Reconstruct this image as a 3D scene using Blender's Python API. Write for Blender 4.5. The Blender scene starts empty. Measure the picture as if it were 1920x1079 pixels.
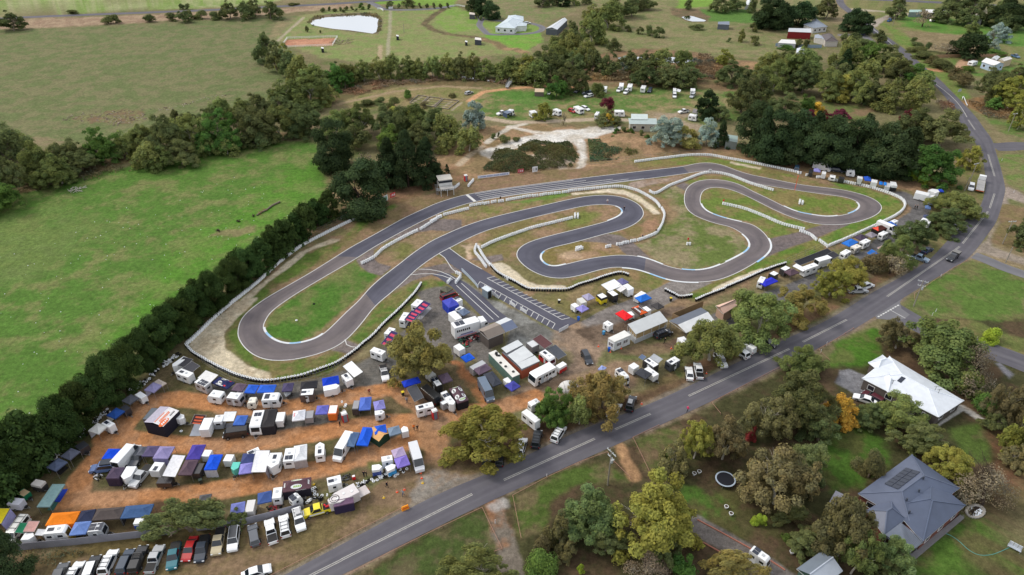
import bpy,bmesh,math,random
import numpy as np
from mathutils import Vector,Matrix
random.seed(7)
SC=bpy.context.scene
COL=SC.collection
HC=100.0
PITCH=math.radians(33.4)
F=1279.0
CP,SP=math.cos(PITCH),math.sin(PITCH)
CR={'s':(0,0,1),'A':(0,810,4.0125),'B':(320,810,4.0125),'C':(640,810,4.0125),'D':(160,660,5.993),'E':(400,660,5.993),'F':(640,660,5.993),'G':(680,520,5.993),'H':(880,560,5.394),'I':(1040,500,5.394),'J':(1360,400,5.394),'K':(1560,280,4.906),'L':(1280,600,5.394),'M':(1560,600,4.692),'N':(960,800,3.868),'O':(1280,780,3.609),'P':(1540,780,3.608),'a':(0,0,3.996),'b':(480,0,3.996),'c':(960,0,3.996),'d':(1440,0,3.996),'e':(0,270,3.996),'f':(480,270,3.996),'g':(960,270,3.996),'h':(1440,270,3.996),'R':(1640,420,5.396),'S':(900,680,5.394),'T':(560,860,8.99),'U':(840,490,6.346),'V':(1100,130,7.192),'W':(900,130,7.709),'X':(440,380,3.598),'Y':(800,280,3.8545),'Z':(1160,270,3.4286),'1':(0,840,5.994),'2':(820,300,8.0),'3':(1400,60,11.99),'4':(1700,60,7.709),'5':(480,0,6.857),'6':(1560,0,5.333),'7':(880,0,6.857)}
def px(cr,x,y):
 x0,y0,s=CR[cr]
 return x0+x/s,y0+y/s
def at(cr,x,y,z=0.0):
 X,Y=px(cr,x,y)
 u=(X-960.0)/F
 v=(Y-539.5)/F
 dy=CP-v*SP
 dz=-SP-v*CP
 t=(z-HC)/dz
 return Vector((u*t,dy*t,z))
def ats(cr,flat,z=0.0):
 return[at(cr,flat[i],flat[i+1],z)for i in range(0,len(flat),2)]
def scale_at(p):
 d=Vector((p.x,p.y,p.z-HC))
 depth=d.y*CP-d.z*SP
 return F/depth
def lin(c):
 c=c/255.0
 return c/12.92 if c<=0.04045 else((c+0.055)/1.055)**2.4
def L3(c):
 return(lin(c[0]),lin(c[1]),lin(c[2]))
MATS={}
def mat(name,rgb,rough=0.6,metal=0.0,var=0.10,scale=1.5,spec=0.4,bump=0.0,coat=0.0,objvar=0.0,linear=False,emit=0):
 key=name
 if key in MATS:
  return MATS[key]
 m=bpy.data.materials.new(name)
 m.use_nodes=True
 nt=m.node_tree
 bs=nt.nodes['Principled BSDF']
 col=rgb if linear else L3(rgb)
 bs.inputs['Roughness'].default_value=rough
 bs.inputs['Metallic'].default_value=metal
 bs.inputs['Specular IOR Level'].default_value=spec
 if coat:
  bs.inputs['Coat Weight'].default_value=coat
  bs.inputs['Coat Roughness'].default_value=0.08
 if emit:
  bs.inputs['Emission Color'].default_value=(*col,1)
  bs.inputs['Emission Strength'].default_value=emit
 tc=nt.nodes.new('ShaderNodeNewGeometry')
 nz=nt.nodes.new('ShaderNodeTexNoise')
 nz.inputs['Scale'].default_value=scale
 nz.inputs['Detail'].default_value=5
 nz.inputs['Roughness'].default_value=0.65
 nt.links.new(tc.outputs['Position'],nz.inputs['Vector'])
 mr=nt.nodes.new('ShaderNodeMapRange')
 mr.inputs['From Min'].default_value=0.3
 mr.inputs['From Max'].default_value=0.7
 mr.inputs['To Min'].default_value=1-var
 mr.inputs['To Max'].default_value=1+var*0.6
 nt.links.new(nz.outputs['Fac'],mr.inputs['Value'])
 mx=nt.nodes.new('ShaderNodeVectorMath')
 mx.operation='SCALE'
 mx.inputs[0].default_value=col
 nt.links.new(mr.outputs['Result'],mx.inputs['Scale'])
 out=mx.outputs['Vector']
 if objvar:
  oi=nt.nodes.new('ShaderNodeObjectInfo')
  hs=nt.nodes.new('ShaderNodeMapRange')
  hs.inputs['To Min'].default_value=1-objvar
  hs.inputs['To Max'].default_value=1+objvar
  nt.links.new(oi.outputs['Random'],hs.inputs['Value'])
  m2=nt.nodes.new('ShaderNodeVectorMath')
  m2.operation='SCALE'
  nt.links.new(out,m2.inputs[0])
  nt.links.new(hs.outputs['Result'],m2.inputs['Scale'])
  out=m2.outputs['Vector']
 nt.links.new(out,bs.inputs['Base Color'])
 if bump:
  bp=nt.nodes.new('ShaderNodeBump')
  bp.inputs['Strength'].default_value=bump
  bp.inputs['Distance'].default_value=0.05
  nt.links.new(nz.outputs['Fac'],bp.inputs['Height'])
  nt.links.new(bp.outputs['Normal'],bs.inputs['Normal'])
 MATS[key]=m
 return m
def paint(rgb):
 return mat('paint_%d_%d_%d'%tuple(rgb),rgb,rough=0.35,var=0.07,scale=0.8,spec=0.5,coat=0.4)
def fabric(rgb):
 return mat('fabric_%d_%d_%d'%tuple(rgb),rgb,rough=0.85,var=0.16,scale=2.2,spec=0.2,bump=0.25)
def plain(rgb,rough=0.7,var=0.12,scale=1.0):
 return mat('plain_%d_%d_%d'%tuple(rgb),rgb,rough=rough,var=var,scale=scale)
GLASS=mat('dark_glass',(28,34,42),rough=0.06,var=0.05,spec=0.9)
RUBBER=mat('black_rubber',(26,26,27),rough=0.9)
RIM=mat('wheel_rim_metal',(150,152,155),rough=0.35,metal=0.6)
STEEL=mat('galvanised_steel',(150,152,154),rough=0.45,metal=0.5)
WHITE=mat('white_enamel',(232,234,236),rough=0.45,var=0.07)
DARKP=mat('black_plastic',(24,24,26),rough=0.6)
HEADL=mat('headlight_lens',(215,220,225),rough=0.12,var=0.03)
TAILL=mat('red_lamp_lens',(140,14,14),rough=0.2,var=0.05)
SOLAR=mat('solar_cell_blue',(38,44,60),rough=0.15,var=0.15,scale=4,spec=0.7)
class MB:
 def __init__(s):
  s.v=[]
  s.f=[]
  s.m=[]
  s.mats=[]
 def mi(s,m):
  if m not in s.mats:
   s.mats.append(m)
  return s.mats.index(m)
 def face(s,pts,m):
  n=len(s.v)
  s.v.extend([tuple(p)for p in pts])
  s.f.append(tuple(range(n,n+len(pts))))
  s.m.append(s.mi(m))
 def hexa(s,b,t,m):
  n=len(b)
  k=len(s.v)
  s.v.extend([tuple(p)for p in b])
  s.v.extend([tuple(p)for p in t])
  i=s.mi(m)
  s.f.append(tuple(range(k+n-1,k-1,-1)))
  s.f.append(tuple(range(k+n,k+2*n)))
  s.m+=[i,i]
  for a in range(n):
   c=(a+1)%n
   s.f.append((k+a,k+c,k+n+c,k+n+a))
   s.m.append(i)
 def box(s,c,d,m,rz=0.0):
  x,y,z=d[0]/2,d[1]/2,d[2]/2
  ca,sa=math.cos(rz),math.sin(rz)
  q=[(-x,-y),(x,-y),(x,y),(-x,y)]
  r=[(c[0]+a*ca-b*sa,c[1]+a*sa+b*ca)for a,b in q]
  s.hexa([(a,b,c[2]-z)for a,b in r],[(a,b,c[2]+z)for a,b in r],m)
 def bar(s,p,q,w,m,n=4,w2=None):
  p=Vector(p)
  q=Vector(q)
  w2=w if w2 is None else w2
  d=(q-p)
  if d.length<1e-6:
   return
  d.normalize()
  up=Vector((0,0,1))if abs(d.z)<0.95 else Vector((1,0,0))
  a=d.cross(up).normalized()
  b=a.cross(d).normalized()
  r1,r2=[],[]
  for i in range(n):
   t=2*math.pi*(i+0.5)/n
   o=a*math.cos(t)+b*math.sin(t)
   r1.append(p+o*w)
   r2.append(q+o*w2)
  s.hexa(r1,r2,m)
 def tube(s,pts,w,m,n=5):
  for i in range(len(pts)-1):
   s.bar(pts[i],pts[i+1],w,m,n)
 def cyl(s,c,r,h,m,n=12,axis='z',r2=None):
  r2=r if r2 is None else r2
  R1,R2=[],[]
  for i in range(n):
   t=2*math.pi*i/n
   a,b=math.cos(t),math.sin(t)
   if axis=='z':
    R1.append((c[0]+r*a,c[1]+r*b,c[2]))
    R2.append((c[0]+r2*a,c[1]+r2*b,c[2]+h))
   elif axis=='y':
    R1.append((c[0]+r*a,c[1]+h/2,c[2]+r*b))
    R2.append((c[0]+r2*a,c[1]-h/2,c[2]+r2*b))
   else:
    R1.append((c[0]-h/2,c[1]+r*a,c[2]+r*b))
    R2.append((c[0]+h/2,c[1]+r2*a,c[2]+r2*b))
  s.hexa(R1,R2,m)
 def extr_y(s,prof,hw,m,hwf=None):
  n=len(prof)
  k=len(s.v)
  g=hwf or(lambda x,z:hw)
  for x,z in prof:
   s.v.append((x,-g(x,z),z))
  for x,z in prof:
   s.v.append((x,g(x,z),z))
  i=s.mi(m)
  s.f.append(tuple(range(k,k+n)))
  s.f.append(tuple(range(k+2*n-1,k+n-1,-1)))
  s.m+=[i,i]
  for a in range(n):
   c=(a+1)%n
   s.f.append((k+a,k+n+a,k+n+c,k+c))
   s.m.append(i)
 def mesh(s,name,bevel=0.0,smooth=False,seg=1):
  me=bpy.data.meshes.new(name)
  me.from_pydata(s.v,[],s.f)
  for m in s.mats:
   me.materials.append(m)
  me.polygons.foreach_set('material_index',s.m)
  bm=bmesh.new()
  bm.from_mesh(me)
  bmesh.ops.remove_doubles(bm,verts=bm.verts,dist=1e-5)
  bmesh.ops.recalc_face_normals(bm,faces=bm.faces)
  if bevel:
   ed=[e for e in bm.edges if len(e.link_faces)==2 and e.calc_face_angle(0)>0.3]
   bmesh.ops.bevel(bm,geom=ed,offset=bevel,segments=seg,affect='EDGES',profile=0.5)
  bm.to_mesh(me)
  bm.free()
  if smooth:
   me.polygons.foreach_set('use_smooth',[True]*len(me.polygons))
  me.update()
  return me
 def obj(s,name,parent=None,**k):
  return link(name,s.mesh(name,**k),parent)
def link(name,data,parent=None,loc=None,rz=None):
 o=bpy.data.objects.new(name,data)
 COL.objects.link(o)
 if parent:
  o.parent=parent
 if loc is not None:
  o.location=loc
 if rz is not None:
  o.rotation_euler=(0,0,rz)
 return o
def tag(o,label,cat,group=None):
 o['label']=label
 o['category']=cat
 if group:
  o['group']=group
 return o
def thing(name,label,cat,loc,rz=0.0,group=None):
 o=link(name,None,None,loc,rz)
 o.empty_display_size=0.3
 return tag(o,label,cat,group)
def struct(o,kind='structure'):
 o['kind']=kind
 return o
def fit(cr,q,z):
 P=ats(cr,q,z)
 if len(P)==3:
  P.append(P[0]+P[2]-P[1])
 c=(P[0]+P[1]+P[2]+P[3])/4
 u=(P[1]-P[0]+P[2]-P[3])/2
 w=(P[2]-P[1]+P[3]-P[0])/2
 if w.length>u.length:
  u,w=w,u
 a=math.atan2(u.y,u.x)
 b=math.atan2(w.y,w.x)
 dev=(b-a+math.pi)%(2*math.pi)-math.pi
 e=dev-math.copysign(math.pi/2,dev)
 a+=e*0.35
 return Vector((c.x,c.y,0)),a,u.length,w.length
MESHC={}
def cached(key,fn):
 if key not in MESHC:
  MESHC[key]=fn()
 return MESHC[key]
def text_mesh(name,s,size,m,align='CENTER'):
 cu=bpy.data.curves.new(name,'FONT')
 cu.body=s
 cu.size=size
 cu.align_x=align
 cu.align_y='CENTER'
 cu.extrude=0.004
 o=bpy.data.objects.new(name,cu)
 COL.objects.link(o)
 dg=bpy.context.evaluated_depsgraph_get()
 me=bpy.data.meshes.new_from_object(o.evaluated_get(dg))
 bpy.data.objects.remove(o)
 me.materials.clear()
 me.materials.append(m)
 return me
# ================================================================ ground
rng=np.random.default_rng(11)
LAT=rng.random((256,256))
def vnoise(x,y):
 xi=np.floor(x).astype(int)
 yi=np.floor(y).astype(int)
 fx=x-xi
 fy=y-yi
 fx=fx*fx*(3-2*fx)
 fy=fy*fy*(3-2*fy)
 a=LAT[xi%256,yi%256]
 b=LAT[(xi+1)%256,yi%256]
 c=LAT[xi%256,(yi+1)%256]
 d=LAT[(xi+1)%256,(yi+1)%256]
 return(a*(1-fx)+b*fx)*(1-fy)+(c*(1-fx)+d*fx)*fy
def fbm(x,y,sc,o=4,seed=0):
 t=0
 a=0.5
 n=0
 x=x/sc+seed*17.3
 y=y/sc+seed*31.7
 for i in range(o):
  t=t+a*vnoise(x,y)
  n+=a
  a*=0.55
  x=x*2.03+5.1
  y=y*2.03+9.7
 return t/n
ang=np.radians(np.concatenate([np.linspace(-180,-47,34)[:-1],np.arange(-47,47,0.088),np.linspace(47,180,34)[:-1]]))
vv=np.linspace((1150-539.5)/F,(-12-539.5)/F,690)
rad=HC/np.tan(PITCH+np.arctan(vv))
rad=np.concatenate([[0.5,15,30,45,52],rad[rad>53],rad[-1]*np.geomspace(1.03,10,26)])
NA,NR=len(ang),len(rad)
AA,RR=np.meshgrid(ang,rad,indexing='ij')
GX=(np.sin(AA)*RR).ravel()
GY=(np.cos(AA)*RR).ravel()
base=np.array(L3((112,106,76)))
dry=np.array(L3((132,118,92)))
grn=np.array(L3((88,100,56)))
n1=fbm(GX,GY,22,5,1)[:,None]
n2=fbm(GX,GY,6,4,2)[:,None]
GC=base+(dry-base)*np.clip((n1-0.45)*4,0,1)+(grn-base)*np.clip((0.48-n2)*3.5,0,1)
WN=fbm(GX,GY,3.0,4,3)-0.5
WN2=fbm(GX,GY,11.0,3,4)-0.5
MN=fbm(GX,GY,5.0,5,5)
MN2=fbm(GX,GY,1.3,3,6)
def sm(a,b,x):
 t=np.clip((x-a)/(b-a),0,1)
 return t*t*(3-2*t)
def _dist(P,closed,ix):
 x,y=GX[ix],GY[ix]
 n=len(P)
 d=np.full(len(ix),1e9)
 ins=np.zeros(len(ix),bool)
 for i in range(n if closed else n-1):
  ax,ay=P[i]
  bx,by=P[(i+1)%n]
  ex,ey=bx-ax,by-ay
  l2=ex*ex+ey*ey+1e-9
  t=np.clip(((x-ax)*ex+(y-ay)*ey)/l2,0,1)
  d=np.minimum(d,(x-ax-t*ex)**2+(y-ay-t*ey)**2)
  if closed:
   c=(ay>y)!=(by>y)
   if abs(ey)>1e-9:
    ins^=c&(x<ex*(y-ay)/ey+ax)
 d=np.sqrt(d)
 return np.where(ins,d,-d)if closed else d
def _box(P,mg):
 P=np.array(P)
 lo=P.min(0)-mg
 hi=P.max(0)+mg
 return np.nonzero((GX>lo[0])&(GX<hi[0])&(GY>lo[1])&(GY<hi[1]))[0]
def _apply(ix,w,c,c2,mot):
 c=np.array(L3(c))
 if c2 is not None:
  k=sm(0.5-mot[1],0.5+mot[1],MN[ix]*0.75+MN2[ix]*0.25+mot[0])[:,None]
  c=c+(np.array(L3(c2))-c)*k
 GC[ix]+=(c-GC[ix])*w[:,None]
def area(cr,q,c,c2=None,blur=1.0,warp=1.5,alpha=1.0,mot=(0.0,0.12)):
 P=[(p.x,p.y)for p in ats(cr,q)]
 ix=_box(P,blur+warp+2)
 d=_dist(P,True,ix)+warp*(WN[ix]*2.2+WN2[ix]*1.6)
 _apply(ix,sm(-blur,blur,d)*alpha,c,c2,mot)
def path(cr,q,wid,c,c2=None,blur=0.6,warp=0.5,alpha=1.0,mot=(0.0,0.12)):
 P=[(p.x,p.y)for p in ats(cr,q)]
 ix=_box(P,wid+blur+warp+2)
 d=wid/2-_dist(P,False,ix)+warp*(WN[ix]*2.2)
 _apply(ix,sm(-blur,blur,d)*alpha,c,c2,mot)
GR1,GR2=(80,112,48),(112,117,72)
OLV,OLV2=(116,121,82),(132,124,92)
BRN,BRN2=(132,108,86),(112,98,70)
ORG,ORG2=(172,122,82),(166,126,94)
GRV,GRV2=(112,109,106),(92,90,88)
TRP,TRP2=(196,184,160),(178,163,138)
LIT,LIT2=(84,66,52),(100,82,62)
ASO,ASO2=(122,112,108),(108,100,98)
area('s',[-300,60,-300,-8,560,-8,500,8,415,14,250,20,42,28,-300,44],(112,134,68),(148,150,110),3,3,1,(0.0,.2))
area('s',[-300,52,42,37,420,22,520,16,660,6,660,14,575,22,420,34,100,52,-300,66],(156,136,112),(138,116,96),2,2)
area('s',[-300,64,100,54,420,36,480,34,560,30,575,40,540,80,570,130,540,180,400,215,240,280,0,250,-300,260],(98,108,68),(114,112,80),2,3)
area('s',[520,40,575,30,610,34,525,78,500,80],(120,118,84),(134,122,92),1,1)
area('s',[560,30,660,14,700,8,720,20,840,16,930,30,960,60,1000,100,900,105,720,120,600,110,520,75],(118,132,78),(130,128,88),2,3)
area('s',[720,-5,860,-5,850,12,700,8],(112,140,62),None,1.5,1.5)
area('s',[800,24,850,12,900,30,905,55,840,62],(112,140,66),(128,138,84),2,2)
area('s',[908,60,935,62,1010,60,1020,75,985,95,945,92,915,78],(104,146,58),(118,140,70),1.5,2)
area('s',[902,42,925,42,1012,48,1010,62,925,62],(118,140,72),None,1.5,1)
area('s',[900,-8,1100,-8,1080,20,1010,48,930,38,930,15],(126,118,88),(108,118,74),3,4)
area('s',[1090,-8,1560,-8,1545,60,1440,110,1330,105,1230,100,1060,110,1130,40],(128,120,88),(110,116,74),3,5)
area('s',[1310,18,1400,18,1430,45,1330,40],(86,118,56),None,2,2)
area('s',[1280,-8,1345,-8,1340,12,1270,16],(112,142,62),None,2,2)
area('s',[1100,104,1200,92,1330,100,1350,150,1200,155,1100,158,1060,150],(134,108,82),(112,94,72),2,3)
area('s',[1300,115,1350,110,1440,118,1440,130,1330,135],(152,124,92),(128,104,80),1.5,2)
area('s',[1580,-8,1930,-8,1930,130,1700,130,1600,30],(104,112,64),(120,116,78),3,4)
area('s',[1680,30,1760,32,1930,45,1930,90,1850,80,1760,62,1690,50],(84,122,52),(98,122,60),3,3)
area('s',[1690,58,1810,66,1850,78,1830,105,1740,95],(132,118,90),(118,106,78),2,2)
area('s',[1650,40,1690,60,1740,100,1800,150,1830,200,1800,190,1750,135,1690,85],(98,122,58),(110,118,66),1.5,1.5)
area('s',[1780,112,1880,110,1930,118,1930,150,1850,150,1790,140],(88,116,54),(110,108,70),2,2)
area('s',[1800,190,1850,180,1930,215,1930,236,1870,230],(150,118,82),(120,100,74),1.5,2)
area('s',[1840,215,1930,232,1930,262,1880,250],(92,116,58),(108,108,70),1.5,1.5)
path('4',[235,535,400,555,590,560],5,(176,130,98))
path('4',[770,530,850,430,930,400],6,(172,140,112))
path('s',[1600,18,1665,23,1700,27,1785,27,1890,30],5,(168,158,140))
path('s',[1635,50,1650,38,1668,31],5,(158,148,136))
path('s',[1635,95,1660,125,1690,155],4,(160,138,118))
path('d',[560,265,650,265,720,275,770,320],6,(120,118,122))
area('s',[520,200,640,150,800,150,960,145,1060,150,1060,165,900,168,760,160,660,185,560,215],(116,98,72),(98,92,62),1.5,2)
area('s',[620,200,700,170,800,160,900,165,1000,160,1000,185,900,200,880,210,760,205,680,205],(112,114,68),(136,122,88),2,3)
area('s',[880,175,960,165,1100,160,1400,150,1450,175,1420,215,1340,240,1200,228,1000,230,900,222],(88,112,56),(134,122,88),1.5,3,1,(-0.03,.14))
area('s',[930,170,1050,172,1040,188,960,195],(78,118,50),None,2,3,.8)
path('s',[600,205,660,190,740,172,830,162,900,166],3,(150,132,104))
path('s',[880,190,905,173,960,166,1030,162,1090,164],3.2,(190,146,110))
path('s',[912,222,960,230,1010,229,1120,224,1190,226],4,(168,152,132))
area('s',[1210,208,1270,212,1290,200,1310,205,1275,225,1330,240,1300,246,1210,228],(152,136,116),(136,122,96),2,2)
area('s',[1380,190,1500,185,1640,205,1640,230,1500,225,1400,215],(124,104,80),(98,108,62),2,3)
area('s',[1080,160,1400,152,1450,165,1400,172,1250,165],(118,92,72),None,2,2,.7)
area('s',[60,345,200,290,300,275,500,245,560,250,500,262,300,290,200,320,100,345,0,380,0,365],(130,112,84),(104,92,62),1.5,2)
area('s',[-200,440,0,376,110,345,200,322,300,292,480,262,600,268,622,330,625,372,590,392,480,480,330,590,200,700,60,800,-200,900],GR1,GR2,2,3,1,(-.06,.16))
area('s',[-100,430,100,400,180,430,60,520,-100,560],(108,116,72),(92,116,56),8,8,.6)
area('s',[330,470,480,360,600,300,610,360,480,470,330,560,200,640],(84,128,44),(98,124,58),8,6,.7)
area('e',[1580,690,1620,650,1900,620,1900,660,1800,690],(128,116,86),None,.8,1.5,.8)
area('s',[140,218,240,205,290,215,230,235,150,232],(118,96,76),(112,112,74),1.5,4,.9)
area('s',[600,300,700,320,800,340,900,320,1200,300,1400,270,1540,310,1740,360,1700,420,1500,500,1300,580,1000,560,800,540,660,680,480,730,380,690,340,650,420,560,560,440,620,390],(112,106,72),(134,112,88),2,2)
area('s',[680,330,830,290,900,270,960,290,900,330,830,350,700,400],(128,100,78),(114,96,68),2,2)
area('s',[810,300,890,240,1000,235,1180,240,1240,262,1400,275,1560,310,1740,345,1740,362,1620,340,1480,322,1330,292,1200,300,1050,325,880,340],(152,124,96),(128,110,80),2,3)
area('s',[900,285,985,255,1045,245,1140,236,1170,240,1120,258,1098,262,1100,300,1085,325,1070,325,1088,298,1078,266,1000,275,925,300],(205,202,196),(184,176,164),1,1.5)
path('s',[912,268,935,252,960,238,985,233],2.5,(190,182,168))
path('s',[955,238,1000,248,1045,250],2.5,(196,188,176))
path('s',[860,310,885,288,905,275],2.5,(176,158,134))
area('s',[985,300,1075,296,1085,322,1075,332,1065,332],(190,182,168),(150,128,104),1.5,2,.6)
area('s',[700,410,800,365,880,335,1000,322,1160,310,1300,300,1330,310,1200,322,1000,350,880,372,780,410,700,450,600,500,560,510],BRN,(118,104,74),1,1.2)
area('s',[1180,300,1290,292,1400,305,1520,340,1640,370,1680,385,1690,400,1660,420,1620,440,1600,450,1656,400,1640,372,1560,352,1470,335,1380,320,1320,305,1200,315],(104,118,56),(122,112,72),1,1.2)
area('X',[900,60,1000,30,1080,10,1090,30,900,150,800,200,720,260,800,180,850,120],(88,112,50),(118,110,72),1,1,1,(-.1,.14))
area('X',[0,760,0,700,350,440,480,350,700,250,880,140,900,160,700,300,500,440,200,630,60,740,20,860,40,960,150,1060,350,1079,700,1000,780,1030,600,1200,300,1200,100,1120,-30,900],(86,106,48),(116,106,70),1,1.3,1,(-.05,.13))
area('X',[700,470,810,395,850,440,960,490,900,570,700,760,560,890,400,945,260,915,205,850,230,770,330,690,500,575],(74,108,44),(104,112,66),.8,1,1,(-.06,.13))
area('X',[620,480,760,450,820,500,700,580,600,550],(112,112,72),None,3,3,.6)
area('X',[1080,620,1260,530,1330,495,1420,540,1400,575,1290,600,1100,780,960,900,880,960,780,920,880,810,930,735,1000,670],(84,108,48),(112,108,66),.8,1)
area('Y',[-20,600,160,590,210,600,100,650,-20,700,-140,770,-190,800,-240,790,-250,740,-130,650],(106,106,62),(134,116,90),.8,1)
area('Y',[100,500,300,440,600,390,900,340,1020,330,1030,350,900,390,700,430,400,510,380,500],(110,112,62),(136,116,88),.8,1.2)
area('Y',[600,385,1000,315,1030,330,900,355,700,395],(88,122,50),None,.8,1,.8)
area('Y',[400,610,600,545,850,480,1100,420,1320,405,1400,440,1390,480,1300,520,1000,600,760,660,680,700,640,760,650,820,600,780,500,760,330,780,260,690],(116,106,68),(140,116,92),.8,1.5)
area('Y',[1000,520,1150,460,1240,470,1200,510,1050,560],(104,116,56),None,2,2,.8)
area('Y',[430,660,700,580,760,590,600,660,480,720,420,760],(100,110,58),None,2,2,.6)
area('Y',[240,690,370,690,360,710,300,730,310,790,290,750],(196,172,150),None,.8,1.5,.8)
area('Y',[840,745,900,715,1000,695,1100,670,1300,680,1450,760,1260,775,1100,805,930,845,850,820],(118,106,64),(150,124,98),.8,1.5)
area('Y',[960,730,1080,740,1110,780,1020,790],(176,152,128),None,1.5,2,.7)
area('Y',[1280,560,1560,540,1640,450,1700,440,1700,560,1560,640,1440,620],(146,116,92),(118,106,70),1,1.5)
area('g',[930,760,1060,700,1140,600,1190,500,1120,380,1200,310,1280,330,1290,470,1400,570,1600,620,1750,720,1780,800,1650,880,1420,940,1260,930,1080,880],(94,108,56),(134,124,96),.8,1.5,1,(-.02,.14))
area('g',[1060,400,1180,420,1240,560,1160,620,1130,560,1140,520],(136,112,86),None,1.5,2,.7)
area('Z',[430,255,560,200,700,215,900,280,1010,310,1130,300,1370,340,1500,360,1545,400,1480,440,1330,465,1150,430,1000,370,800,265,640,225,500,235],(100,116,54),(122,112,72),.8,1.2)
area('Z',[530,330,600,285,700,290,850,350,1000,430,1100,480,1300,520,1200,560,1130,590,980,605,930,550,850,510,700,475,580,430,530,380],(98,116,54),(120,112,72),.8,1.2)
area('Z',[860,190,1000,195,1130,220,1280,240,1260,270,1060,235,930,215],(132,112,82),(110,112,66),1,1.2)
area('Z',[1460,520,1600,490,1700,410,1560,320,1440,290,1350,240,1600,290,1780,350,1835,400,1790,460,1560,565,1350,655,1290,620,1310,600],(88,116,48),(112,116,64),.8,1.2)
area('Z',[930,740,1040,690,1260,620,1300,650,1320,680,1130,760,1000,800,660,900,600,960,480,1000,430,980,620,885,780,825],(88,112,46),(112,110,62),.8,1.2)
area('I',[0,230,200,130,500,40,700,15,900,60,1200,140,1020,240,900,250,760,110,600,80,300,190],(134,112,82),(106,108,62),.8,1.5)
area('I',[740,130,1000,240,960,260,800,240],(98,110,56),None,1,1.5,.8)
area('I',[0,290,300,190,560,90,760,110,960,240,520,430,260,540,240,540,40,420,-100,380],(112,106,68),(132,116,86),1,1.5)
area('X',[710,245,715,258,560,305,470,345,380,430,250,520,100,650,-40,750,-140,850,-200,940,-220,1000,-120,1070,20,1160,100,1200,210,1225,190,1180,60,1080,-60,1000,-90,900,-40,830,100,690,0,700,200,530,330,420,440,335,560,285,650,250],TRP,TRP2,.4,.5)
area('s',[440,568,480,560,420,620,412,650,430,670,500,700,510,712,480,714,400,690,352,655,365,630],TRP,TRP2,.4,.6)
area('Y',[1050,318,1150,312,1320,290,1420,295,1540,345,1640,410,1690,470,1640,470,1540,390,1440,330,1300,312,1060,330],TRP,(200,188,168),.4,.5)
area('Y',[470,825,540,825,600,850,660,900,740,960,800,980,1005,988,1005,1018,740,1018,600,950,480,880],TRP,(204,194,176),.3,.4)
area('Z',[720,115,915,155,905,165,715,125],TRP,TRP2,.3,.3)
area('J',[0,700,360,555,415,580,350,610,0,760,-130,800,-140,770],TRP,(200,190,170),.3,.4)
area('X',[970,285,1060,235,1290,118,1420,112,1530,118,1530,175,1460,195,1330,190,1200,205,1060,248,975,290,940,320,935,375,970,410,1060,432,990,495,900,470,850,430,820,385],ASO,ASO2,.25,.3)
area('Y',[600,545,480,580,500,575,610,552,605,545],ASO,ASO2,.3,.3)
area('X',[1190,480,1260,440,1420,410,1511,440,1511,480,1420,480,1330,490,1200,530,1080,595,1110,560],ASO,ASO2,.25,.3)
area('X',[640,1000,750,925,850,965,780,1030,720,1010],ASO,ASO2,.25,.3)
area('Y',[320,795,540,760,555,800,440,830,400,810],ASO,ASO2,.25,.3)
area('Y',[1120,665,1300,610,1400,625,1500,680,1620,790,1450,765,1380,700,1250,672],ASO,ASO2,.25,.3)
area('g',[900,285,1180,255,1290,235,1250,265,1180,280,930,335,870,310],(150,134,122),(138,118,100),.4,.5)
area('Z',[365,270,420,248,450,262,425,300],ASO,ASO2,.25,.3)
area('Z',[975,610,1180,560,1320,520,1480,518,1260,610,1040,690,940,735,985,660],(104,96,96),(112,102,100),.25,.3)
area('I',[1200,140,1600,160,1300,300,1100,400,560,650,360,720,190,600,500,430,980,250],(128,122,118),(116,110,106),.25,.3)
area('U',[120,160,480,440,880,620,1290,860,1240,960,1290,1080,700,1080,720,760,420,420,160,260],(130,130,126),(104,103,99),.6,.8)
area('U',[1270,760,1560,710,1640,860,1650,1000,1500,1079,1320,1079,1240,960],(144,122,100),(130,118,106),1,1.2)
area('H',[880,350,1080,290,1250,400,1400,450,1300,700,1000,850,700,1000,300,1079,500,900,900,800,1010,640,1000,480],(142,122,104),(122,106,92),1,1.2)
area('H',[1000,800,1400,640,1726,640,1726,900,1300,1000,800,1079,400,1079],(126,106,88),(140,118,96),1,1.2)
area('I',[200,640,700,560,1150,420,1420,400,1300,480,800,640,560,760,400,800],(92,78,66),(112,96,82),.8,1)
area('I',[700,800,1250,680,1300,700,1300,860,900,900,700,900,600,860],(104,86,72),(120,104,80),1,1)
area('I',[560,760,1250,620,1280,720,800,800,600,850],(94,100,60),(112,100,74),.8,1)
area('G',[600,180,720,140,900,110,960,200,1240,420,1400,500,1500,650,1380,1079,900,1079,100,900,380,700,560,440,700,320],(116,111,106),(104,100,96),.6,.8)
area('G',[40,900,300,800,400,1079,-200,1200,-300,1100],(118,112,106),(128,116,104),.8,1)
area('G',[1020,900,1260,820,1300,980,1100,1079,980,980],(92,98,60),(112,104,78),.6,.8)
path('s',[846,690,870,720,890,745,915,775],5.5,(176,118,72),(160,110,76),.6,.6)
path('s',[800,660,840,690,862,730,880,760],2.5,(88,86,84),None,.5,.6)
area('s',[-60,1000,60,900,160,800,250,730,340,660,440,710,520,722,640,690,740,630,860,690,930,780,860,850,800,900,700,900,400,960,180,1030,30,1030],(82,80,52),(104,92,68),1,1.5)
area('s',[378,716,470,724,560,720,650,695,730,640,760,690,740,722,620,742,480,762,400,755],(108,104,98),(98,96,92),.8,1)
area('s',[430,800,470,780,520,775,640,772,650,782,560,812,460,822,420,815],(104,101,96),(96,94,90),.6,.8)
area('s',[600,862,640,850,730,820,760,812,750,826,680,852,620,870],(108,104,98),None,.5,.6)
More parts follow.
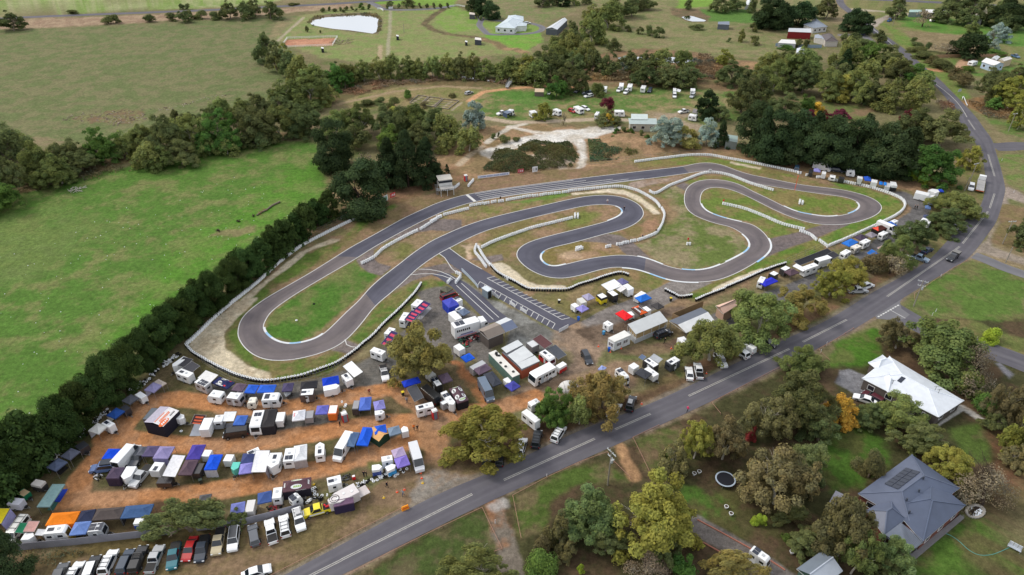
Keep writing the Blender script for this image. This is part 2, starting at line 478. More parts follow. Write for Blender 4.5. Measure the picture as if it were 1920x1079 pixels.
path('s',[130,950,150,900,190,850,230,800],5.0,ORG,ORG2,.6,.6)
path('s',[130,950,150,900,190,850,230,800,270,760,310,748,380,752,440,765,540,764,660,742,740,728,790,760,820,790],4.7,ORG,ORG2,.5,.5)
path('s',[200,820,240,824,300,832,400,838,480,832,600,812,700,795,800,788,860,775,930,768,1000,745],4.7,ORG,ORG2,.5,.5)
path('s',[135,945,200,940,300,935,400,922,500,902,600,880,700,852,780,822,815,790],4.7,ORG,ORG2,.5,.5)
area('s',[770,730,800,740,850,790,840,850,860,890,800,905,790,850,770,800],(156,118,86),(140,112,88),1,1.5)
area('s',[-60,1010,60,960,140,955,200,962,250,950,330,945,300,990,180,1010,40,1030,-60,1060],(84,66,50),(96,84,60),1,1.5)
area('s',[-80,1090,30,1040,180,1020,420,975,570,945,660,935,760,880,860,860,960,830,1060,790,1200,730,1260,700,1290,735,1085,808,940,878,815,930,640,1022,520,1086,380,1160,-80,1200],(124,104,82),(106,94,64),.8,1.2)
area('s',[30,1040,180,1020,420,975,440,990,330,1025,100,1060],(86,76,52),(100,88,56),1,1.5)
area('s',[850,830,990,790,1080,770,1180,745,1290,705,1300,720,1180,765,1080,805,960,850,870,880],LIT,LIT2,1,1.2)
area('s',[1270,690,1330,670,1420,650,1480,600,1560,545,1700,495,1760,450,1790,430,1770,460,1640,540,1480,628,1300,715],(118,92,72),(110,100,66),.8,1.2)
area('s',[690,870,760,850,770,860,700,890],(92,104,56),None,1,1.5,.8)
area('s',[800,880,860,890,900,900,815,932,760,955],(132,126,118),(140,116,92),.8,1.2)
path('s',[400,1152,520,1089,640,1025,814,932,943,878,1085,810,1220,760,1399,674,1484,633,1554,602,1640,548,1729,500],2.2,(122,114,104),None,.6,.6,.8)
path('s',[440,1177,700,1047,880,957,1000,902,1150,835,1290,772,1465,687,1550,643,1610,611,1697,555,1770,511,1818,481],2.2,(128,112,100),None,.6,.6,.8)
area('s',[1818,484,1846,456,1866,420,1890,400,1890,410,1860,440,1858,462,1930,486,1930,500,1840,474],(150,138,126),(134,124,112),.8,1)
area('s',[1735,465,1775,432,1800,425,1790,450,1760,478],(138,122,104),None,.8,1)
area('s',[1870,405,1882,362,1884,345,1930,370,1930,384,1890,372,1886,385],(146,134,124),None,.8,1)
area('s',[1700,560,1770,516,1820,486,1930,520,1930,660,1860,640,1760,600],(84,108,50),(104,104,66),1,1.5,1,(-.04,.13))
area('s',[1862,290,1930,290,1930,364,1888,345,1878,320],(98,118,60),(116,112,76),1,1)
area('s',[1880,385,1930,390,1930,480,1862,455,1864,430],(112,102,68),(124,104,80),1,1.5)
area('s',[1760,480,1700,420,1740,350,1840,300,1846,360,1830,395,1795,425],(116,106,74),(104,106,62),1,1.5)
path('s',[1694,366,1712,378,1726,392,1722,404,1704,414,1664,452,1640,474,1596,500,1556,516,1500,540,1440,562,1390,585,1340,604],5.5,(108,106,106),(96,94,94),.5,.5)
path('h',[900,280,1050,310,1230,330],8,(158,128,100),(136,112,88),1,1)
area('s',[640,1090,700,1052,880,962,1000,908,1150,840,1290,778,1465,695,1600,660,1700,600,1930,600,1930,1200,500,1200],(66,66,42),(82,68,52),1,1.5)
area('C',[100,1079,600,820,1080,600,1200,880,900,960,700,1079],(92,86,62),(68,82,42),1,1.5)
area('N',[0,510,500,280,690,240,840,390,500,400,300,520,200,740,60,800],(104,94,68),(74,92,42),1,1.5)
area('N',[880,100,1060,20,1250,0,1200,120,1070,300,990,320],(84,92,50),(108,92,70),.8,1.2)
path('N',[790,150,820,240,885,365],2.3,(168,134,98),(150,118,88),.5,.5)
path('C',[1150,570,1200,720,1260,900,1284,1000],3.4,(116,108,98),(140,104,78),.5,.6)
path('s',[950,1050,975,1120],3.4,(116,108,98),(140,104,78),.5,.6)
area('C',[1120,560,1230,510,1260,560,1150,600],(168,164,160),None,.6,1,.8)
area('O',[150,520,380,500,400,560,440,800,400,850,200,740,0,600,0,460],(70,98,40),(84,82,50),1,1.5)
area('O',[400,520,640,660,720,800,640,1000,440,880,380,700],(88,72,56),(78,76,48),1,1.5)
path('O',[100,740,250,830,450,940,620,1060,700,1120],4.2,(122,116,112),(112,106,102),.4,.4)
area('P',[0,110,240,60,420,160,450,300,280,480,60,520,0,420],(66,94,36),(80,84,46),1,1.5)
area('P',[600,970,840,820,960,660,1371,800,1371,1100,560,1100],(72,98,40),(88,86,54),1,1.5)
area('P',[840,60,1140,60,1170,320,1000,320,860,160],(76,94,44),(96,88,62),1,1.5)
area('P',[1140,60,1290,80,1360,500,1200,520,1150,300],(104,76,58),(90,78,54),1,1.5)
area('M',[0,200,420,30,460,180,420,330,300,440,60,420,-60,420],(70,104,36),(92,102,54),1,1.5)
area('M',[60,440,150,430,300,480,480,640,330,720,240,690,30,550],(122,122,126),(110,110,114),.4,.5)
area('M',[1100,740,1170,790,930,950,890,940,1090,800],(176,174,170),None,.2,.2)
path('M',[1150,770,1395,935],1.6,(178,174,168),None,.2,.2)
area('M',[430,200,640,230,900,560,1170,690,1270,780,1160,740,700,480,560,330],LIT,LIT2,1,1.5)
area('s',[1700,620,1800,640,1900,680,1930,700,1930,640,1820,600],(96,104,58),(112,104,70),1,1.5)
area('M',[1430,380,1480,370,1600,480,1560,520],(112,112,118),None,.4,.4)
area('P',[690,850,850,790,965,680,960,670,625,975,590,940],(112,112,114),None,.2,.2)
area('5',[400,510,1030,495,985,590,350,600],(180,134,108),(168,120,96),.5,.6)
area('5',[660,290,740,230,900,190,1100,175,1400,165,1560,185,1640,260,1620,400,1540,440,1300,420,1000,385,800,350],(122,110,90),(98,90,74),1,1.5)
area('c',[1180,60,1400,75,1480,130,1460,165,1330,170,1200,110],(118,100,78),(100,92,68),1,1.5)
path('b',[1410,70,1340,110,1260,180,1340,230,1450,260,1640,280,1720,295],5,(112,98,74),(90,84,60),.8,1)
path('7',[180,515,330,550,400,590,450,630,600,640,720,680],6,(150,124,94),(118,104,76),.8,1)
path('b',[160,310,270,210,360,130],2,(158,148,126))
path('5',[1730,120,1720,400,1700,560,1700,780],2.0,(150,146,120))
path('5',[1600,590,1590,760],2.5,(160,144,116))
for k in range(5):
 path('b',[1170+k*75,770+k*14,1260+k*70,715+k*14],1.0,(150,140,118),None,.3,.3)
GZ=np.zeros_like(GX)
def mound(cr,q,h,blur):
 P=[(p.x,p.y)for p in ats(cr,q)]
 ix=_box(P,4)
 d=_dist(P,True,ix)
 GZ[ix]=np.maximum(GZ[ix],h*sm(0,blur,d)*(0.75+0.5*MN[ix]))
def zat(p):
 i=np.argmin((GX-p.x)**2+(GY-p.y)**2)
 return float(GZ[i])
mound('s',[905,325,930,282,1000,268,1070,270,1086,300,1070,318,960,326],2.2,9)
mound('s',[1110,300,1105,262,1180,246,1230,262,1300,282,1190,298],2.6,10)
me=bpy.data.meshes.new('ground')
verts=np.stack([GX,GY,GZ],1)
me.vertices.add(NA*NR)
me.vertices.foreach_set('co',verts.ravel())
ii,jj=np.meshgrid(np.arange(NA),np.arange(NR-1),indexing='ij')
i2=(ii+1)%NA
quads=np.stack([ii*NR+jj,ii*NR+jj+1,i2*NR+jj+1,i2*NR+jj],-1).reshape(-1,4)
nq=len(quads)
me.loops.add(nq*4)
me.loops.foreach_set('vertex_index',quads.ravel().astype(np.int32))
me.polygons.add(nq)
me.polygons.foreach_set('loop_start',np.arange(0,nq*4,4,dtype=np.int32))
me.polygons.foreach_set('loop_total',np.full(nq,4,dtype=np.int32))
me.update()
at_=me.color_attributes.new('soil','FLOAT_COLOR','POINT')
at_.data.foreach_set('color',np.concatenate([np.clip(GC,0.005,1),np.ones((NA*NR,1))],1).astype(np.float32).ravel())
me.polygons.foreach_set('use_smooth',np.ones(nq,bool))
gm=bpy.data.materials.new('ground_soil_and_grass')
gm.use_nodes=True
nt=gm.node_tree
bs=nt.nodes['Principled BSDF']
bs.inputs['Roughness'].default_value=0.95
bs.inputs['Specular IOR Level'].default_value=0.1
ca=nt.nodes.new('ShaderNodeVertexColor')
ca.layer_name='soil'
geo=nt.nodes.new('ShaderNodeNewGeometry')
fac=None
for sc,lo,hi in((0.9,0.64,1.34),(0.22,0.82,1.18),(3.0,0.74,1.26)):
 nz=nt.nodes.new('ShaderNodeTexNoise')
 nz.inputs['Scale'].default_value=sc
 nz.inputs['Detail'].default_value=6
 nz.inputs['Roughness'].default_value=0.7
 nt.links.new(geo.outputs['Position'],nz.inputs['Vector'])
 mr=nt.nodes.new('ShaderNodeMapRange')
 mr.inputs['From Min'].default_value=0.3
 mr.inputs['From Max'].default_value=0.7
 mr.inputs['To Min'].default_value=lo
 mr.inputs['To Max'].default_value=hi
 nt.links.new(nz.outputs['Fac'],mr.inputs['Value'])
 if fac is None:
  fac=mr.outputs['Result']
  bpn=nz
 else:
  mu=nt.nodes.new('ShaderNodeMath')
  mu.operation='MULTIPLY'
  nt.links.new(fac,mu.inputs[0])
  nt.links.new(mr.outputs['Result'],mu.inputs[1])
  fac=mu.outputs['Value']
vs=nt.nodes.new('ShaderNodeVectorMath')
vs.operation='SCALE'
nt.links.new(ca.outputs['Color'],vs.inputs[0])
nt.links.new(fac,vs.inputs['Scale'])
nt.links.new(vs.outputs['Vector'],bs.inputs['Base Color'])
bp=nt.nodes.new('ShaderNodeBump')
bp.inputs['Strength'].default_value=0.5
bp.inputs['Distance'].default_value=0.25
nt.links.new(bpn.outputs['Fac'],bp.inputs['Height'])
nt.links.new(bp.outputs['Normal'],bs.inputs['Normal'])
me.materials.append(gm)
struct(link('ground',me))
# ================================================================ track, roads, markings, tyre barriers
def asphalt(name,rgb,rgb2,sc=0.5,along=True):
 m=bpy.data.materials.new(name)
 m.use_nodes=True
 nt=m.node_tree
 bs=nt.nodes['Principled BSDF']
 bs.inputs['Roughness'].default_value=0.85
 bs.inputs['Specular IOR Level'].default_value=0.25
 geo=nt.nodes.new('ShaderNodeNewGeometry')
 uv=nt.nodes.new('ShaderNodeUVMap')
 mp=nt.nodes.new('ShaderNodeMapping')
 mp.inputs['Scale'].default_value=(4.0,0.05,1)
 nt.links.new(uv.outputs['UV'],mp.inputs['Vector'])
 n1=nt.nodes.new('ShaderNodeTexNoise')
 n1.inputs['Scale'].default_value=1.0
 n1.inputs['Detail'].default_value=4
 nt.links.new(mp.outputs['Vector'],n1.inputs['Vector'])
 n2=nt.nodes.new('ShaderNodeTexNoise')
 n2.inputs['Scale'].default_value=0.12
 n2.inputs['Detail'].default_value=8
 n2.inputs['Roughness'].default_value=0.7
 nt.links.new(geo.outputs['Position'],n2.inputs['Vector'])
 ad=nt.nodes.new('ShaderNodeMath')
 ad.operation='ADD'
 nt.links.new(n1.outputs['Fac'],ad.inputs[0])
 nt.links.new(n2.outputs['Fac'],ad.inputs[1])
 mr=nt.nodes.new('ShaderNodeMapRange')
 mr.inputs['From Min'].default_value=0.75
 mr.inputs['From Max'].default_value=1.25
 nt.links.new(ad.outputs['Value'],mr.inputs['Value'])
 mx=nt.nodes.new('ShaderNodeMix')
 mx.data_type='RGBA'
 mx.inputs[6].default_value=(*L3(rgb),1)
 mx.inputs[7].default_value=(*L3(rgb2),1)
 nt.links.new(mr.outputs['Result'],mx.inputs[0])
 sx=nt.nodes.new('ShaderNodeSeparateXYZ')
 nt.links.new(uv.outputs['UV'],sx.inputs['Vector'])
 cb=nt.nodes.new('ShaderNodeCombineXYZ')
 nt.links.new(sx.outputs['Y'],cb.inputs['Y'])
 n3=nt.nodes.new('ShaderNodeTexNoise')
 n3.inputs['Scale'].default_value=.022
 nt.links.new(cb.outputs['Vector'],n3.inputs['Vector'])
 def mth(op,a,b):
  q=nt.nodes.new('ShaderNodeMath')
  q.operation=op
  for i,v in enumerate((a,b)):
   if isinstance(v,float):
    q.inputs[i].default_value=v
   elif v is not None:
    nt.links.new(v,q.inputs[i])
  return q.outputs['Value']
 if name=='asphalt_road':
  w_=mth('ABSOLUTE',mth('SINE',mth('MULTIPLY',sx.outputs['X'],12.56),None),None)
 else:
  c_=mth('ADD',mth('MULTIPLY',n3.outputs['Fac'],2.0),-.5)
  w_=mth('SUBTRACT',1.0,mth('MINIMUM',mth('MULTIPLY',mth('ABSOLUTE',mth('SUBTRACT',sx.outputs['X'],c_),None),3.2),1.0))
 w_=mth('MULTIPLY',w_,mth('ADD',mth('MULTIPLY',n1.outputs['Fac'],.5),.05))
 w_=mth('SUBTRACT',1.0,mth('MULTIPLY',w_,(.6 if name!='asphalt_road' else.35)))
 vs=nt.nodes.new('ShaderNodeVectorMath')
 vs.operation='SCALE'
 nt.links.new(mx.outputs[2],vs.inputs[0])
 nt.links.new(w_,vs.inputs['Scale'])
 nt.links.new(vs.outputs['Vector'],bs.inputs['Base Color'])
 return m
ASPH_NEW=asphalt('asphalt_resurfaced',(74,74,86),(92,92,104))
ASPH_OLD=asphalt('asphalt_weathered',(94,88,92),(120,112,112))
ASPH_ROAD=asphalt('asphalt_road',(86,84,92),(106,104,110))
ASPH_DRIVE=asphalt('asphalt_drive',(104,104,110),(122,121,124))
LINE=mat('road_marking_white',(208,208,206),rough=0.7,var=0.16,scale=1.2)
RLINE=mat('road_line_worn',(172,170,164),rough=0.75,var=0.3,scale=2.5)
KERB=mat('kerb_paint',(214,218,222),rough=0.6,var=0.15,scale=0.6)
KERBB=mat('kerb_paint_blue',(150,190,222),rough=0.6,var=0.15,scale=0.6)
def catmull(P,n=5,closed=False):
 out=[]
 N=len(P)
 rngi=range(N if closed else N-1)
 for i in rngi:
  if closed:
   a,b,c,d=P[(i-1)%N],P[i],P[(i+1)%N],P[(i+2)%N]
  else:
   a,b,c,d=P[max(i-1,0)],P[i],P[i+1],P[min(i+2,N-1)]
  for k in range(n):
   t=k/n
   out.append(0.5*((2*b)+(c-a)*t+(2*a-5*b+4*c-d)*t*t+(3*b-a-3*c+d)*t**3))
 if not closed:
  out.append(P[-1].copy())
 return out
def smooth_pts(P,it=3,closed=False):
 for _ in range(it):
  Q=[p.copy()for p in P]
  N=len(P)
  for i in range(N):
   if not closed and i in(0,N-1):
    continue
   Q[i]=P[i]*0.5+(P[(i-1)%N]+P[(i+1)%N])*0.25
  P=Q
 return P
def ribbon(name,Lp,Rp,mats,sel=None,closed=False,z=0.05):
 n=len(Lp)
 v=[]
 K=4
 acc=0
 uvs=[]
 for i in range(n):
  if i:
   acc+=(Lp[i]-Lp[i-1]).length
  for k in range(K+1):
   q=Lp[i].lerp(Rp[i],k/K)
   v.append((q.x,q.y,z))
   uvs.append((k/K,acc))
 f=[]
 mi=[]
 for i in range(n if closed else n-1):
  j=(i+1)%n
  for k in range(K):
   f.append((i*(K+1)+k,i*(K+1)+k+1,j*(K+1)+k+1,j*(K+1)+k))
   mi.append(sel(i)if sel else 0)
 me=bpy.data.meshes.new(name)
 me.from_pydata(v,[],f)
 for m in mats:
  me.materials.append(m)
 me.polygons.foreach_set('material_index',mi)
 ul=me.uv_layers.new(name='UVMap')
 for lp in me.loops:
  ul.data[lp.index].uv=uvs[lp.vertex_index]
 bm=bmesh.new()
 bm.from_mesh(me)
 bmesh.ops.recalc_face_normals(bm,faces=bm.faces)
 if sum(fc.normal.z for fc in bm.faces)<0:
  bmesh.ops.reverse_faces(bm,faces=bm.faces)
 bm.to_mesh(me)
 bm.free()
 return struct(link(name,me))
def line_strip(mb,P,w,m,z,closed=False):
 n=len(P)
 s=[]
 for i in range(n):
  a=P[(i-1)%n]if(closed or i)else P[i]
  b=P[(i+1)%n]if(closed or i<n-1)else P[i]
  t=(b-a)
  t.z=0
  t.normalize()
  s.append(Vector((-t.y,t.x,0))*(w/2))
 for i in range(n if closed else n-1):
  j=(i+1)%n
  mb.face([(P[i]-s[i]).to_tuple()[:2]+(z,),(P[j]-s[j]).to_tuple()[:2]+(z,),(P[j]+s[j]).to_tuple()[:2]+(z,),(P[i]+s[i]).to_tuple()[:2]+(z,)],m)
def poly_sheet(name,cr,q,m,z):
 mb=MB()
 mb.face([(p.x,p.y,z)for p in ats(cr,q)],m)
 me=mb.mesh(name)
 if me.polygons[0].normal.z<0:
  me.flip_normals()
 return struct(link(name,me))
TR="""Z270,163,330,206;Z410,147,450,188;Z500,127,530,177;Z580,123,600,175;Z660,135,660,183;Z740,165,720,205;Z830,195,800,236;Z930,216,900,260;Z1060,243,1040,283;Z1200,268,1180,305;Z1330,283,1310,324;Z1440,297,1400,335;Z1560,325,1480,350;Z1650,362,1535,375;Z1693,408,1551,402;Z1660,455,1530,428;Z1580,490,1480,450;Z1460,518,1410,464;Z1330,520,1330,468;Z1230,508,1240,456;Z1110,472,1150,438;Z1010,430,1060,402;Z910,380,960,352;Z820,335,870,310;Z740,302,780,264;Z680,286,700,240;Z630,281,610,230;Z580,285,520,238;Z543,303,460,265;Z525,340,427,310;Z525,385,423,380;Z552,422,450,432;Z600,450,510,472;Z690,480,620,512;Z790,503,710,532;Z870,525,775,565;Z940,580,825,605;Z978,650,846,650;Z955,705,825,688;Z885,760,770,722;Z790,815,690,762;Z710,852,610,795;Z620,880,530,812;Z510,890,440,812;Z400,886,360,800;Z300,868,285,778;Z200,832,210,748;Z110,805,120,724;Z20,795,30,717;Y1330,857,1340,770;Y1230,878,1200,788;Y1120,910,1080,815;Y1000,933,990,837;Y890,928,925,848;Y800,900,868,838;Y725,858,832,810;Y668,805,819,782;Y650,757,830,750;Y680,708,870,725;Y760,665,930,706;Y900,625,1010,688;Y1050,588,1140,655;Y1200,550,1290,613;Y1310,520,1410,583;Y1390,485,1500,545;Y1417,455,1557,495;Y1405,430,1566,455;Y1370,412,1540,408;Y1310,402,1460,362;Y1230,402,1350,337;Y1130,413,1220,335;Y1000,441,1060,358;Y850,475,880,399;Y700,512,700,440;Y560,550,540,477;Y430,590,390,518;Y310,640,250,567;Y190,703,130,620;Y80,760,30,668;X1240,440,1210,338;X1150,525,1100,425;X1060,605,1000,500;X975,675,910,580;X918,735,840,662;X865,805,760,735;X800,880,680,815;X735,940,600,888;X650,990,530,925;X520,1035,450,947;X380,1063,370,955;X250,1066,300,943;X150,1040,245,915;X75,987,208,880;X32,925,193,845;X22,870,203,805;X45,790,240,745;X110,720,310,688;X220,642,410,620;X360,562,530,547;X520,470,670,465;X660,382,810,385;X790,300,930,308;X920,230,1050,240;X1040,163,1170,175;X1150,102,1290,115;X1290,38,1400,65;Y100,382,200,423;Y290,328,350,380;Y560,285,620,334;Y850,246,920,298;Y1200,201,1270,256"""
TL,TRR=[],[]
for s_ in TR.split(';'):
 q=[float(a)for a in s_[1:].split(',')]
 TL.append(at(s_[0],q[0],q[1]))
 TRR.append(at(s_[0],q[2],q[3]))
NS=5
TL=smooth_pts(catmull(TL,NS,True),4,True)
TRR=smooth_pts(catmull(TRR,NS,True),4,True)
def tsel(i):
 s=i/NS
 return 1 if(1.0<=s<46.3 or 82.3<=s<100.2)else 0
ribbon('race_track',TL,TRR,[ASPH_NEW,ASPH_OLD],tsel,True,0.05)
mb=MB()
line_strip(mb,TL,0.22,LINE,0.062,True)
line_strip(mb,TRR,0.22,LINE,0.062,True)
def along(side,a,b):
 return[side[i%len(side)].copy()for i in range(int(a*NS),int(b*NS)+1)]
for side,a,b,sg in((TL,30,34,1),(TRR,35.5,40,-1),(TRR,17,21,-1),(TRR,51.8,57.5,-1),(TL,63,67,1),(TRR,86,93,-1),(TRR,45,47,-1),(TL,36.5,39,1),(TRR,13,16,-1),(TRR,40.5,43.5,-1),(TL,43,48,1)):
 P=along(side,a,b)
 O=TRR if side is TL else TL
 Q=along(O,a,b)
 P=[p+(p-q).normalized()*0.22 for p,q in zip(P,Q)]
 n=len(P)
 for k in range(n-1):
  line_strip(mb,P[k:k+2],0.55,KERBB if(k//5)%3==2 else KERB,0.075)
line_strip(mb,[at('Y',290,330),at('Y',350,379)],1.0,LINE,0.066)
sa=len(TL)-4*NS
for t in(0.12,0.33,0.55,0.76,0.93):
 P=[TL[(sa+k)%len(TL)].lerp(TRR[(sa+k)%len(TL)],t)for k in range(1,4*NS-6+int(t*6))]
 line_strip(mb,P,0.2,LINE,0.064)
pl=ats('Y',[160,713,250,780,330,830,400,868])+ats('U',[550,185,700,265,900,385,1100,493,1300,592,1560,717,1440,772,1320,835,1245,812,900,615,600,445,345,297,240,195,120,95,0,15])+ats('Y',[180,862,150,815,130,785,90,756])
m2=MB()
m2.face([(p.x,p.y,0.03)for p in pl],ASPH_NEW)
mm=m2.mesh('pit_lane')
if mm.polygons[0].normal.z<0:
 mm.flip_normals()
struct(link('pit_lane',mm))
poly_sheet('grid_lane','U',[-192,166,-69,131,20,150,86,190,240,275,420,420,560,560,700,665,690,700,488,741,300,560,44,307,-60,235,-125,190],ASPH_NEW,0.034)
def seg(cr,a,b,w=0.16,z=0.055):
 line_strip(mb,[at(cr,*a),at(cr,*b)],w,LINE,z)
seg('U',(465,205),(1355,697))
for k in range(17):
 x,y=465+890*k/16,205+492*k/16
 seg('U',(x,y),(x+92,y-22))
seg('U',(380,245),(1275,745))
for k in range(15):
 x,y=380+895*k/14,245+500*k/14
 seg('U',(x,y),(x-35,y+58))
seg('U',(100,290),(540,697))
seg('U',(160,265),(605,672))
line_strip(mb,smooth_pts(ats('X',[1190,490,1260,475,1340,470,1410,480,1470,520])),.2,LINE,.055)
line_strip(mb,smooth_pts(ats('X',[1240,450,1330,442,1400,455,1455,485,1500,525])),.2,LINE,.055)
line_strip(mb,ats('Y',[160,713,250,780,330,830,400,868]),.2,LINE,.056)
line_strip(mb,ats('Y',[90,756,130,785,150,815,180,862,250,925]),.2,LINE,.056)
line_strip(mb,ats('X',[745,925,755,960,790,975,835,978]),.2,LINE,.056)
struct(mb.obj('track_markings'))
RP=[(400,1149,440,1179),(520,1086,580,1109),(640,1022,700,1049),(814,930,880,959),(943,876.5,1000,904),(1085,808,1150,837),(1220,758,1290,774),(1399,672,1465,689),(1484,631,1550,645),(1554,600,1610,613),(1640,546,1697,557),(1729,498,1770,513),(1770,459,1818,483),(1803,421,1853,438),(1823,402,1866,420),(1839,386,1874,400),(1847,357,1884,362),(1848,341,1884,348),(1845,312,1876,314),(1839,290,1867,285),(1829,268,1860,262),(1808,244,1846,243),(1796,222,1830,220),(1775,186,1802,190),(1755,163,1778,166),(1741,149,1760,148),(1705,116,1724,118),(1688,100,1706,100),(1663,83,1681,82),(1644,68,1660,67),(1627,55,1642,55),(1608,38,1622,37),(1583,20,1597,19),(1569,7,1583,7),(1566,-10,1580,-10)]
RL=smooth_pts(catmull([at('s',a,b)for a,b,c,d in RP],5),3)
RR_=smooth_pts(catmull([at('s',c,d)for a,b,c,d in RP],5),3)
ribbon('main_road',RL,RR_,[ASPH_ROAD],None,False,0.05)
def road(name,q,w,m=ASPH_DRIVE,z=0.035):
 P=smooth_pts(catmull(ats('s',q),5),3)
 n=len(P)
 l,r=[],[]
 for i in range(n):
  t=(P[min(i+1,n-1)]-P[max(i-1,0)]).normalized()
  o=Vector((-t.y,t.x,0))*w/2
  l.append(P[i]+o)
  r.append(P[i]-o)
 return ribbon(name,l,r,[m],None,False,z)
road('far_road',[-200,46,42,33,250,25,415,18.5,520,12.5,605,9,693,3,760,-1,900,-8],6.5,ASPH_ROAD)
road('farm_driveway',[690,4,705,10,720,18,760,19,805,17.5,835,14,850,11],5,z=.03)
road('farm_driveway',[893,28,903,37,898,47,908,58,917,65,950,65,985,64,1010,60,1018,52,1000,45,975,42,940,40,905,36],4,z=.03)
road('top_road',[1560,-4,1655,0,1760,5,1850,10,1930,14],8,ASPH_ROAD,.03)
road('side_street',[1862,276,1885,276,1910,274,1940,275],8,ASPH_ROAD,.036)
road('farm_driveway',[1826,479,1850,488,1885,503,1935,520],4.5,z=.03)
road('side_street',[1650,566,1690,590,1740,618,1800,640,1850,656,1895,672,1935,688],7,ASPH_ROAD,.032)
m2=MB()
m2.face([(p.x,p.y,.04)for p in ats('R',[0,800,150,740,300,735,255,790,270,860,355,920,300,965,160,975,20,960,-30,880])],ASPH_DRIVE)
mm=m2.mesh('side_street')
if mm.polygons[0].normal.z<0:
 mm.flip_normals()
struct(link('side_street',mm))
mb=MB()
def dbl(cr,a,b,single=False):
 A,B=at(cr,*a),at(cr,*b)
 t=(B-A).normalized()
 o=Vector((-t.y,t.x,0))*0.16
 line_strip(mb,[A+o,B+o],.15,RLINE,.062)
 line_strip(mb,[A-o,B-o],.15,RLINE,.062)
dbl('s',(470,1136),(640,1051))
dbl('C',(0,965),(985,470))
dbl('N',(-60,390),(600,90))
dbl('S',(1365,680),(1726,520))
dbl('L',(60,772),(1080,295))
dbl('L',(1215,225),(1660,0))
dbl('R',(125,738),(860,232))
dbl('K',(1200,870),(1435,575))
dbl('K',(1450,545),(1495,410))
dbl('K',(1495,250),(1435,50))
dbl('d',(1550,975),(1500,900))
line_strip(mb,smooth_pts(catmull(ats('d',[1490,880,1450,810,1390,740,1320,680,1240,620]),4)),.3,RLINE,.062)
line_strip(mb,ats('d',[930,335,870,285,780,215]),.3,LINE,.062)
for k in range(9):
 x,y=40+195*k/8,940-112*k/8
 seg('R',(x-8,y+4.5),(x+8,y-4.5),.35,.07)
seg('R',(165,878),(310,958),.15,.07)
struct(mb.obj('road_markings'))
WAT=mat('still_water',(244,246,248),rough=0.04,metal=1.0,var=0.02,linear=False)
poly_sheet('dam_water','5',[700,300,730,270,800,245,900,228,1100,212,1300,203,1450,205,1540,225,1575,250,1560,300,1565,350,1545,415,1500,435,1400,420,1200,392,1000,375,860,352,720,325],WAT,.05)
poly_sheet('dam_water','c',[1270,130,1320,118,1360,125,1455,155,1440,163,1350,163,1300,150],WAT,.05)
poly_sheet('creek_water','W',[-360,110,-200,110,0,140,130,160,250,175,420,190,560,205,690,215,680,245,560,240,420,225,240,200,0,165,-200,140],WAT,.05)
poly_sheet('creek_water','c',[790,432,900,425,1050,435,1200,430,1360,450,1365,470,1250,478,1100,455,900,445,800,448],WAT,.05)
WT=mat('tyre_white_paint',(236,239,242),rough=0.6,var=0.14,scale=3)
BT=RUBBER
def stack_mesh(white,h):
 mb=MB()
 n=10
 nt_=4
 hh=h/nt_
 side=WT if white else BT
 prof=[]
 for k in range(nt_):
  prof+=[(0.25,k*hh,side),(0.31,(k+.3)*hh,WT if k==nt_-1 else side),(0.31,(k+.7)*hh,WT if k==nt_-1 else side)]
 prof+=[(0.27,h,WT),(0.14,h-.02,WT)]
 for i in range(n):
  a,b=2*math.pi*i/n,2*math.pi*(i+1)/n
  for k in range(len(prof)-1):
   (r,z,_),(r2,z2,m)=prof[k],prof[k+1]
   mb.face([(r*math.cos(a),r*math.sin(a),z),(r*math.cos(b),r*math.sin(b),z),(r2*math.cos(b),r2*math.sin(b),z2),(r2*math.cos(a),r2*math.sin(a),z2)],WT if k>=len(prof)-3 else m)
  mb.face([(.14*math.cos(a),.14*math.sin(a),h-.02),(.14*math.cos(b),.14*math.sin(b),h-.02),(.14*math.cos(b),.14*math.sin(b),h-.3),(.14*math.cos(a),.14*math.sin(a),h-.3)],DARKP)
 mb.face([(.14*math.cos(2*math.pi*i/n),.14*math.sin(2*math.pi*i/n),h-.3)for i in range(n)],DARKP)
 return mb.mesh('tyre_stack')
SMW,SMB=stack_mesh(True,.86),stack_mesh(False,.95)
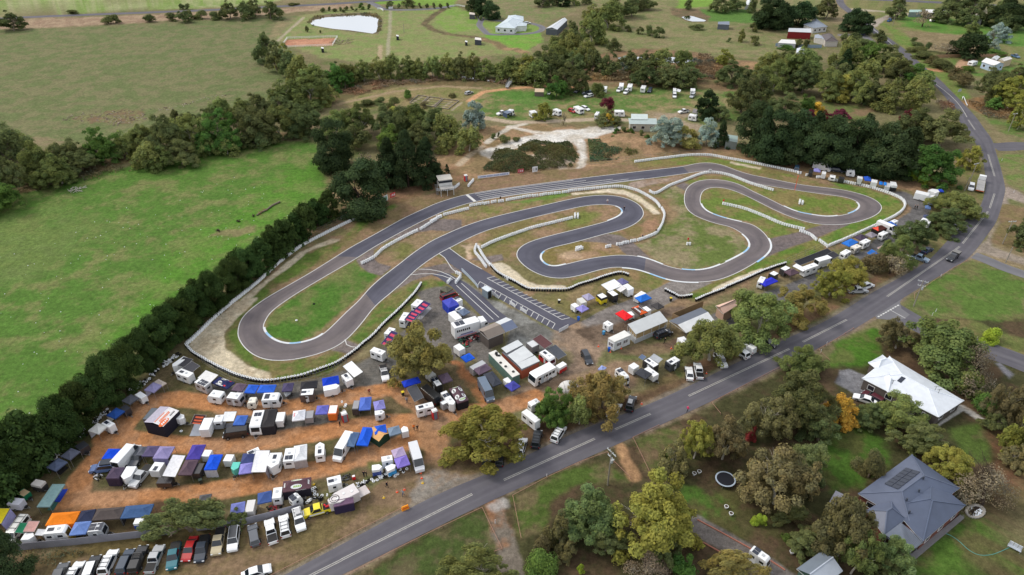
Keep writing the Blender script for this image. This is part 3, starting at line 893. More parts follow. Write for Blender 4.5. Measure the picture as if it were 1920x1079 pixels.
RUNS=[('W','white tyre stack in the long barrier between cypress hedge and gravel trap',[('X',[890,75,800,122,700,170,560,240,450,300,380,350,280,430,150,550,0,670]),('s',[440,566,400,600,370,630,350,648])]),('B','black tyre stack with white top in the curved barrier above the caravans',[('s',[350,650,360,662,380,675,400,686,433,702,467,713,500,718,533,714,567,707.5,600,696,625,687,642,678,667,660,680,648.5,700,632,721.7,608.4,743.4,588.4,763.4,568.4,780,550,790,534])]),('W','white tyre stack in the barrier inside the start straight',[('X',[860,415,940,375,1000,320,1100,260,1200,210,1240,192])]),('W','white tyre stack in the broken barrier between the two straights',[('X',[1255,185,1320,145]),('X',[1330,138,1360,120]),('X',[1370,110,1400,97]),('Y',[30,530,65,512]),('Y',[75,500,110,488]),('Y',[125,480,305,435]),('Y',[315,415,405,398]),('Y',[418,400,460,392]),('Y',[470,390,512,382]),('Y',[522,384,565,378]),('Y',[578,374,710,350]),('Y',[720,348,765,342]),('Y',[772,344,815,338]),('Y',[822,338,864,330]),('Y',[880,330,925,325]),('Y',[932,324,975,320]),('Y',[982,318,1025,312])]),('W','white tyre stack in the barrier curving round the gravel trap',[('Y',[1025,308,1150,295,1320,278,1400,276,1480,292,1550,318,1650,380,1690,430]),('g',[1120,490,1140,530,1130,590,1100,650,1060,685,940,730]),('g',[925,732,878,738]),('g',[870,745,822,750]),('g',[822,757,772,762]),('g',[735,772,702,780])]),('W','white tyre stack in the barrier of the upper loop',[('Z',[200,310,240,322,330,272,430,235,540,195,620,190,720,210,850,260,1000,305])]),('W','white tyre stack in the far barrier behind the main straight',[('Z',[105,120,300,95,450,78,580,77,700,98,850,125,1000,155,1150,187]),('Z',[1155,192,1182,195]),('Z',[1205,206,1240,208]),('Z',[1272,220,1308,220])]),('W','white tyre stack in the barrier round the far hairpin',[('Z',[1350,232,1480,255,1600,280,1700,310,1780,340,1822,365,1838,392,1828,425,1780,465,1680,515,1560,570,1450,620,1350,660])]),('W','white tyre stack in the diagonal barrier across the infield grass',[('Z',[670,390,800,420,920,465,1050,520,1190,555]),('Z',[1165,565,1230,590,1270,625]),('Z',[1290,628,1345,668])]),('W','white tyre stack in the short barrier within the hairpin grass',[('Y',[400,715,480,675,600,630,760,575,900,540,1060,500]),('Y',[1072,500,1072,475]),('Y',[1092,500,1092,475])]),('W','white tyre stack in the doubled barrier at pit entry',[('Y',[360,700,348,745,380,790,432,860]),('Y',[372,715,410,780,460,850])]),('B','black tyre stack with white top between gravel trap and pit lane',[('Y',[462,845,500,890,560,930,640,970,730,1018,800,1024,900,1026,1020,1023,1100,990,1200,960,1300,925,1400,903,1470,925])]),('B','black tyre stack with white top beside the far paddock gate',[('I',[1120,250,1200,290,1270,322,1400,305]),('I',[1430,352,1550,300,1726,235]),('J',[0,765,200,680,400,590,610,520])]),('W','white tyre stack round the race control box',[('2',[0,462,60,464,230,445,330,375]),('2',[465,405,545,310])]),('W','white tyre stack in a short bundle at the grid lane entry',[('U',[0,265,40,220]),('U',[100,150,150,170]),('U',[95,265,150,195])]),('W','white tyre stack in the loose cluster within the inner hairpin',[('Y',[1080,735,1130,720]),('Y',[1082,722,1128,712])]),('W','white tyre stack in the pair on the far infield grass',[('Z',[1162,388,1164,370]),('Z',[1180,390,1182,374]),('Z',[440,650,458,650])]),]
ST=[]
for kind,lab,segs in RUNS:
 for cr,q in segs:
  P=catmull(ats(cr,q),6)
  d=0.0
  nxt=0.0
  for a,b in zip(P[:-1],P[1:]):
   l=(b-a).length
   while nxt<=d+l:
    p=a.lerp(b,(nxt-d)/max(l,1e-6))
    ST.append((p.x**2+p.y**2+HC*HC,kind,lab,p))
    nxt+=0.71
   d+=l
ST.sort(key=lambda s:s[0])
for k,(d,kind,lab,p)in enumerate(ST[:298]):
 o=link('tyre_stack',SMW if kind=='W' else SMB,None,(p.x+random.uniform(-.04,.04),p.y+random.uniform(-.04,.04),0),random.random()*6)
 tag(o,lab,'tyre stack','tyre stacks of the track barriers')
v,f,mi=[],[],[]
allm=[WT,BT,DARKP]
for d,kind,lab,p in ST[298:]:
 sme=SMW if kind=='W' else SMB
 n0=len(v)
 ox,oy=p.x+random.uniform(-.04,.04),p.y+random.uniform(-.04,.04)
 v.extend([(q.co.x+ox,q.co.y+oy,q.co.z)for q in sme.vertices])
 f.extend([tuple(i+n0 for i in q.vertices)for q in sme.polygons])
 mi.extend([allm.index(sme.materials[q.material_index])for q in sme.polygons])
me=bpy.data.meshes.new('tyre_barrier')
me.from_pydata(v,[],f)
for m in allm:
 me.materials.append(m)
me.polygons.foreach_set('material_index',mi)
o=tag(link('tyre_barrier',me),'long rows of white tyre stacks bordering the farther parts of the track','tyre barrier')
struct(o,'stuff')
print('TYRES',len(ST))
# ================================================================ vehicles, caravans, canopies
def pane(mb,q,m,sh=0.12,th=0.02,shv=None):
 q=[Vector(p)for p in q]
 c=sum(q,Vector())/4
 n=(q[1]-q[0]).cross(q[3]-q[0]).normalized()
 r=[p.lerp(c,sh)for p in q]
 mb.hexa([p-n*.01 for p in r],[p+n*th for p in r],m)
CARS={'sedan':(4.7,1.82,1.45,.95,.80,1.05,.30,-1.0,-1.75,.98),'hatch':(4.1,1.76,1.50,.95,.82,1.15,.45,-1.5,-1.95,.95),'wagon':(4.75,1.82,1.52,.95,.82,1.1,.4,-1.95,-2.3,.95),'suv':(4.8,1.9,1.78,1.08,.98,1.2,.6,-2.0,-2.32,1.08),'ute':(5.3,1.88,1.78,1.08,.98,1.25,.6,-.55,-.8,1.05),'van':(4.9,1.8,1.98,1.15,1.0,2.2,1.55,-2.3,-2.42,1.15),'bigvan':(6.3,2.0,2.65,1.45,1.2,2.55,1.75,-3.0,-3.12,1.45)}
def wheel_meshes(r=.34,w=.22):
 def mk():
  a=MB()
  a.cyl((0,0,0),r,w,RUBBER,14,'y')
  b=MB()
  b.cyl((0,0,0),r*.62,w+.03,RIM,10,'y')
  return a.mesh('wheel'),b.mesh('rim')
 return cached(('wheel',r,w),mk)
def add_wheel(root,x,y,r=.34,w=.22):
 a,b=wheel_meshes(r,w)
 o=link('wheel',a,root,(x,y,r))
 link('rim',b,o)
def car_meshes(kind,rgb,tray):
 L,W,H,belt,bz,wb,rf,rr,rb,dz=CARS[kind]
 P=paint(rgb)
 out=[]
 hl=L/2
 b=MB()
 van=kind in('van','bigvan')
 prof=[(-hl+.06,.3),(-hl,.5),(-hl+.02,dz-.08),(-hl+.1,dz),(wb,belt),(hl-.35,bz),(hl-.06,bz-.16),(hl,.5),(hl-.06,.3)]
 b.extr_y(prof,W/2,P,lambda x,z:W/2-(.07 if z>.75 else 0)-(.12 if abs(x)>hl-.2 else 0))
 if kind=='ute':
  cab0=-.82
  k=MB()
 cb,ct=W/2-.08,W/2-(.12 if van else.24)
 lo=[(rb,-cb,belt-.03),(wb,-cb,belt-.03),(wb,cb,belt-.03),(rb,cb,belt-.03)]
 hi=[(rr,-ct,H),(rf,-ct,H),(rf,ct,H),(rr,ct,H)]
 b.hexa(lo,hi,P)
 out.append(('body',b.mesh('body',bevel=.05,seg=2,smooth=False),(0,0,0)))
 g=MB()
 pane(g,[lo[1],lo[2],hi[2],hi[1]],GLASS,.05)
 out.append(('windscreen',g.mesh('windscreen'),(0,0,0)))
 g=MB()
 pane(g,[lo[3],lo[0],hi[0],hi[3]],GLASS,.14)
 out.append(('rear_window',g.mesh('rear_window'),(0,0,0)))
 for s in(0,1):
  g=MB()
  if kind=='bigvan':
   x0=1.2
   q=[(x0,-cb,belt-.03),lo[1],hi[1],(x0,-ct,H)]if s==0 else[lo[2],(x0,cb,belt-.03),(x0,ct,H),hi[2]]
  else:
   q=[lo[0],lo[1],hi[1],hi[0]]if s==0 else[lo[2],lo[3],hi[3],hi[2]]
  pane(g,q,GLASS,.16)
  out.append(('side_window',g.mesh('side_window'),(0,0,0)))
 for s in(-1,1):
  g=MB()
  g.box((hl-.08,s*(W/2-.3),bz-.2),(.16,.34,.14),HEADL)
  out.append(('headlight',g.mesh('headlight'),(0,0,0)))
  g=MB()
  g.box((-hl+.03,s*(W/2-.22),dz-.22),(.12,.2,.26),TAILL)
  out.append(('tail_light',g.mesh('tail_light'),(0,0,0)))
 if kind=='ute':
  g=MB()
  if tray=='open':
   x0,x1=-hl+.12,-.95
   g.box(((x0+x1)/2,0,dz+.01),(x1-x0,W-.36,.03),DARKP)
   out.append(('tray_liner',g.mesh('tray_liner'),(0,0,0)))
  elif tray=='canopy':
   x0,x1=-hl+.05,-.75
   g.hexa([(x0,-.82,dz),(x1,-.82,dz),(x1,.82,dz),(x0,.82,dz)],[(x0+.15,-.72,H+.02),(x1,-.72,H+.02),(x1,.72,H+.02),(x0+.15,.72,H+.02)],P)
   out.append(('tray_canopy',g.mesh('tray_canopy',bevel=.04),(0,0,0)))
  elif tray=='box':
   x0,x1=-hl-.1,-.85
   g.box(((x0+x1)/2,0,dz+.42),(x1-x0,1.85,.8),plain((60,62,66)))
   g.box(((x0+x1)/2,0,dz+.84),(x1-x0+.04,1.89,.05),plain((128,126,124)))
   out.append(('tray_canopy',g.mesh('tray_canopy',bevel=.02),(0,0,0)))
 return out
def car(cr,rx,ry,fx,fy,kind,rgb,label,cat=None,tray=None,rack=None,group=None,roof=None,name=None):
 z=CARS[kind][2]*.55
 a,b=at(cr,rx,ry,z),at(cr,fx,fy,z)
 c=(a+b)/2
 d=b-a
 nm=name or{'ute':'utility_truck','van':'van','bigvan':'van','suv':'parked_car','sedan':'parked_car','hatch':'parked_car','wagon':'parked_car'}[kind]
 o=thing(nm,label,cat or{'ute':'ute','van':'van','bigvan':'van','suv':'car'}.get(kind,'car'),(c.x,c.y,0),math.atan2(d.y,d.x),group)
 for n,me,loc in cached((kind,tuple(rgb),tray),lambda:car_meshes(kind,rgb,tray)):
  link(n,me,o,loc)
 L,W,H=CARS[kind][:3]
 for sx in(L*.30,-L*.28):
  for s in(-1,1):
   add_wheel(o,sx,s*(W/2-.1))
 if rack:
  def mk():
   g=MB()
   zz=H+.08
   rr,rf=CARS[kind][7],CARS[kind][6]
   for s in(-1,1):
    g.box(((rr+rf)/2-.1,s*.58,zz),(rf-rr-.5,.05,.05),DARKP)
   for t in(.2,.5,.8):
    g.box((rr+(rf-rr)*t-.1,0,zz+.03),(.08,1.3,.04),DARKP)
   if rack=='tent':
    g.box(((rr+rf)/2-.1,0,zz+.2),(1.9,1.35,.28),plain((58,64,74)))
   if rack=='load':
    g.box(((rr+rf)/2-.1,.1,zz+.15),(1.3,.9,.2),plain((190,190,192)))
   return g.mesh('roof_rack')
  link('roof_rack',cached(('rack',kind,rack),mk),o)
 if roof:
  g=MB()
  rr,rf=CARS[kind][7],CARS[kind][6]
  g.box(((rr+rf)/2,0,H+.012),(rf-rr-.1,W-.62,.03),paint(roof))
  g.obj('roof_panel',o)
 return o
def caravan(cr,q,rgb,label,h=2.6,front=1,style='van',lower=None,side=None,solar=0,hatch=1,cat='caravan',name='caravan',group=None,wheels=1,nose=None,wmax=2.6,door=1,roof=None):
 """box on wheels. style: van (raked front), box (square), vee (pointed nose), pod (rounded)"""
 c,a,L,W=fit(cr,q,h)
 W=min(max(W,1.3),wmax)
 if front<0:
  a+=math.pi
 o=thing(name,label,cat,c,a,group)
 P=paint(rgb)
 hl,hw=L/2,W/2
 z0=.42
 b=MB()
 if style=='van':
  b.extr_y([(-hl+.12,z0),(-hl,z0+.5),(-hl+.05,h-.12),(-hl+.2,h),(hl-.55,h),(hl-.25,h-.25),(hl,z0+.75),(hl-.1,z0)],hw,P)
 elif style=='pod':
  n=7
  prof=[(-hl,z0)]+[(-hl*math.cos(math.pi*k/n*1.0),z0+.35+(h-z0-.35)*math.sin(math.pi*k/n)**.45)for k in range(n+1)]+[(hl,z0)]
  b.extr_y(prof,hw,P)
 elif style=='vee':
  r=[(-hl,-hw),(hl-W*.42,-hw),(hl,0),(hl-W*.42,hw),(-hl,hw)]
  b.hexa([(x,y,z0)for x,y in r],[(x,y,h)for x,y in r],P)
 else:
  b.box((0,0,(z0+h)/2),(L,W,h-z0),P)
 link('body',b.mesh('body',bevel=.05 if style!='box' else.025,seg=2),o)
 if lower:
  g=MB()
  zz=z0+(h-z0)*.62
  xo=hl if style not in('vee','van')else hl-.3
  g.box(((xo-hl)/2,0,(z0-.04+zz)/2),(xo+hl+.03,W+.03,zz-z0+.04),paint(lower))
  g.obj('lower_panel',o)
 if roof:
  g=MB()
  x1=hl-.62 if style=='van' else hl-.05
  g.box(((x1-hl+.25)/2,0,h+.012),(x1+hl-.3,W-.12,.03),paint(roof))
  g.obj('roof_panel',o)
 if cat=='caravan':
  for s in(-1,1):
   for fx in((-.28,.2)if L>3.2 else(-.05,)):
    g=MB()
    zz=z0+(h-z0)*.6
    g.box((L*fx,s*(hw+.012),zz),(min(.9,L*.22),.035,.5),GLASS)
    g.obj('window',o)
  if style=='van':
   g=MB()
   pane(g,[(hl,-hw,z0+.75),(hl,hw,z0+.75),(hl-.25,hw,h-.25),(hl-.25,-hw,h-.25)],GLASS,.25)
   g.obj('front_window',o)
  g=MB()
  g.box((-hl-.005,0,z0+(h-z0)*.62),(.04,W*.5,.45),GLASS)
  g.obj('rear_window',o)
  if door:
   g=MB()
   g.box((L*.02,-hw-.01,z0+(h-z0)*.45),(.62,.03,(h-z0)*.8),plain((205,208,212)))
   g.obj('door',o)
 else:
  g=MB()
  g.box((-hl-.008,0,z0+(h-z0)*.5),(.03,W*.86,(h-z0)*.86),paint([int(v*.93)for v in rgb]))
  g.obj('rear_door',o)
 if hatch:
  g=MB()
  g.box((L*.12,W*.05,h+.06),(.45,.45,.1),plain((190,194,198)))
  g.obj('roof_hatch',o)
 for k in range(solar):
  g=MB()
  g.box((-L*.22+(k//2)*1.1,(-.36+.74*(k%2))if solar>1 else 0,h+.05),(1.0,.66,.04),SOLAR)
  g.obj('solar_panel',o)
 if wheels:
  for x in((0,)if L<4.6 else(-.38,.38)):
   for s in(-1,1):
    add_wheel(o,x-.1,s*(hw-.08),.31,.2)
  g=MB()
  for s in(-1,1):
   g.bar((hl-.1,s*hw*.6,z0+.02),(hl+1.05,0,z0+.02),.045,STEEL)
  g.bar((hl+.85,0,.05),(hl+.85,0,.75),.04,STEEL)
  g.box((hl+.35,0,z0+.2),(.35,.5,.3),DARKP)
  g.obj('drawbar',o)
 return o
def trailer(cr,q,rgb,label,h=2.1,**k):
 k.setdefault('style','box')
 k.setdefault('hatch',0)
 return caravan(cr,q,rgb,label,h=h,cat='trailer',name='box_trailer',**k)
def canopy_mesh(L,W,ap,m,val=.24,m2=None):
 b=MB()
 hl,hw=L/2,W/2
 N=5
 rings=[]
 for k in range(N+1):
  t=k/N
  z=ap*(t**1.18)
  ex,ey=hl-t*hw,hw-t*hw
  q=[]
  for(sx,sy),(tx,ty)in(((-1,-1),(1,-1)),((1,-1),(1,1)),((1,1),(-1,1)),((-1,1),(-1,-1))):
   for j in range(4):
    f=j/4
    sag=.10*(1-t)*t*4*math.sin(math.pi*f)*.5
    q.append((ex*(sx+(tx-sx)*f),ey*(sy+(ty-sy)*f),z-sag))
  rings.append(q)
 n=16
 for k in range(N):
  for i in range(n):
   j=(i+1)%n
   a,c,d,e=rings[k][i],rings[k][j],rings[k+1][j],rings[k+1][i]
   mm=m2 if(m2 and i//4 in(1,3))else m
   if k==N-1 and L-W<.05:
    b.face([a,c,(0,0,ap)],mm)
   else:
    b.face([a,c,d,e],mm)
 r=rings[0]
 for i in range(n):
  j=(i+1)%n
  b.face([(r[i][0],r[i][1],-val),(r[j][0],r[j][1],-val),r[j],r[i]],m)
 return b.mesh('fabric_roof')
def canopy(cr,q,rgb,label,z=2.15,ap=None,walls='',wall=None,flat=0,group='pop-up canopies in the paddock',logo=None,alt=None,legs=1):
 """walls: any of f b l r (sides of the fitted rectangle: f=+x b=-x l=+y r=-y)"""
 c,a,L,W=fit(cr,q,z)
 o=thing('canopy',label,'canopy',c,a,group)
 m=fabric(rgb)
 ap=ap if ap is not None else min(1.1,W*.32)
 me=canopy_mesh(L,W,ap,m,m2=fabric(alt)if alt else None)
 r=link('fabric_roof',me,o,(0,0,z))
 for sx in(-1,1):
  for sy in(-1,1):
   g=MB()
   g.bar((sx*(L/2-.05),sy*(W/2-.05),0),(sx*(L/2-.05),sy*(W/2-.05),z),.03,STEEL)
   g.obj('leg',o)
 wm=fabric(wall or rgb)
 for s in walls:
  g=MB()
  hl,hw=L/2-.01,W/2-.01
  e={'f':((hl,-hw),(hl,hw)),'b':((-hl,hw),(-hl,-hw)),'l':((hl,hw),(-hl,hw)),'r':((-hl,-hw),(hl,-hw))}[s]
  (x0,y0),(x1,y1)=e
  n=6
  d=Vector((y1-y0,x0-x1,0)).normalized()
  pr=None
  for k in range(n+1):
   t=k/n
   x,y=x0+(x1-x0)*t,y0+(y1-y0)*t
   off=d*(.07*(k%2))
   cur=((x-off.x*.3,y-off.y*.3,z-.2),(x+off.x,y+off.y,.03))
   if pr:
    g.face([pr[1],cur[1],cur[0],pr[0]],wm)
   pr=cur
  g.obj('wall_panel',o)
 if logo:
  logo(o,r,L,W,z,ap)
 return o
def awning(cr,q,rgb,label,z=2.25,dz=.35,group='flat awnings in the paddock',cat='awning',wall=None,rgb2=None,stripes=None,tilt=1):
 c,a,L,W=fit(cr,q,z)
 o=thing('awning',label,cat,c,a,group)
 m=fabric(rgb)
 g=MB()
 n=6
 P={}
 for i in range(n+1):
  for j in range(n+1):
   u,v=i/n,j/n
   P[i,j]=(L*(u-.5),W*(v-.5),z+tilt*dz*(v-.5)-.12*math.sin(math.pi*u)*math.sin(math.pi*v))
 for i in range(n):
  for j in range(n):
   mm=m
   if stripes and(i//1)%2==0 and 0<j<n-1:
    mm=fabric(stripes)
   if rgb2 and j>=n//2:
    mm=fabric(rgb2)
   g.face([P[i,j],P[i+1,j],P[i+1,j+1],P[i,j+1]],mm)
 me=g.mesh('fabric_roof')
 link('fabric_roof',me,o)
 g=MB()
 for i in(0,n):
  g.bar(P[i,0],P[i,n],.03,STEEL)
 for j in(0,n):
  g.bar(P[0,j],P[n,j],.03,STEEL)
 g.obj('frame',o)
 for i,j in((0,0),(n,0),(0,n),(n,n)):
  g=MB()
  p=P[i,j]
  g.bar((p[0]*.98,p[1]*.98,0),(p[0]*.98,p[1]*.98,p[2]),.025,STEEL)
  g.obj('pole',o)
 if wall:
  g=MB()
  s=-1
  g.face([(-L/2,s*W/2,z-.3),(L/2,s*W/2,z-.3),(L/2,s*(W/2+.25),.05),(-L/2,s*(W/2+.25),.05)],fabric(wall))
  g.obj('wall_panel',o)
 return o
def slab_on(roof,L,W,ap,side,parts):
 """flat printed shapes lying on one slope of a canopy roof. side r/l (-y/+y) or f/b; parts = list of (mesh builder fn)"""
 pass
def print_on(o,me,L,W,z,ap,side='r',off=0.0,up=.42):
 """fix a flat mesh (drawn in its xy plane) on a canopy slope, reading from outside"""
 hw=W/2
 sl=math.atan2(ap,hw)
 d=link('print',me,o)
 y=-(hw-up*hw)
 zz=z+ap*(up**1.18)+.05
 if side=='r':
  d.location=(off,y,zz)
  d.rotation_euler=(sl,0,0)
 elif side=='l':
  d.location=(off,-y,zz)
  d.rotation_euler=(sl,0,math.pi)
 elif side=='f':
  d.location=(L/2-up*hw,off,zz)
  d.rotation_euler=(sl,0,math.pi/2)
 else:
  d.location=(-L/2+up*hw,off,zz)
  d.rotation_euler=(sl,0,-math.pi/2)
 return d
def oval(w,h,m,m2):
 g=MB()
 n=20
 g.face([(w*math.cos(2*math.pi*i/n),h*math.sin(2*math.pi*i/n),0)for i in range(n)],m)
 if m2:
  for k in range(4):
   x=-w*.55+k*w*.36
   g.face([(x,-h*.35,.012),(x+w*.24,-h*.35,.012),(x+w*.32,h*.4,.012),(x+w*.08,h*.4,.012)],m2)
 return g.mesh('print')
def bars(w,h,n,m,slant=.3):
 g=MB()
 s=w/n
 for k in range(n):
  x=-w/2+k*s
  g.face([(x,-h/2,0),(x+s*.68,-h/2,0),(x+s*.68+h*slant,h/2,0),(x+h*slant,h/2,0)],m)
 return g.mesh('print')
INKW=plain((226,228,230))
INKB=plain((40,36,40))
INKG=plain((150,196,60))
INKR=plain((206,44,52))
INKO=plain((226,110,50))
# ================================================================ what stands in the paddock
WH,OFF,BLK,CHR=(236,238,240),(222,222,218),(34,34,37),(62,64,70)
G1='cars parked along the paddock fence and road'
SIL,NAV=(176,180,184),(38,52,78)
def C(cr,rx,ry,fx,fy,kind,rgb,label,**k):
 k.setdefault('group',G1)
 return car(cr,rx,ry,fx,fy,kind,rgb,label,**k)
C('A',430,1115,462,1035,'suv',(82,86,92),'grey car cut off at the lower edge, leftmost of the row below the fence')
C('A',530,1112,578,1022,'suv',WH,'white four-wheel drive at the lower edge left of the white-roofed black one',rack='bars')
C('A',660,1090,715,950,'suv',(36,40,46),'black four-wheel drive with a white roof panel in the fence row',roof=WH)
C('A',775,1055,850,895,'suv',WH,'white four-wheel drive with roof rails between two dark cars in the fence row',rack='bars')
C('A',908,1045,975,892,'wagon',(52,66,84),'slate blue station wagon in the row below the grey fence')
C('A',1003,1036,1072,868,'ute',(36,38,42),'black ute with a closed canopy and roof rack below the fence',tray='canopy',rack='bars')
C('A',1125,1032,1195,868,'ute',SIL,'silver ute with a black tray cover beside the blue-green ute',tray='open')
C('B',37,840,4,1008,'ute',(18,104,118),'teal ute nose towards the road beside the red car',tray='open')
C('B',166,815,119,938,'sedan',(176,28,32),'small red sports car in the row below the fence')
C('B',255,785,213,958,'ute',(38,50,66),'dark navy ute with sports bar next to the red car',tray='open')
C('B',376,730,338,905,'ute',(184,172,142),'beige ute with open tray parked nose to the road',tray='open')
C('B',481,716,460,884,'suv',WH,'white four-wheel drive with sunroof beside the beige ute',roof=(70,72,76))
C('B',637,843,612,700,'wagon',(92,96,104),'grey station wagon with red tail lamps standing alone below the fence')
C('B',768,822,738,660,'ute',WH,'white ute with an empty brown tray below the fence',tray='open')
C('B',866,776,845,625,'suv',WH,'white wagon with black rear window third from the yellow ute',rack='bars')
C('B',944,574,984,736,'suv',WH,'white four-wheel drive with roof rack next to the yellow ute',rack='load')
C('B',545,1085,742,1020,'sedan',WH,'white sedan by the roadside at the lower edge of the picture')
yu=C('T',500,800,128,905,'ute',(232,214,40),'bright yellow and white ute with red gear in the tray',tray='open')
g=MB()
g.box((1.95,0,.935),(1.1,1.2,.05),WHITE,0)
g.box((.2,-.945,.8),(2.6,.02,.3),WHITE)
g.box((.2,.945,.8),(2.6,.02,.3),WHITE)
g.obj('white_livery',yu)
g=MB()
for k in range(5):
 g.box((-1.3-.25*k,random.uniform(-.4,.4),1.2),(.3,.3,.25),INKR,random.random())
g.obj('red_fuel_cans',yu)
C('A',893,238,1006,112,'bigvan',WH,'long white van beside the bright blue canopy in the third paddock row',roof=WH)
C('A',1066,140,1004,232,'wagon',(78,82,90),'dark grey wagon between the white van and the mauve canopies')
C('A',835,255,712,270,'suv',(96,120,168),'blue and white wagon with a folded roof tent at the row end',rack='tent')
C('A',1112,262,1002,390,'ute',SIL,'silver ute with a dark blue cargo bed behind the white vee-nosed trailer',tray='open')
C('A',180,660,78,795,'van',OFF,'white van with ladder rack beside the green sheet near the pines',rack='bars')
C('E',372,888,125,922,'van',BLK,'black van with yellow side stripe in front of the blue canopy')
C('F',468,158,496,298,'ute',WH,'white ute with loaded tray parked alone under the big gum',tray='open',rack='bars')
C('F',1068,545,905,405,'bigvan',BLK,'black van with glossy roof beside the flat dark awning',roof=(24,25,28))
C('H',120,830,218,1012,'bigvan',(98,114,134),'steel blue van nosing onto the orange track')
C('H',1160,535,1217,645,'wagon',(54,58,66),'charcoal wagon driving through the gravel junction')
C('G',898,232,1048,180,'van',(150,30,34),'red van with black roof between green tent and blue tent',roof=(30,30,33))
C('I',1030,695,1164,648,'suv',(44,50,62),'dark blue four-wheel drive beside the grey-roofed canteen',rack='bars')
C('L',76,595,60,478,'sedan',WH,'white hatch nearest the cone, left of the white ute by the road')
C('L',177,572,148,440,'ute',WH,'white ute with a black tray parked by the road under the gum',tray='open')
C('L',718,312,560,214,'ute',WH,'white ute with long white canopy at the verge under the gum',tray='canopy')
C('L',628,348,545,290,'suv',WH,'white four-wheel drive half hidden by the gum next to the white canopy ute')
C('L',345,340,425,465,'suv',WH,'white car mostly hidden under the big gum near the road')
C('L',800,190,905,240,'wagon',BLK,'black car in the deep shade beneath the roadside gums')
C('S',398,912,437,775,'suv',WH,'white hatch-backed car third from the left under the roadside trees',rack='bars')
C('S',558,848,590,685,'suv',(40,44,50),'black four-wheel drive with brown roof rack by the road',rack='bars')
C('S',745,788,842,635,'suv',WH,'white four-wheel drive with roof rack below the pine',rack='bars')
C('S',1313,533,1402,412,'suv',WH,'white wagon with cluttered roof bars near the russet gum',rack='load')
C('S',1508,472,1548,340,'suv',(46,48,56),'dark four-wheel drive rightmost of the five parked by the bend of trees',rack='load')
C('S',75,880,67,1032,'suv',(34,40,44),'black off-road wagon facing the road at the left of the tree line',rack='bars')
C('S',197,1005,214,890,'wagon',(46,46,52),'dark wagon with red lamps half under the big gum beside the black off-roader')
C('R',868,272,722,385,'ute',(36,40,48),'dark ute with a grey box body driving along the road',tray='box',group='cars on the road')
C('R',398,316,506,352,'ute',(130,150,172),'silver blue ute parked on the verge by the pale-limbed tree',tray='open')
C('R',490,285,575,240,'sedan',(44,62,96),'navy car tucked under the dark tree on the verge')
C('R',290,345,365,335,'sedan',WH,'white car mostly hidden behind the pale-limbed tree')
C('J',1372,740,1474,712,'suv',WH,'white four-wheel drive behind the silver ute under the olive trees')
C('J',1262,772,1418,768,'ute',SIL,'silver ute on the leaf litter under the olive trees',tray='open')
C('K',1140,718,1192,684,'suv',WH,'white car at the verge below the dark round tree')
C('K',1287,318,1280,368,'suv',WH,'white car parked beside the flatbed truck')
C('h',211,208,221,148,'suv',(56,84,108),'blue car on the dirt beneath the dark pines')
C('h',348,152,468,182,'bigvan',WH,'white campervan with open side under the dark pines')
C('h',478,188,570,200,'wagon',(52,62,80),'dark wagon towing a white caravan below the pines')
GC_='vehicles on the campground'
C('W',385,606,250,642,'ute',WH,'white ute beside the grey-blue awning on the campground',tray='open',group=GC_)
C('W',994,312,990,355,'hatch',WH,'small white car between beige tent trailer and round tree',group=GC_)
C('W',1000,600,1050,660,'wagon',WH,'white car showing behind the leaning campground tree',group=GC_)
C('W',1300,580,1356,608,'hatch',(178,30,36),'small red car beside a white caravan on the campground',group=GC_)
C('W',1488,545,1564,578,'wagon',WH,'white wagon right of the caravan beside the red car',group=GC_)
C('W',1425,292,1378,326,'wagon',CHR,'dark car at the left under the small campground trees',group=GC_)
C('W',1628,368,1514,390,'wagon',WH,'white wagon in front of the grey rig under small trees',group=GC_)
C('W',1620,330,1490,340,'ute',(84,94,108),'grey blue ute with white roof box under small trees',group=GC_,tray='canopy')
C('V',468,246,413,298,'suv',WH,'white car coupled to the leftmost of the far caravans',group=GC_)
C('V',560,272,506,328,'suv',WH,'white car coupled to the second far caravan',group=GC_)
C('V',870,255,836,304,'suv',(46,58,78),'dark blue car right of the third far caravan',group=GC_)
C('V',1187,322,1185,378,'suv',WH,'white car in front of the blue-fronted caravan with annex',group=GC_)
C('V',1458,325,1402,378,'suv',SIL,'silver car coupled to the rightmost far caravan',group=GC_)
C('V',1374,550,1246,572,'ute',WH,'white ute with a blue load near the dark bushy tree',tray='open',group=GC_)
C('b',1572,702,1618,686,'wagon',SIL,'silver car alone on the grass by the old garden beds',group=GC_)
C('7',702,296,790,290,'wagon',WH,'white car on the drive behind the verandah house',group='cars near the farms')
C('d',674,260,724,252,'ute',(40,48,78),'dark blue ute at the side street below the round trees',tray='open',group='cars near the farms')
C('d',892,158,932,142,'ute',(46,106,168),'bright blue ute under the roadside gum near the farm',tray='open',group='cars near the farms')
C('6',985,208,1028,200,'wagon',WH,'white car on the grass beside the leafless tree',group='cars near the farms')
C('4',1540,330,1612,356,'ute',(84,116,150),'blue ute beside the tan load behind the weatherboard house',tray='open',group='cars near the farms')
C('c',1860,728,1880,755,'hatch',(190,40,44),'red car among the trees right of the campground',group='cars near the farms')
C('M',345,712,238,676,'sedan',WH,'white car in the yard of the white-roofed house',group='cars in the gardens')
C('M',405,700,325,655,'wagon',(84,36,46),'maroon car with red lamps beside the white-roofed house',group='cars in the gardens')
GV='caravans in the paddock'
GT='box trailers in the paddock'
def V(cr,q,label,rgb=WH,**k):
 k.setdefault('group',GV)
 return caravan(cr,q,rgb,label,**k)
def Tr(cr,q,label,rgb=WH,**k):
 k.setdefault('group',GT)
 return trailer(cr,q,rgb,label,**k)
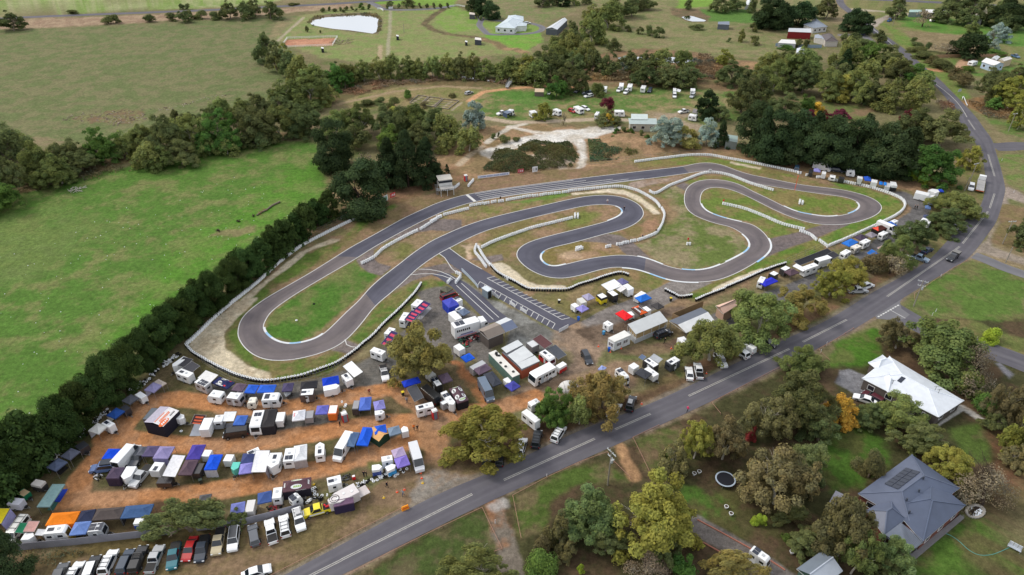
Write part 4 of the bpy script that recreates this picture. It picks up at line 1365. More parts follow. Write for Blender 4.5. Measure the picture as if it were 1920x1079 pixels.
Tr('D',[1110,46,960,150,1005,178,1130,62],'long white trailer with pointed nose by the tyre heap at the hedge',h=2.3,style='vee')
V('D',[1022,232,1150,295,1205,240],'white caravan with one roof window in front of the flat black awnings',h=2.4,style='box',solar=1)
V('D',[1215,342,1345,392,1415,345],'grey walled caravan with four solar panels under the white awning',(176,178,182),h=2.5,style='box',solar=4,roof=WH,front=-1)
V('D',[1365,488,1512,520,1560,448],'small white caravan with round-cornered front near the orange drive',h=2.4,style='van',front=-1)
V('E',[145,512,300,545,335,475],'grey sided caravan with a red rear end in the first row',(164,160,164),h=2.4,roof=WH)
V('E',[365,572,470,570,492,508],'small cream caravan at the edge of the orange drive',(232,228,214),h=2.2,style='van',front=-1)
V('E',[553,535,750,545,745,465],'large white caravan with two solar panels in the first row',h=2.6,solar=2)
Tr('E',[250,470,330,480,350,425,275,440],'pale trailer partly under the mauve canopy',(216,216,220),h=1.8)
V('E',[970,482,1140,490,1112,415,985,420],'white-roofed caravan with dark brown sides below a black canopy',(84,74,74),h=2.4,roof=WH,solar=1,style='box')
Tr('E',[1240,440,1425,405,1412,352,1232,385],'white trailer with folded-out side below the bright blue canopy',h=2.2,style='vee')
V('E',[1440,262,1492,342,1568,300,1510,232],'white camper with spare wheel beside the big white awning',h=2.2,style='box',solar=1)
b_=thing('boat_trailer','grey boat-shaped trailer under the purple canopy','trailer',at('E',850,500),math.atan2(-1,.05),GT)
g=MB()
pr=[(-1.5,-.8),(.7,-.8),(1.7,0),(.7,.8),(-1.5,.8)]
g.hexa([(x*.8,y*.6,.4)for x,y in pr],[(x,y,1.3)for x,y in pr],paint((70,72,78)))
g.obj('hull',b_,bevel=.03)
g=MB()
g.hexa([(x*.95,y*.9,1.3)for x,y in pr],[(x*.6,y*.2,1.75)for x,y in pr],fabric((160,164,168)))
g.obj('cover',b_)
add_wheel(b_,-.3,-.7,.3)
add_wheel(b_,-.3,.7,.3)
V('E',[5,782,92,790,125,686,28,690],'white caravan with grey skirt left of the printed white awning',h=2.4,lower=(150,156,164))
V('E',[415,840,530,850,565,652,440,650],'long white caravan with black windows beside the black tent',h=2.7,solar=2,front=-1)
Tr('E',[695,782,790,776,806,676,722,680],'white-topped trailer with a black lower body right of the black tent',h=2.2,lower=(40,40,44))
Tr('E',[1025,742,1120,745,1126,656,1040,666],'kart rack trailer with slatted grey top beside the white canopy',(150,150,154),h=1.9)
Tr('E',[1285,700,1386,702,1392,602,1310,600],'orange box trailer with white roof in the second row',(226,112,34),h=2.2,roof=WH)
Tr('E',[1560,645,1632,652,1642,546,1576,546],'dark trailer with grey roof beside the stacked tyres',(58,58,62),h=2.1,roof=(150,150,154))
V('F',[375,705,492,692,480,650,375,668],'small white caravan with sponsor print right of the red toilet',h=2.1,style='vee')
Tr('D',[650,752,725,768,805,640,745,625],'slate grey trailer tucked behind the printed transporter tent',(78,88,100),h=2.3)
Tr('D',[990,745,1080,770,1137,715,1050,690],'white pointed-nose trailer right of the transporter tent',h=2.0,style='vee')
Tr('D',[1280,870,1390,880,1432,742,1332,742],'tall white trailer beside the printed dark flag awning',h=2.5)
Tr('D',[552,482,632,520,692,490,612,450],'white trailer by the hedge between charcoal and lilac canopies',h=2.0)
Tr('D',[390,628,445,665,502,630,450,596],'dark trailer behind the royal blue hedge canopy',(54,56,64),h=2.0)
V('D',[185,798,272,850,328,806,240,766],'white caravan behind the white walled awning at the hedge',h=2.3,style='box',solar=1)
Tr('A',[560,110,600,140,668,98,630,66],'black trailer beside the charcoal canopies by the tyre heap',(48,50,56),h=1.9)
Tr('A',[905,350,975,365,1012,268,950,252],'white vee-nosed trailer next to the plum walled canopy',h=2.0,style='vee',front=-1)
Tr('A',[1120,290,1195,300,1235,232,1165,225],'white trailer with a dark roof window left of the long white awning',h=2.1,solar=1)
Tr('A',[1178,385,1290,390,1300,345,1195,338],'black low trailer at the edge of the lower orange drive',(44,42,46),h=1.6)
Tr('B',[232,180,285,188,312,138,255,133],'white trailer wedged between the purple and royal blue canopies',h=2.0)
Tr('B',[160,310,225,318,242,240,200,232],'black trailer beside the plum canopy',(52,50,54),h=1.8)
Tr('B',[395,215,455,225,476,172,418,168],'white trailer with yellow toolbox between blue and turquoise',h=2.0)
Tr('B',[450,285,505,295,522,228,466,226],'turquoise and white pod trailer',(88,200,184),h=1.9,style='vee',front=-1)
V('B',[555,160,600,160,670,150,665,118,580,122][:8],'white caravan behind the navy and lilac canopy',h=2.3,style='box',solar=1)
V('B',[725,265,810,275,825,165,740,150],'tall white caravan with pointed front at the end of the white awning',h=2.6,style='vee',front=-1,solar=1)
V('B',[855,215,930,225,930,125,858,120],'white caravan with two solar panels joined to a white annex',h=2.4,style='box',solar=2)
V('B',[1090,175,1160,175,1150,75,1085,80],'slim white caravan with dark roof window standing alone',h=2.3,style='vee',solar=1)
Tr('A',[228,395,300,410,345,370,268,358],'pale camper trailer with raised lid near the tyre heap',(216,210,204),h=1.9,lower=(50,50,54))
Tr('1',[190,510,262,555,340,495,262,450],'green trailer with tan lid by the tyre heap',(20,112,78),h=1.5,roof=(190,168,132))
Tr('1',[60,638,205,632,290,566,135,566],'white kart trailer with flat roof by the tyre heap',(214,214,224),h=1.9)
Tr('1',[225,1035,370,1030,400,955,285,950],'small white trailer left of the fence corner',h=1.9,style='vee')
V('1',[475,970,745,950,760,865,530,868],'large white caravan in front of the orange canopy',h=2.6,solar=1)
V('1',[980,945,1160,930,1170,845,1010,835],'grey caravan with red stripe beside the yellow-skirted canopy',(168,172,178),h=2.6,solar=4,roof=WH)
Tr('A',[1005,690,1075,690,1080,640,1020,640],'blue and white trailer under the leafy tree by the fence',h=1.9,lower=(36,90,190))
Tr('B',[562,600,625,600,632,515,575,510],'white trailer with open hatch right of the small tree',(214,212,210),h=2.0)
V('B',[770,495,832,500,835,418,768,420],'white caravan with two-part roof beside the navy canopy',h=2.3,style='box')
V('B',[850,500,940,512,980,480,970,450,860,456][:8],'white pod caravan with solar panels below the printed plum canopy',h=2.3,solar=2)
V('T',[460,330,500,450,735,410,690,280],'white caravan with dark roof window by the tyre rows',h=2.4,style='box',solar=1)
Tr('T',[1240,190,1420,190,1400,85,1230,115],'white trailer with dark blue lower body and green swirl',h=2.0,lower=(22,58,140),style='vee')
Tr('T',[1470,150,1500,215,1650,150,1620,50],'white and sky blue swirl trailer under the lilac canopy',h=2.0,lower=(44,150,214),style='vee')
V('T',[1400,40,1590,5,1570,-40,1390,-20],'white caravan behind the sky blue swirl trailer',h=2.4,style='box')
sm_=C('C',540,105,590,270,'bigvan',(214,216,222),'silver people carrier at the end of the bottom row')
C('s',657,815,630,860,'bigvan',WH,'white van right of the slim caravan in the third row')
Tr('F',[680,905,760,890,735,826,662,840],'white vee trailer right of the slate canopy by the junction',h=2.1,style='vee')
V('F',[845,655,1050,612,1012,562,835,606],'white caravan with a dark solar panel in front of the black van',h=2.5,style='box',solar=1)
V('F',[998,290,1070,395,1135,362,1060,278],'white-roofed black caravan joined to the mauve canopy',(40,40,44),h=2.4,style='box',roof=WH,solar=2)
V('F',[1120,450,1225,620,1292,570,1180,440],'white pop-out caravan beside the printed plum canopy',h=2.5,style='vee',solar=2)
Tr('F',[1110,560,1145,590,1200,575,1160,540],'fold-out side bay of grey and white beside the pop-out caravan',(150,152,158),h=2.0,wheels=0,roof=WH)
Tr('F',[950,250,1010,280,1045,262,1000,180],'pale trailer half under the big gum',(214,214,212),h=2.0)
V('G',[545,312,622,335,686,268,610,240],'white trailer home at the upper end of the pink and navy awnings',h=2.6,style='box')
V('G',[392,492,470,480,530,405,470,390],'white trailer home in the middle of the pink and navy awnings',h=2.6,style='box')
V('G',[242,630,310,650,362,582,300,556],'white trailer home at the lower end of the pink and navy awnings',h=2.6,style='box')
V('G',[80,828,215,872,262,832,126,782],'white caravan with blue doors beside the tyre barrier',h=2.5,style='box')
V('G',[1015,236,1068,282,1116,250,1066,210],'white caravan behind the blue walled tent',h=2.4,style='box',solar=2)
V('G',[1045,358,1082,386,1140,346,1100,320],'white camper partly under the slate canopy',h=2.3,style='box',solar=1)
Tr('G',[960,402,1042,486,1115,455,1032,376],'big white trailer left of the racing semi-trailer',h=2.7)
Tr('G',[1020,778,1085,830,1152,796,1085,742],'white trailer above the flat blue canopy',h=2.2)
Tr('H',[0,692,42,722,166,656,132,620],'grey trailer left of the mauve canopy near the green container',(176,178,182),h=2.2)
Tr('H',[582,452,636,500,700,466,642,406],'grey steel trailer behind the brown printed awning',(128,130,134),h=2.3,roof=(206,208,210))
V('H',[708,542,818,632,872,598,766,506],'white caravan with red graphics below the brown printed awning',h=2.5,solar=1,lower=(196,40,44))
Tr('H',[876,684,914,702,985,668,948,632],'small white trailer with red front behind the bus',h=2.0,lower=(190,34,38))
Tr('H',[345,812,395,866,430,842,385,796],'small white pod trailer beside the violet canopy',h=1.9,style='vee')
Tr('I',[230,326,266,378,326,356,276,310],'pale grey trailer beside the lilac canopy near the grid',(206,206,200),h=2.2)
Tr('I',[166,382,206,422,246,396,206,366],'small white trailer touching the violet canopy near the grid',h=1.9)
Tr('I',[426,286,476,332,526,302,480,262],'black and yellow trailer with white roof',(36,36,38),h=2.2,lower=(214,196,40),roof=WH)
Tr('I',[526,250,592,306,642,282,576,230],'black trailer with white roof under the white awning',(38,38,42),h=2.4,roof=WH)
Tr('I',[690,192,746,246,796,216,736,170],'white trailer at the right of the big white awning',h=2.6)
Tr('I',[792,300,850,320,930,270,880,250],'white trailer behind the blue canopy beside the apron',h=1.9)
Tr('I',[740,460,770,500,800,490,770,455],'white trailer hidden by the red canopy',h=1.6)
Tr('I',[886,416,936,462,976,436,926,400],'white trailer right of the orange and black printed canopy',h=2.0)
V('I',[486,572,548,606,596,582,536,546],'white pop-top camper alone on the asphalt apron',h=2.1,style='box')
V('I',[890,947,1000,1018,1062,992,946,920],'black caravan with white roof under a grey awning',(40,42,46),h=2.5,style='box',roof=WH,solar=1)
Tr('I',[746,1002,800,1040,856,1006,802,970],'white trailer left of the black caravan',h=2.2)
V('I',[1120,958,1180,1002,1272,946,1214,906],'white-roofed caravan with dark sides right of the black caravan',(60,64,72),h=2.4,style='box',roof=WH,solar=1)
V('S',[1365,60,1470,165,1516,142,1416,46],'long white caravan with solar panel right of the russet gum',h=2.5,solar=2,front=1)
V('I',[900,1040,1000,1110,1060,1090,950,1010],'white-topped trailer below the black caravan',h=2.0,style='box',door=0)
V('I',[1262,735,1290,780,1340,760,1305,690],'white caravan behind the gum near the carport',h=2.3,style='box')
V('S',[480,402,522,442,622,392,590,350],'white caravan half hidden left of the pine',h=2.5)
V('S',[420,505,560,610,600,580,480,460],'white rig under the gum left of the pine',h=2.6,style='box',hatch=0)
V('J',[315,690,372,700,426,642,370,632],'white caravan behind the vivid blue canopy on the far row',h=2.4)
Tr('J',[436,612,494,636,542,610,490,584],'black trailer with white roof right of the vivid blue canopy',(46,48,52),h=2.0,roof=WH)
Tr('J',[552,562,600,586,662,556,610,530],'white-topped trailer beside the plum canopy on the far row',(60,60,64),h=2.1,roof=WH)
V('J',[780,546,815,582,936,522,890,498],'white truck body with awning arm on the far row',h=2.7,style='box')
V('J',[1165,398,1216,424,1278,378,1230,354],'white caravan right of the long black shade',h=2.4)
V('J',[1276,338,1320,362,1372,336,1330,306],'cream trailer below the azure canopy',(226,222,212),h=2.2,style='box',lower=(150,148,146))
V('J',[1360,286,1406,312,1472,276,1420,256],'white caravan between azure and plum canopies',h=2.3,style='box')
V('J',[1550,205,1598,226,1656,192,1610,170],'white caravan below the red and black stand',h=2.3)
C('J',925,510,1074,466,'bigvan',WH,'white van in front of the long black shade')
C('J',1565,115,1702,172,'bigvan',WH,'white van beside the red and black stand')
V('J',[1680,85,1700,95,1740,75,1715,60],'white trailer at the end of the far row',h=2.2,style='box')
Tr('K',[230,256,280,282,284,256,240,250][:0]+[232,268,280,272,284,252,240,250],'white truck body with black front beside the dark pines',(226,228,230),h=2.7,lower=(36,36,40))
Tr('K',[357,300,415,310,422,284,370,278],'white trailer right of the small blue canopy at the far end',h=2.4)
Tr('K',[478,340,535,350,545,315,505,308],'pale grey trailer left of the black-fronted truck',(196,198,202),h=2.0)
Tr('K',[540,300,590,300,600,340,545,330],'white truck with black front at the far end row',(226,228,230),h=2.5,lower=(34,34,38))
Tr('K',[760,402,890,430,898,404,782,376],'long white trailer on the grass by the turning loop',h=2.5)
Tr('K',[910,378,952,408,986,384,940,350],'white pointed trailer behind the loop by the gum',h=2.5,style='vee')
Tr('K',[868,432,940,445,955,425,885,418],'low white trailer above the grey canopy by the gum',h=1.9)
V('K',[786,668,885,695,935,656,832,630],'white caravan left of the dark round tree',h=2.4,style='box')
Tr('h',[402,222,434,228,438,208,408,206],'small white trailer beside the lilac canopy at the far bank',h=2.2)
V('h',[460,246,505,252,510,232,470,228],'little white camper on the dirt at the far bank',h=1.9)
Tr('h',[526,258,572,268,576,248,535,244],'black trailer on the dirt at the far bank',(52,52,56),h=1.8)
Tr('h',[306,210,335,216,340,194,314,190],'dark box trailer left of the lilac canopy at the far bank',(50,52,58),h=2.0)
V('h',[588,200,655,210,660,186,596,182],'white caravan coupled to a dark wagon below the pines',h=2.4)
GCV='caravans on the campground'
for cr,q,lab,k in[('V',[432,228,492,232,508,180,448,180],'leftmost white caravan of the far campground line',{}),('V',[543,236,610,242,624,194,566,190],'second white caravan of the far campground line',{}),('V',[726,252,790,262,804,216,746,212],'white caravan with dark window beside a dark blue car',{}),('V',[1162,288,1208,290,1214,252,1170,250],'blue fronted caravan with a white annex',{'lower':(74,104,156)}),('V',[1398,288,1462,292,1468,254,1406,254],'rightmost white caravan of the far campground line',{}),('V',[375,575,525,578,512,548,376,548],'white motorhome behind the bushy tree with yellow crown',{}),('V',[112,610,150,620,176,570,130,566],'white caravan half hidden left of the yellow crown',{}),('V',[1376,625,1490,645,1498,612,1390,590],'white caravan beside the dark bushy campground tree',{}),('V',[205,260,270,268,280,224,215,222],'white truck camper right of the small campground trees',{}),('W',[402,592,480,606,488,585,420,570],'white camper behind the grey-blue awning',{'lower':(70,74,80)}),('W',[728,606,752,640,812,622,790,580],'white caravan left of the leaning campground tree',{}),('W',[1074,580,1130,612,1174,600,1100,556],'white caravan right of the leaning campground tree',{}),('W',[1374,540,1440,590,1482,570,1420,516],'white caravan between red car and white wagon',{}),]:
 caravan(cr,q,WH,lab,h=2.5,group=GCV,**k)
V('O',[450,905,575,1000,612,958,480,880],'white caravan parked on the brick-edged drive',h=2.7,solar=2,hatch=1,group='caravans in the gardens')
V('4',[905,425,985,455,1025,425,940,395],'white caravan on the dirt drive by the weatherboard house',h=2.3,group='caravans in the gardens')
BLU,RBL,NVY,LIL,MAU,PLM,SLT=(44,88,200),(20,62,190),(40,50,96),(138,136,200),(104,88,104),(70,54,68),(104,118,142)
Cn=canopy
Cn('E',[210,430,320,446,380,366,255,348],MAU,'mauve canopy between the navy banner canopy and two blue ones')
Cn('E',[350,455,465,466,511,376,397,365],(48,100,208),'bright blue square canopy next to the wide blue one')
Cn('E',[490,455,678,456,706,370,525,370],(48,100,208),'wide bright blue canopy in the first row')
Cn('E',[765,442,890,440,900,346,790,355],(78,72,104),'dark purple canopy over the boat-shaped trailer')
Cn('E',[972,418,1170,402,1165,320,990,340],(52,52,56),'black canopy behind the brown-sided caravan')
Cn('E',[1230,386,1416,352,1406,264,1220,300],RBL,'royal blue canopy nearest the white awning in the first row')
Cn('E',[220,818,350,822,386,715,265,714],(70,108,190),'mid blue canopy with white side wall behind the black van',walls='f',wall=(224,226,230))
Cn('E',[530,842,690,842,706,640,568,648],(58,56,58),'tall black tent with full walls beside the long white caravan',z=2.3,walls='fblr',wall=(44,42,48))
def lg_red(o,r,L,W,z,ap):
 for k in(-1,1):
  print_on(o,cached('redp',lambda:bars(.36,.4,1,INKR)),L,W,z,ap,'l',k*.28,.3)
Cn('E',[884,775,1030,762,1032,650,897,664],(222,224,230),'white canopy with two small red marks in the second row',logo=lg_red)
Cn('E',[1145,702,1284,696,1296,600,1166,604],(104,106,190),'lilac blue canopy left of the orange trailer')
Cn('F',[198,652,330,650,336,505,211,514],(84,112,196),'blue canopy joined to the dark trailer in the second row')
Cn('F',[376,656,495,632,476,534,356,565],LIL,'lilac canopy above the small caravan with sponsor print')
Cn('F',[10,1052,150,1066,202,908,80,894],(92,116,148),'grey blue canopy right of the white van in the third row')
Cn('F',[165,1045,300,1056,366,852,242,844],(34,92,214),'long vivid blue canopy in the third row',ap=.75)
Cn('F',[370,930,510,902,500,810,370,840],(38,92,206),'vivid blue canopy behind the green tent')
Cn('F',[540,946,676,910,646,824,520,860],(120,138,158),'slate canopy left of the white vee trailer at the junction')
Cn('D',[655,432,768,452,872,376,762,340],(138,134,172),'lilac canopy with pale wall along the hedge',walls='b',wall=(196,196,220))
Cn('D',[762,340,868,382,910,350,828,308],(186,174,164),'beige canopy joined to the lilac one along the hedge')
Cn('D',[412,552,500,592,596,522,512,470],(82,84,92),'charcoal canopy above the white hedge trailer')
Cn('D',[240,712,336,756,440,666,345,626],(32,70,138),'royal blue canopy with white wall along the hedge',walls='b',wall=(212,214,212))
Cn('D',[36,892,150,922,246,842,132,790],(206,206,202),'white canopy with a front wall along the hedge',walls='b',wall=(196,200,208))
Cn('1',[675,95,790,138,898,40,800,0],(88,92,108),'upper charcoal canopy of the pair by the tyre heap')
Cn('1',[525,215,628,268,752,158,650,110],(82,92,116),'lower charcoal canopy of the pair with orange guy feet')
Cn('1',[410,660,560,665,728,405,590,410],(118,148,150),'long sage green canopy over a kart pit',ap=.7)
Cn('1',[500,878,830,848,908,710,590,735],(236,132,34),'large orange canopy behind the white caravan',walls='r',wall=(226,110,24))
Cn('A',[576,680,690,668,722,580,612,596],(48,54,78),'navy black canopy right of the orange one')
Cn('A',[682,668,905,652,936,562,738,580],(86,78,76),'wide brown grey canopy above the grey caravan',walls='f',wall=(54,52,56))
Cn('A',[908,655,1110,632,1170,540,940,560],(64,92,134),'long blue grey canopy at the right end of the lower row',ap=.6)
Cn('A',[520,776,650,768,680,672,565,680],(108,136,196),'pale blue canopy with a yellow skirt',walls='b',wall=(214,180,30))
Cn('A',[765,202,860,206,906,130,816,126],(18,76,214),'bright blue canopy at the left end of the third row')
Cn('A',[796,348,890,352,936,268,845,266],(84,72,92),'plum canopy with full walls beside the white vee trailer',walls='fblr',wall=(62,50,68))
Cn('A',[1030,172,1080,180,1116,112,1062,108],(96,98,108),'grey canopy half behind the mauve one in the third row')
Cn('A',[1065,180,1160,186,1200,106,1110,106],(92,84,116),'dark mauve canopy left of the lilac one in the third row')
Cn('A',[1160,186,1260,216,1310,110,1200,110],(146,138,182),'lilac canopy at the middle of the third row',walls='b',wall=(136,132,170))
Cn('B',[118,205,215,208,262,98,160,96],(78,68,158),'violet canopy behind the plum one in the third row')
Cn('B',[52,322,162,326,202,212,115,208],(96,78,88),'plum canopy right of the long white awning')
Cn('B',[250,282,350,285,384,172,300,170],(24,84,216),'royal blue long canopy with grey mesh wall',ap=.6,walls='b',wall=(186,190,200))
Cn('B',[525,238,622,232,634,158,545,162],(66,76,122),'navy half of the two-tone canopy beside the white awning')
Cn('B',[515,315,615,308,625,232,522,240],(142,138,208),'lilac half of the two-tone canopy beside the white awning')
Cn('B',[925,215,1030,212,1020,92,925,108],(226,228,232),'white annex canopy with mesh wall joined to the solar caravan',walls='b',wall=(172,164,164))
Cn('B',[653,545,760,520,758,442,655,462],(66,90,148),'navy blue canopy in the bottom row')
Cn('B',[450,620,555,600,560,524,452,542],(118,126,190),'periwinkle canopy half under the small tree')
Cn('B',[215,520,300,510,305,468,215,475],(96,96,98),'grey canopy behind the bottom row tree')
def lg_team(o,r,L,W,z,ap):
 for s in 'lr':
  print_on(o,cached('ov1',lambda:oval(1.0,.42,INKW,INKG)),L,W,z,ap,s,0,.42)
  t=link('print',cached('rt',lambda:text_mesh('print','RACE TEAM',.34,INKW)),o)
  sg=-1 if s=='r' else 1
  t.location=(0.75 if s=='r' else-.75,sg*(W/2+.03),z-.11)
  t.rotation_euler=(math.pi/2,0,0 if s=='r' else math.pi)
 for s in 'fb':
  print_on(o,cached('ov2',lambda:bars(1.0,.3,4,INKW)),L,W,z,ap,s,0,.3)
Cn('B',[840,450,1060,425,1050,342,846,372],(96,70,78),'plum printed canopy with oval emblem and race team lettering',logo=lg_team,walls='r',wall=(40,38,50))
Cn('T',[590,790,945,760,900,610,576,700],(118,92,116),'plum canopy with dark walls beside the white truck near the verge',walls='br',wall=(52,44,72))
Cn('C',[398,200,490,172,462,110,374,140],(176,160,190),'pale lilac upper half of the two-tone canopy by the tyres')
Cn('C',[420,275,518,242,490,174,398,204],(132,116,200),'violet lower half of the two-tone canopy by the tyres')
def lg_shark(o,r,L,W,z,ap):
 for s in 'lr':
  print_on(o,cached('ov3',lambda:oval(.62,.5,INKW,INKB)),L,W,z,ap,s,-1.0,.4)
  print_on(o,cached('ov3',None),L,W,z,ap,s,1.0,.4)
 for s in 'fb':
  print_on(o,cached('ov4',lambda:oval(.75,.36,INKW,INKG)),L,W,z,ap,s,0,.4)
Cn('F',[1212,420,1305,575,1428,545,1335,372],(92,70,80),'plum printed canopy with white emblems and black walls',walls='fblr',wall=(40,38,44),logo=lg_shark)
Cn('F',[1078,262,1140,358,1258,316,1190,238],MAU,'mauve canopy attached to the black caravan',z=2.2)
Cn('F',[668,340,715,392,886,345,868,272],(30,62,190),'deep blue canopy in the shade of the big gum')
Cn('H',[45,716,92,772,232,712,162,652],MAU,'mauve canopy beside the grey trailer near the green container')
Cn('H',[145,766,235,895,338,852,230,735],(66,70,80),'dark grey canopy left of the white pod trailer')
Cn('H',[365,876,425,942,516,886,445,830],(72,74,158),'violet canopy beside the white pod trailer')
def lg_navy(o,r,L,W,z,ap):
 for s in 'lr':
  print_on(o,cached('ov5',lambda:oval(.55,.42,INKW,INKB)),L,W,z,ap,s,-.2,.5)
  print_on(o,cached('ba5',lambda:bars(1.9,.25,9,INKW)),L,W,z,ap,s,-.1,.16)
  print_on(o,cached('ba6',lambda:bars(.8,.3,1,INKR)),L,W,z,ap,s,1.35,.3)
Cn('D',[1412,348,1592,412,1682,346,1502,274],(40,48,92),'navy printed canopy with round emblem beside the black tyre barrier',logo=lg_navy,ap=.7)
Cn('G',[908,268,965,352,1072,300,1000,220],(74,82,184),'blue tent with full walls behind the red van',walls='fblr',wall=(44,66,176),z=2.3)
Cn('G',[878,142,940,172,1018,132,930,92],(98,98,84),'olive green tent with dark walls at the grid lane',walls='fblr',wall=(62,64,52))
Cn('G',[1065,382,1125,432,1212,392,1132,340],SLT,'slate canopy above the racing semi-trailer')
Cn('G',[1105,896,1155,958,1258,906,1200,848],(34,96,220),'vivid blue canopy beside the workshop yard')
Cn('I',[280,296,330,346,406,316,342,268],(160,156,184),'pale lilac canopy near the grid bays')
Cn('I',[215,422,275,462,346,426,286,384],(146,140,206),'violet canopy nearest the blue bin by the grid')
Cn('I',[620,146,690,186,746,156,682,114],(110,108,150),'grey violet canopy on top of the big white awning')
Cn('I',[806,312,876,362,982,316,922,278],(40,112,208),'azure canopy at the edge of the old asphalt apron')
Cn('I',[974,387,1042,436,1112,404,1042,364],(70,68,70),'small black canopy at the edge of the old asphalt apron')
Cn('I',[616,472,714,546,792,502,690,438],(226,38,44),'red canopy on the old asphalt apron',ap=.45)
def lg_orange(o,r,L,W,z,ap):
 for s in 'lr':
  print_on(o,cached('ba7',lambda:bars(2.4,.34,7,INKW)),L,W,z,ap,s,0,.5)
 for s in 'fb':
  print_on(o,cached('ba8',lambda:bars(.8,.5,1,INKO)),L,W,z,ap,s,0,.4)
Cn('I',[778,426,866,492,938,464,852,386],(78,58,54),'black and orange printed canopy on the old asphalt apron',logo=lg_orange,alt=(222,96,44),ap=.5)
Cn('S',[1548,96,1680,172,1740,108,1640,62],(62,64,70),'black canopy below the white-topped trailer near the verge',ap=.35)
Cn('S',[1183,66,1240,82,1288,46,1232,38],(150,164,214),'pale blue canopy peeking above the russet gum')
GF='canopies on the far row'
Cn('J',[345,698,402,742,532,686,462,644],(44,50,188),'vivid blue canopy at the near end of the far row',group=GF,ap=.4)
Cn('J',[596,592,660,632,748,602,685,556],(92,74,84),'plum canopy left of the white truck body',group=GF)
Cn('J',[1180,302,1255,338,1346,292,1270,254],(44,112,200),'azure canopy above the cream trailer',group=GF,ap=.5)
Cn('J',[1305,242,1375,276,1447,246,1370,210],(76,66,84),'plum canopy right of the azure one',group=GF)
Cn('J',[1410,217,1485,246,1547,220,1470,190],(146,140,150),'grey canopy right of the plum one',group=GF)
Cn('J',[1495,152,1548,184,1628,152,1570,114],(86,48,42),'red and black printed stand roof on the far row',group=GF,walls='fblr',wall=(36,30,32),alt=(226,84,66),z=2.3)
Cn('J',[1618,96,1660,142,1718,116,1680,80],(66,112,196),'blue canopy behind the white van on the far row',group=GF)
Cn('K',[294,286,362,290,352,256,300,254],(40,86,190),'small blue canopy beside the white truck body at the far end',group=GF)
Cn('K',[430,320,466,326,470,302,440,299],(30,116,206),'left of two little azure canopies at the far end',group=GF)
Cn('K',[474,328,502,332,504,308,480,304],(38,128,214),'right of two little azure canopies at the far end',group=GF)
Cn('K',[860,465,910,480,935,455,885,440],(150,154,164),'upper grey canopy by the turning loop',group=GF)
Cn('K',[865,500,940,512,925,480,880,478],(120,126,140),'lower grey canopy by the turning loop',group=GF)
Cn('K',[845,545,910,548,905,525,870,520],(88,112,156),'small blue grey canopy by the turning loop',group=GF)
Cn('K',[830,625,895,640,905,612,850,605],(72,80,110),'navy canopy above the caravan left of the dark round tree',group=GF)
Cn('h',[340,204,396,212,392,190,346,186],(138,136,196),'lilac canopy on the far bank below the pines',group=GF)
Cn('K',[980,392,1022,388,1020,370,985,372],(40,70,180),'blue canopy peeking out behind the gum at the loop',group=GF)
Aw=awning
Aw('D',[1265,292,1398,342,1496,272,1352,208],(222,222,222),'white flat awning over the grey solar caravan',z=2.6)
Aw('D',[1006,142,1120,166,1216,92,1112,66],(56,56,62),'upper flat black awning beside the pointed white trailer')
Aw('D',[1090,178,1190,228,1292,168,1200,112],(72,72,78),'lower flat dark grey awning beside the pointed white trailer')
Aw('E',[92,772,228,776,262,676,126,682],(226,228,230),'white awning with blue scribble print in the second row',z=2.3)
Aw('E',[1458,156,1580,288,1672,232,1560,104],(234,236,238),'big white flat awning beside the camper with spare wheel',z=2.4)
Aw('1',[170,955,262,960,320,838,232,850],(36,118,84),'green sheet awning on the side of the white van',z=1.9)
Aw('1',[272,945,378,942,440,822,322,828],(196,152,146),'dusty pink awning left of the white caravan',z=2.2)
Aw('1',[398,985,475,985,505,915,430,915],(216,218,222),'small white side awning of the large caravan',z=2.2)
Aw('A',[0,690,35,640,66,578,-60,575,-60,700][:0]+[-70,690,5,690,66,578,-20,575],(224,204,40),'yellow awning with lilac wall at the left edge',z=2.3,wall=(170,166,210))
Aw('B',[-2,335,35,340,108,175,0,172][:0]+[-50,335,30,338,108,178,10,174],(226,226,230),'long white awning in the third row',z=2.4)
Aw('B',[615,305,718,302,738,140,636,142],(232,232,236),'white flat awning between two-tone canopy and tall caravan',z=2.4,wall=(150,142,150))
Aw('F',[735,402,820,562,926,516,840,370],(74,76,82),'flat dark awning left of the black van')
Aw('G',[562,385,652,402,770,296,690,270],(60,52,98),'upper navy and pink printed awning along the tyre barrier',z=2.6,stripes=(206,78,104))
Aw('G',[452,492,560,488,652,402,560,380],(58,52,96),'middle navy and pink printed awning along the tyre barrier',z=2.6,stripes=(206,78,104))
Aw('G',[205,752,290,776,392,622,330,606],(62,54,98),'lower navy and pink printed awning along the tyre barrier',z=2.6,stripes=(206,78,104))
br=Aw('H',[640,408,760,502,842,466,720,366],(94,64,66),'brown printed awning with green edge in front of the steel trailer',z=2.6)
Aw('H',[782,500,902,612,988,572,872,480],(76,80,88),'flat grey awning below the brown printed awning',z=2.3)
Aw('I',[465,190,550,246,692,186,600,134],(232,234,236),'big white flat awning in the middle block',z=2.7)
Aw('I',[598,212,665,254,732,226,662,186],(218,216,216),'smaller off-white awning joined to the big white one',z=2.5)
Aw('I',[952,916,1050,972,1094,942,1006,890],(168,172,178),'grey awning on the far side of the black caravan',z=2.4)
Aw('I',[845,912,892,942,928,920,884,894],(96,110,136),'small slate awning at the nose of the black caravan',z=2.2)
Aw('J',[675,530,785,584,830,570,715,518],(226,228,230),'white slanted awning arm of the white truck body',z=2.4)
Aw('J',[698,492,760,532,1082,388,1028,360],(46,47,52),'long black shade on the far row',z=2.5)
Aw('J',[1008,430,1085,458,1162,424,1092,392],(58,58,64),'second black shade at the end of the long one',z=2.4)
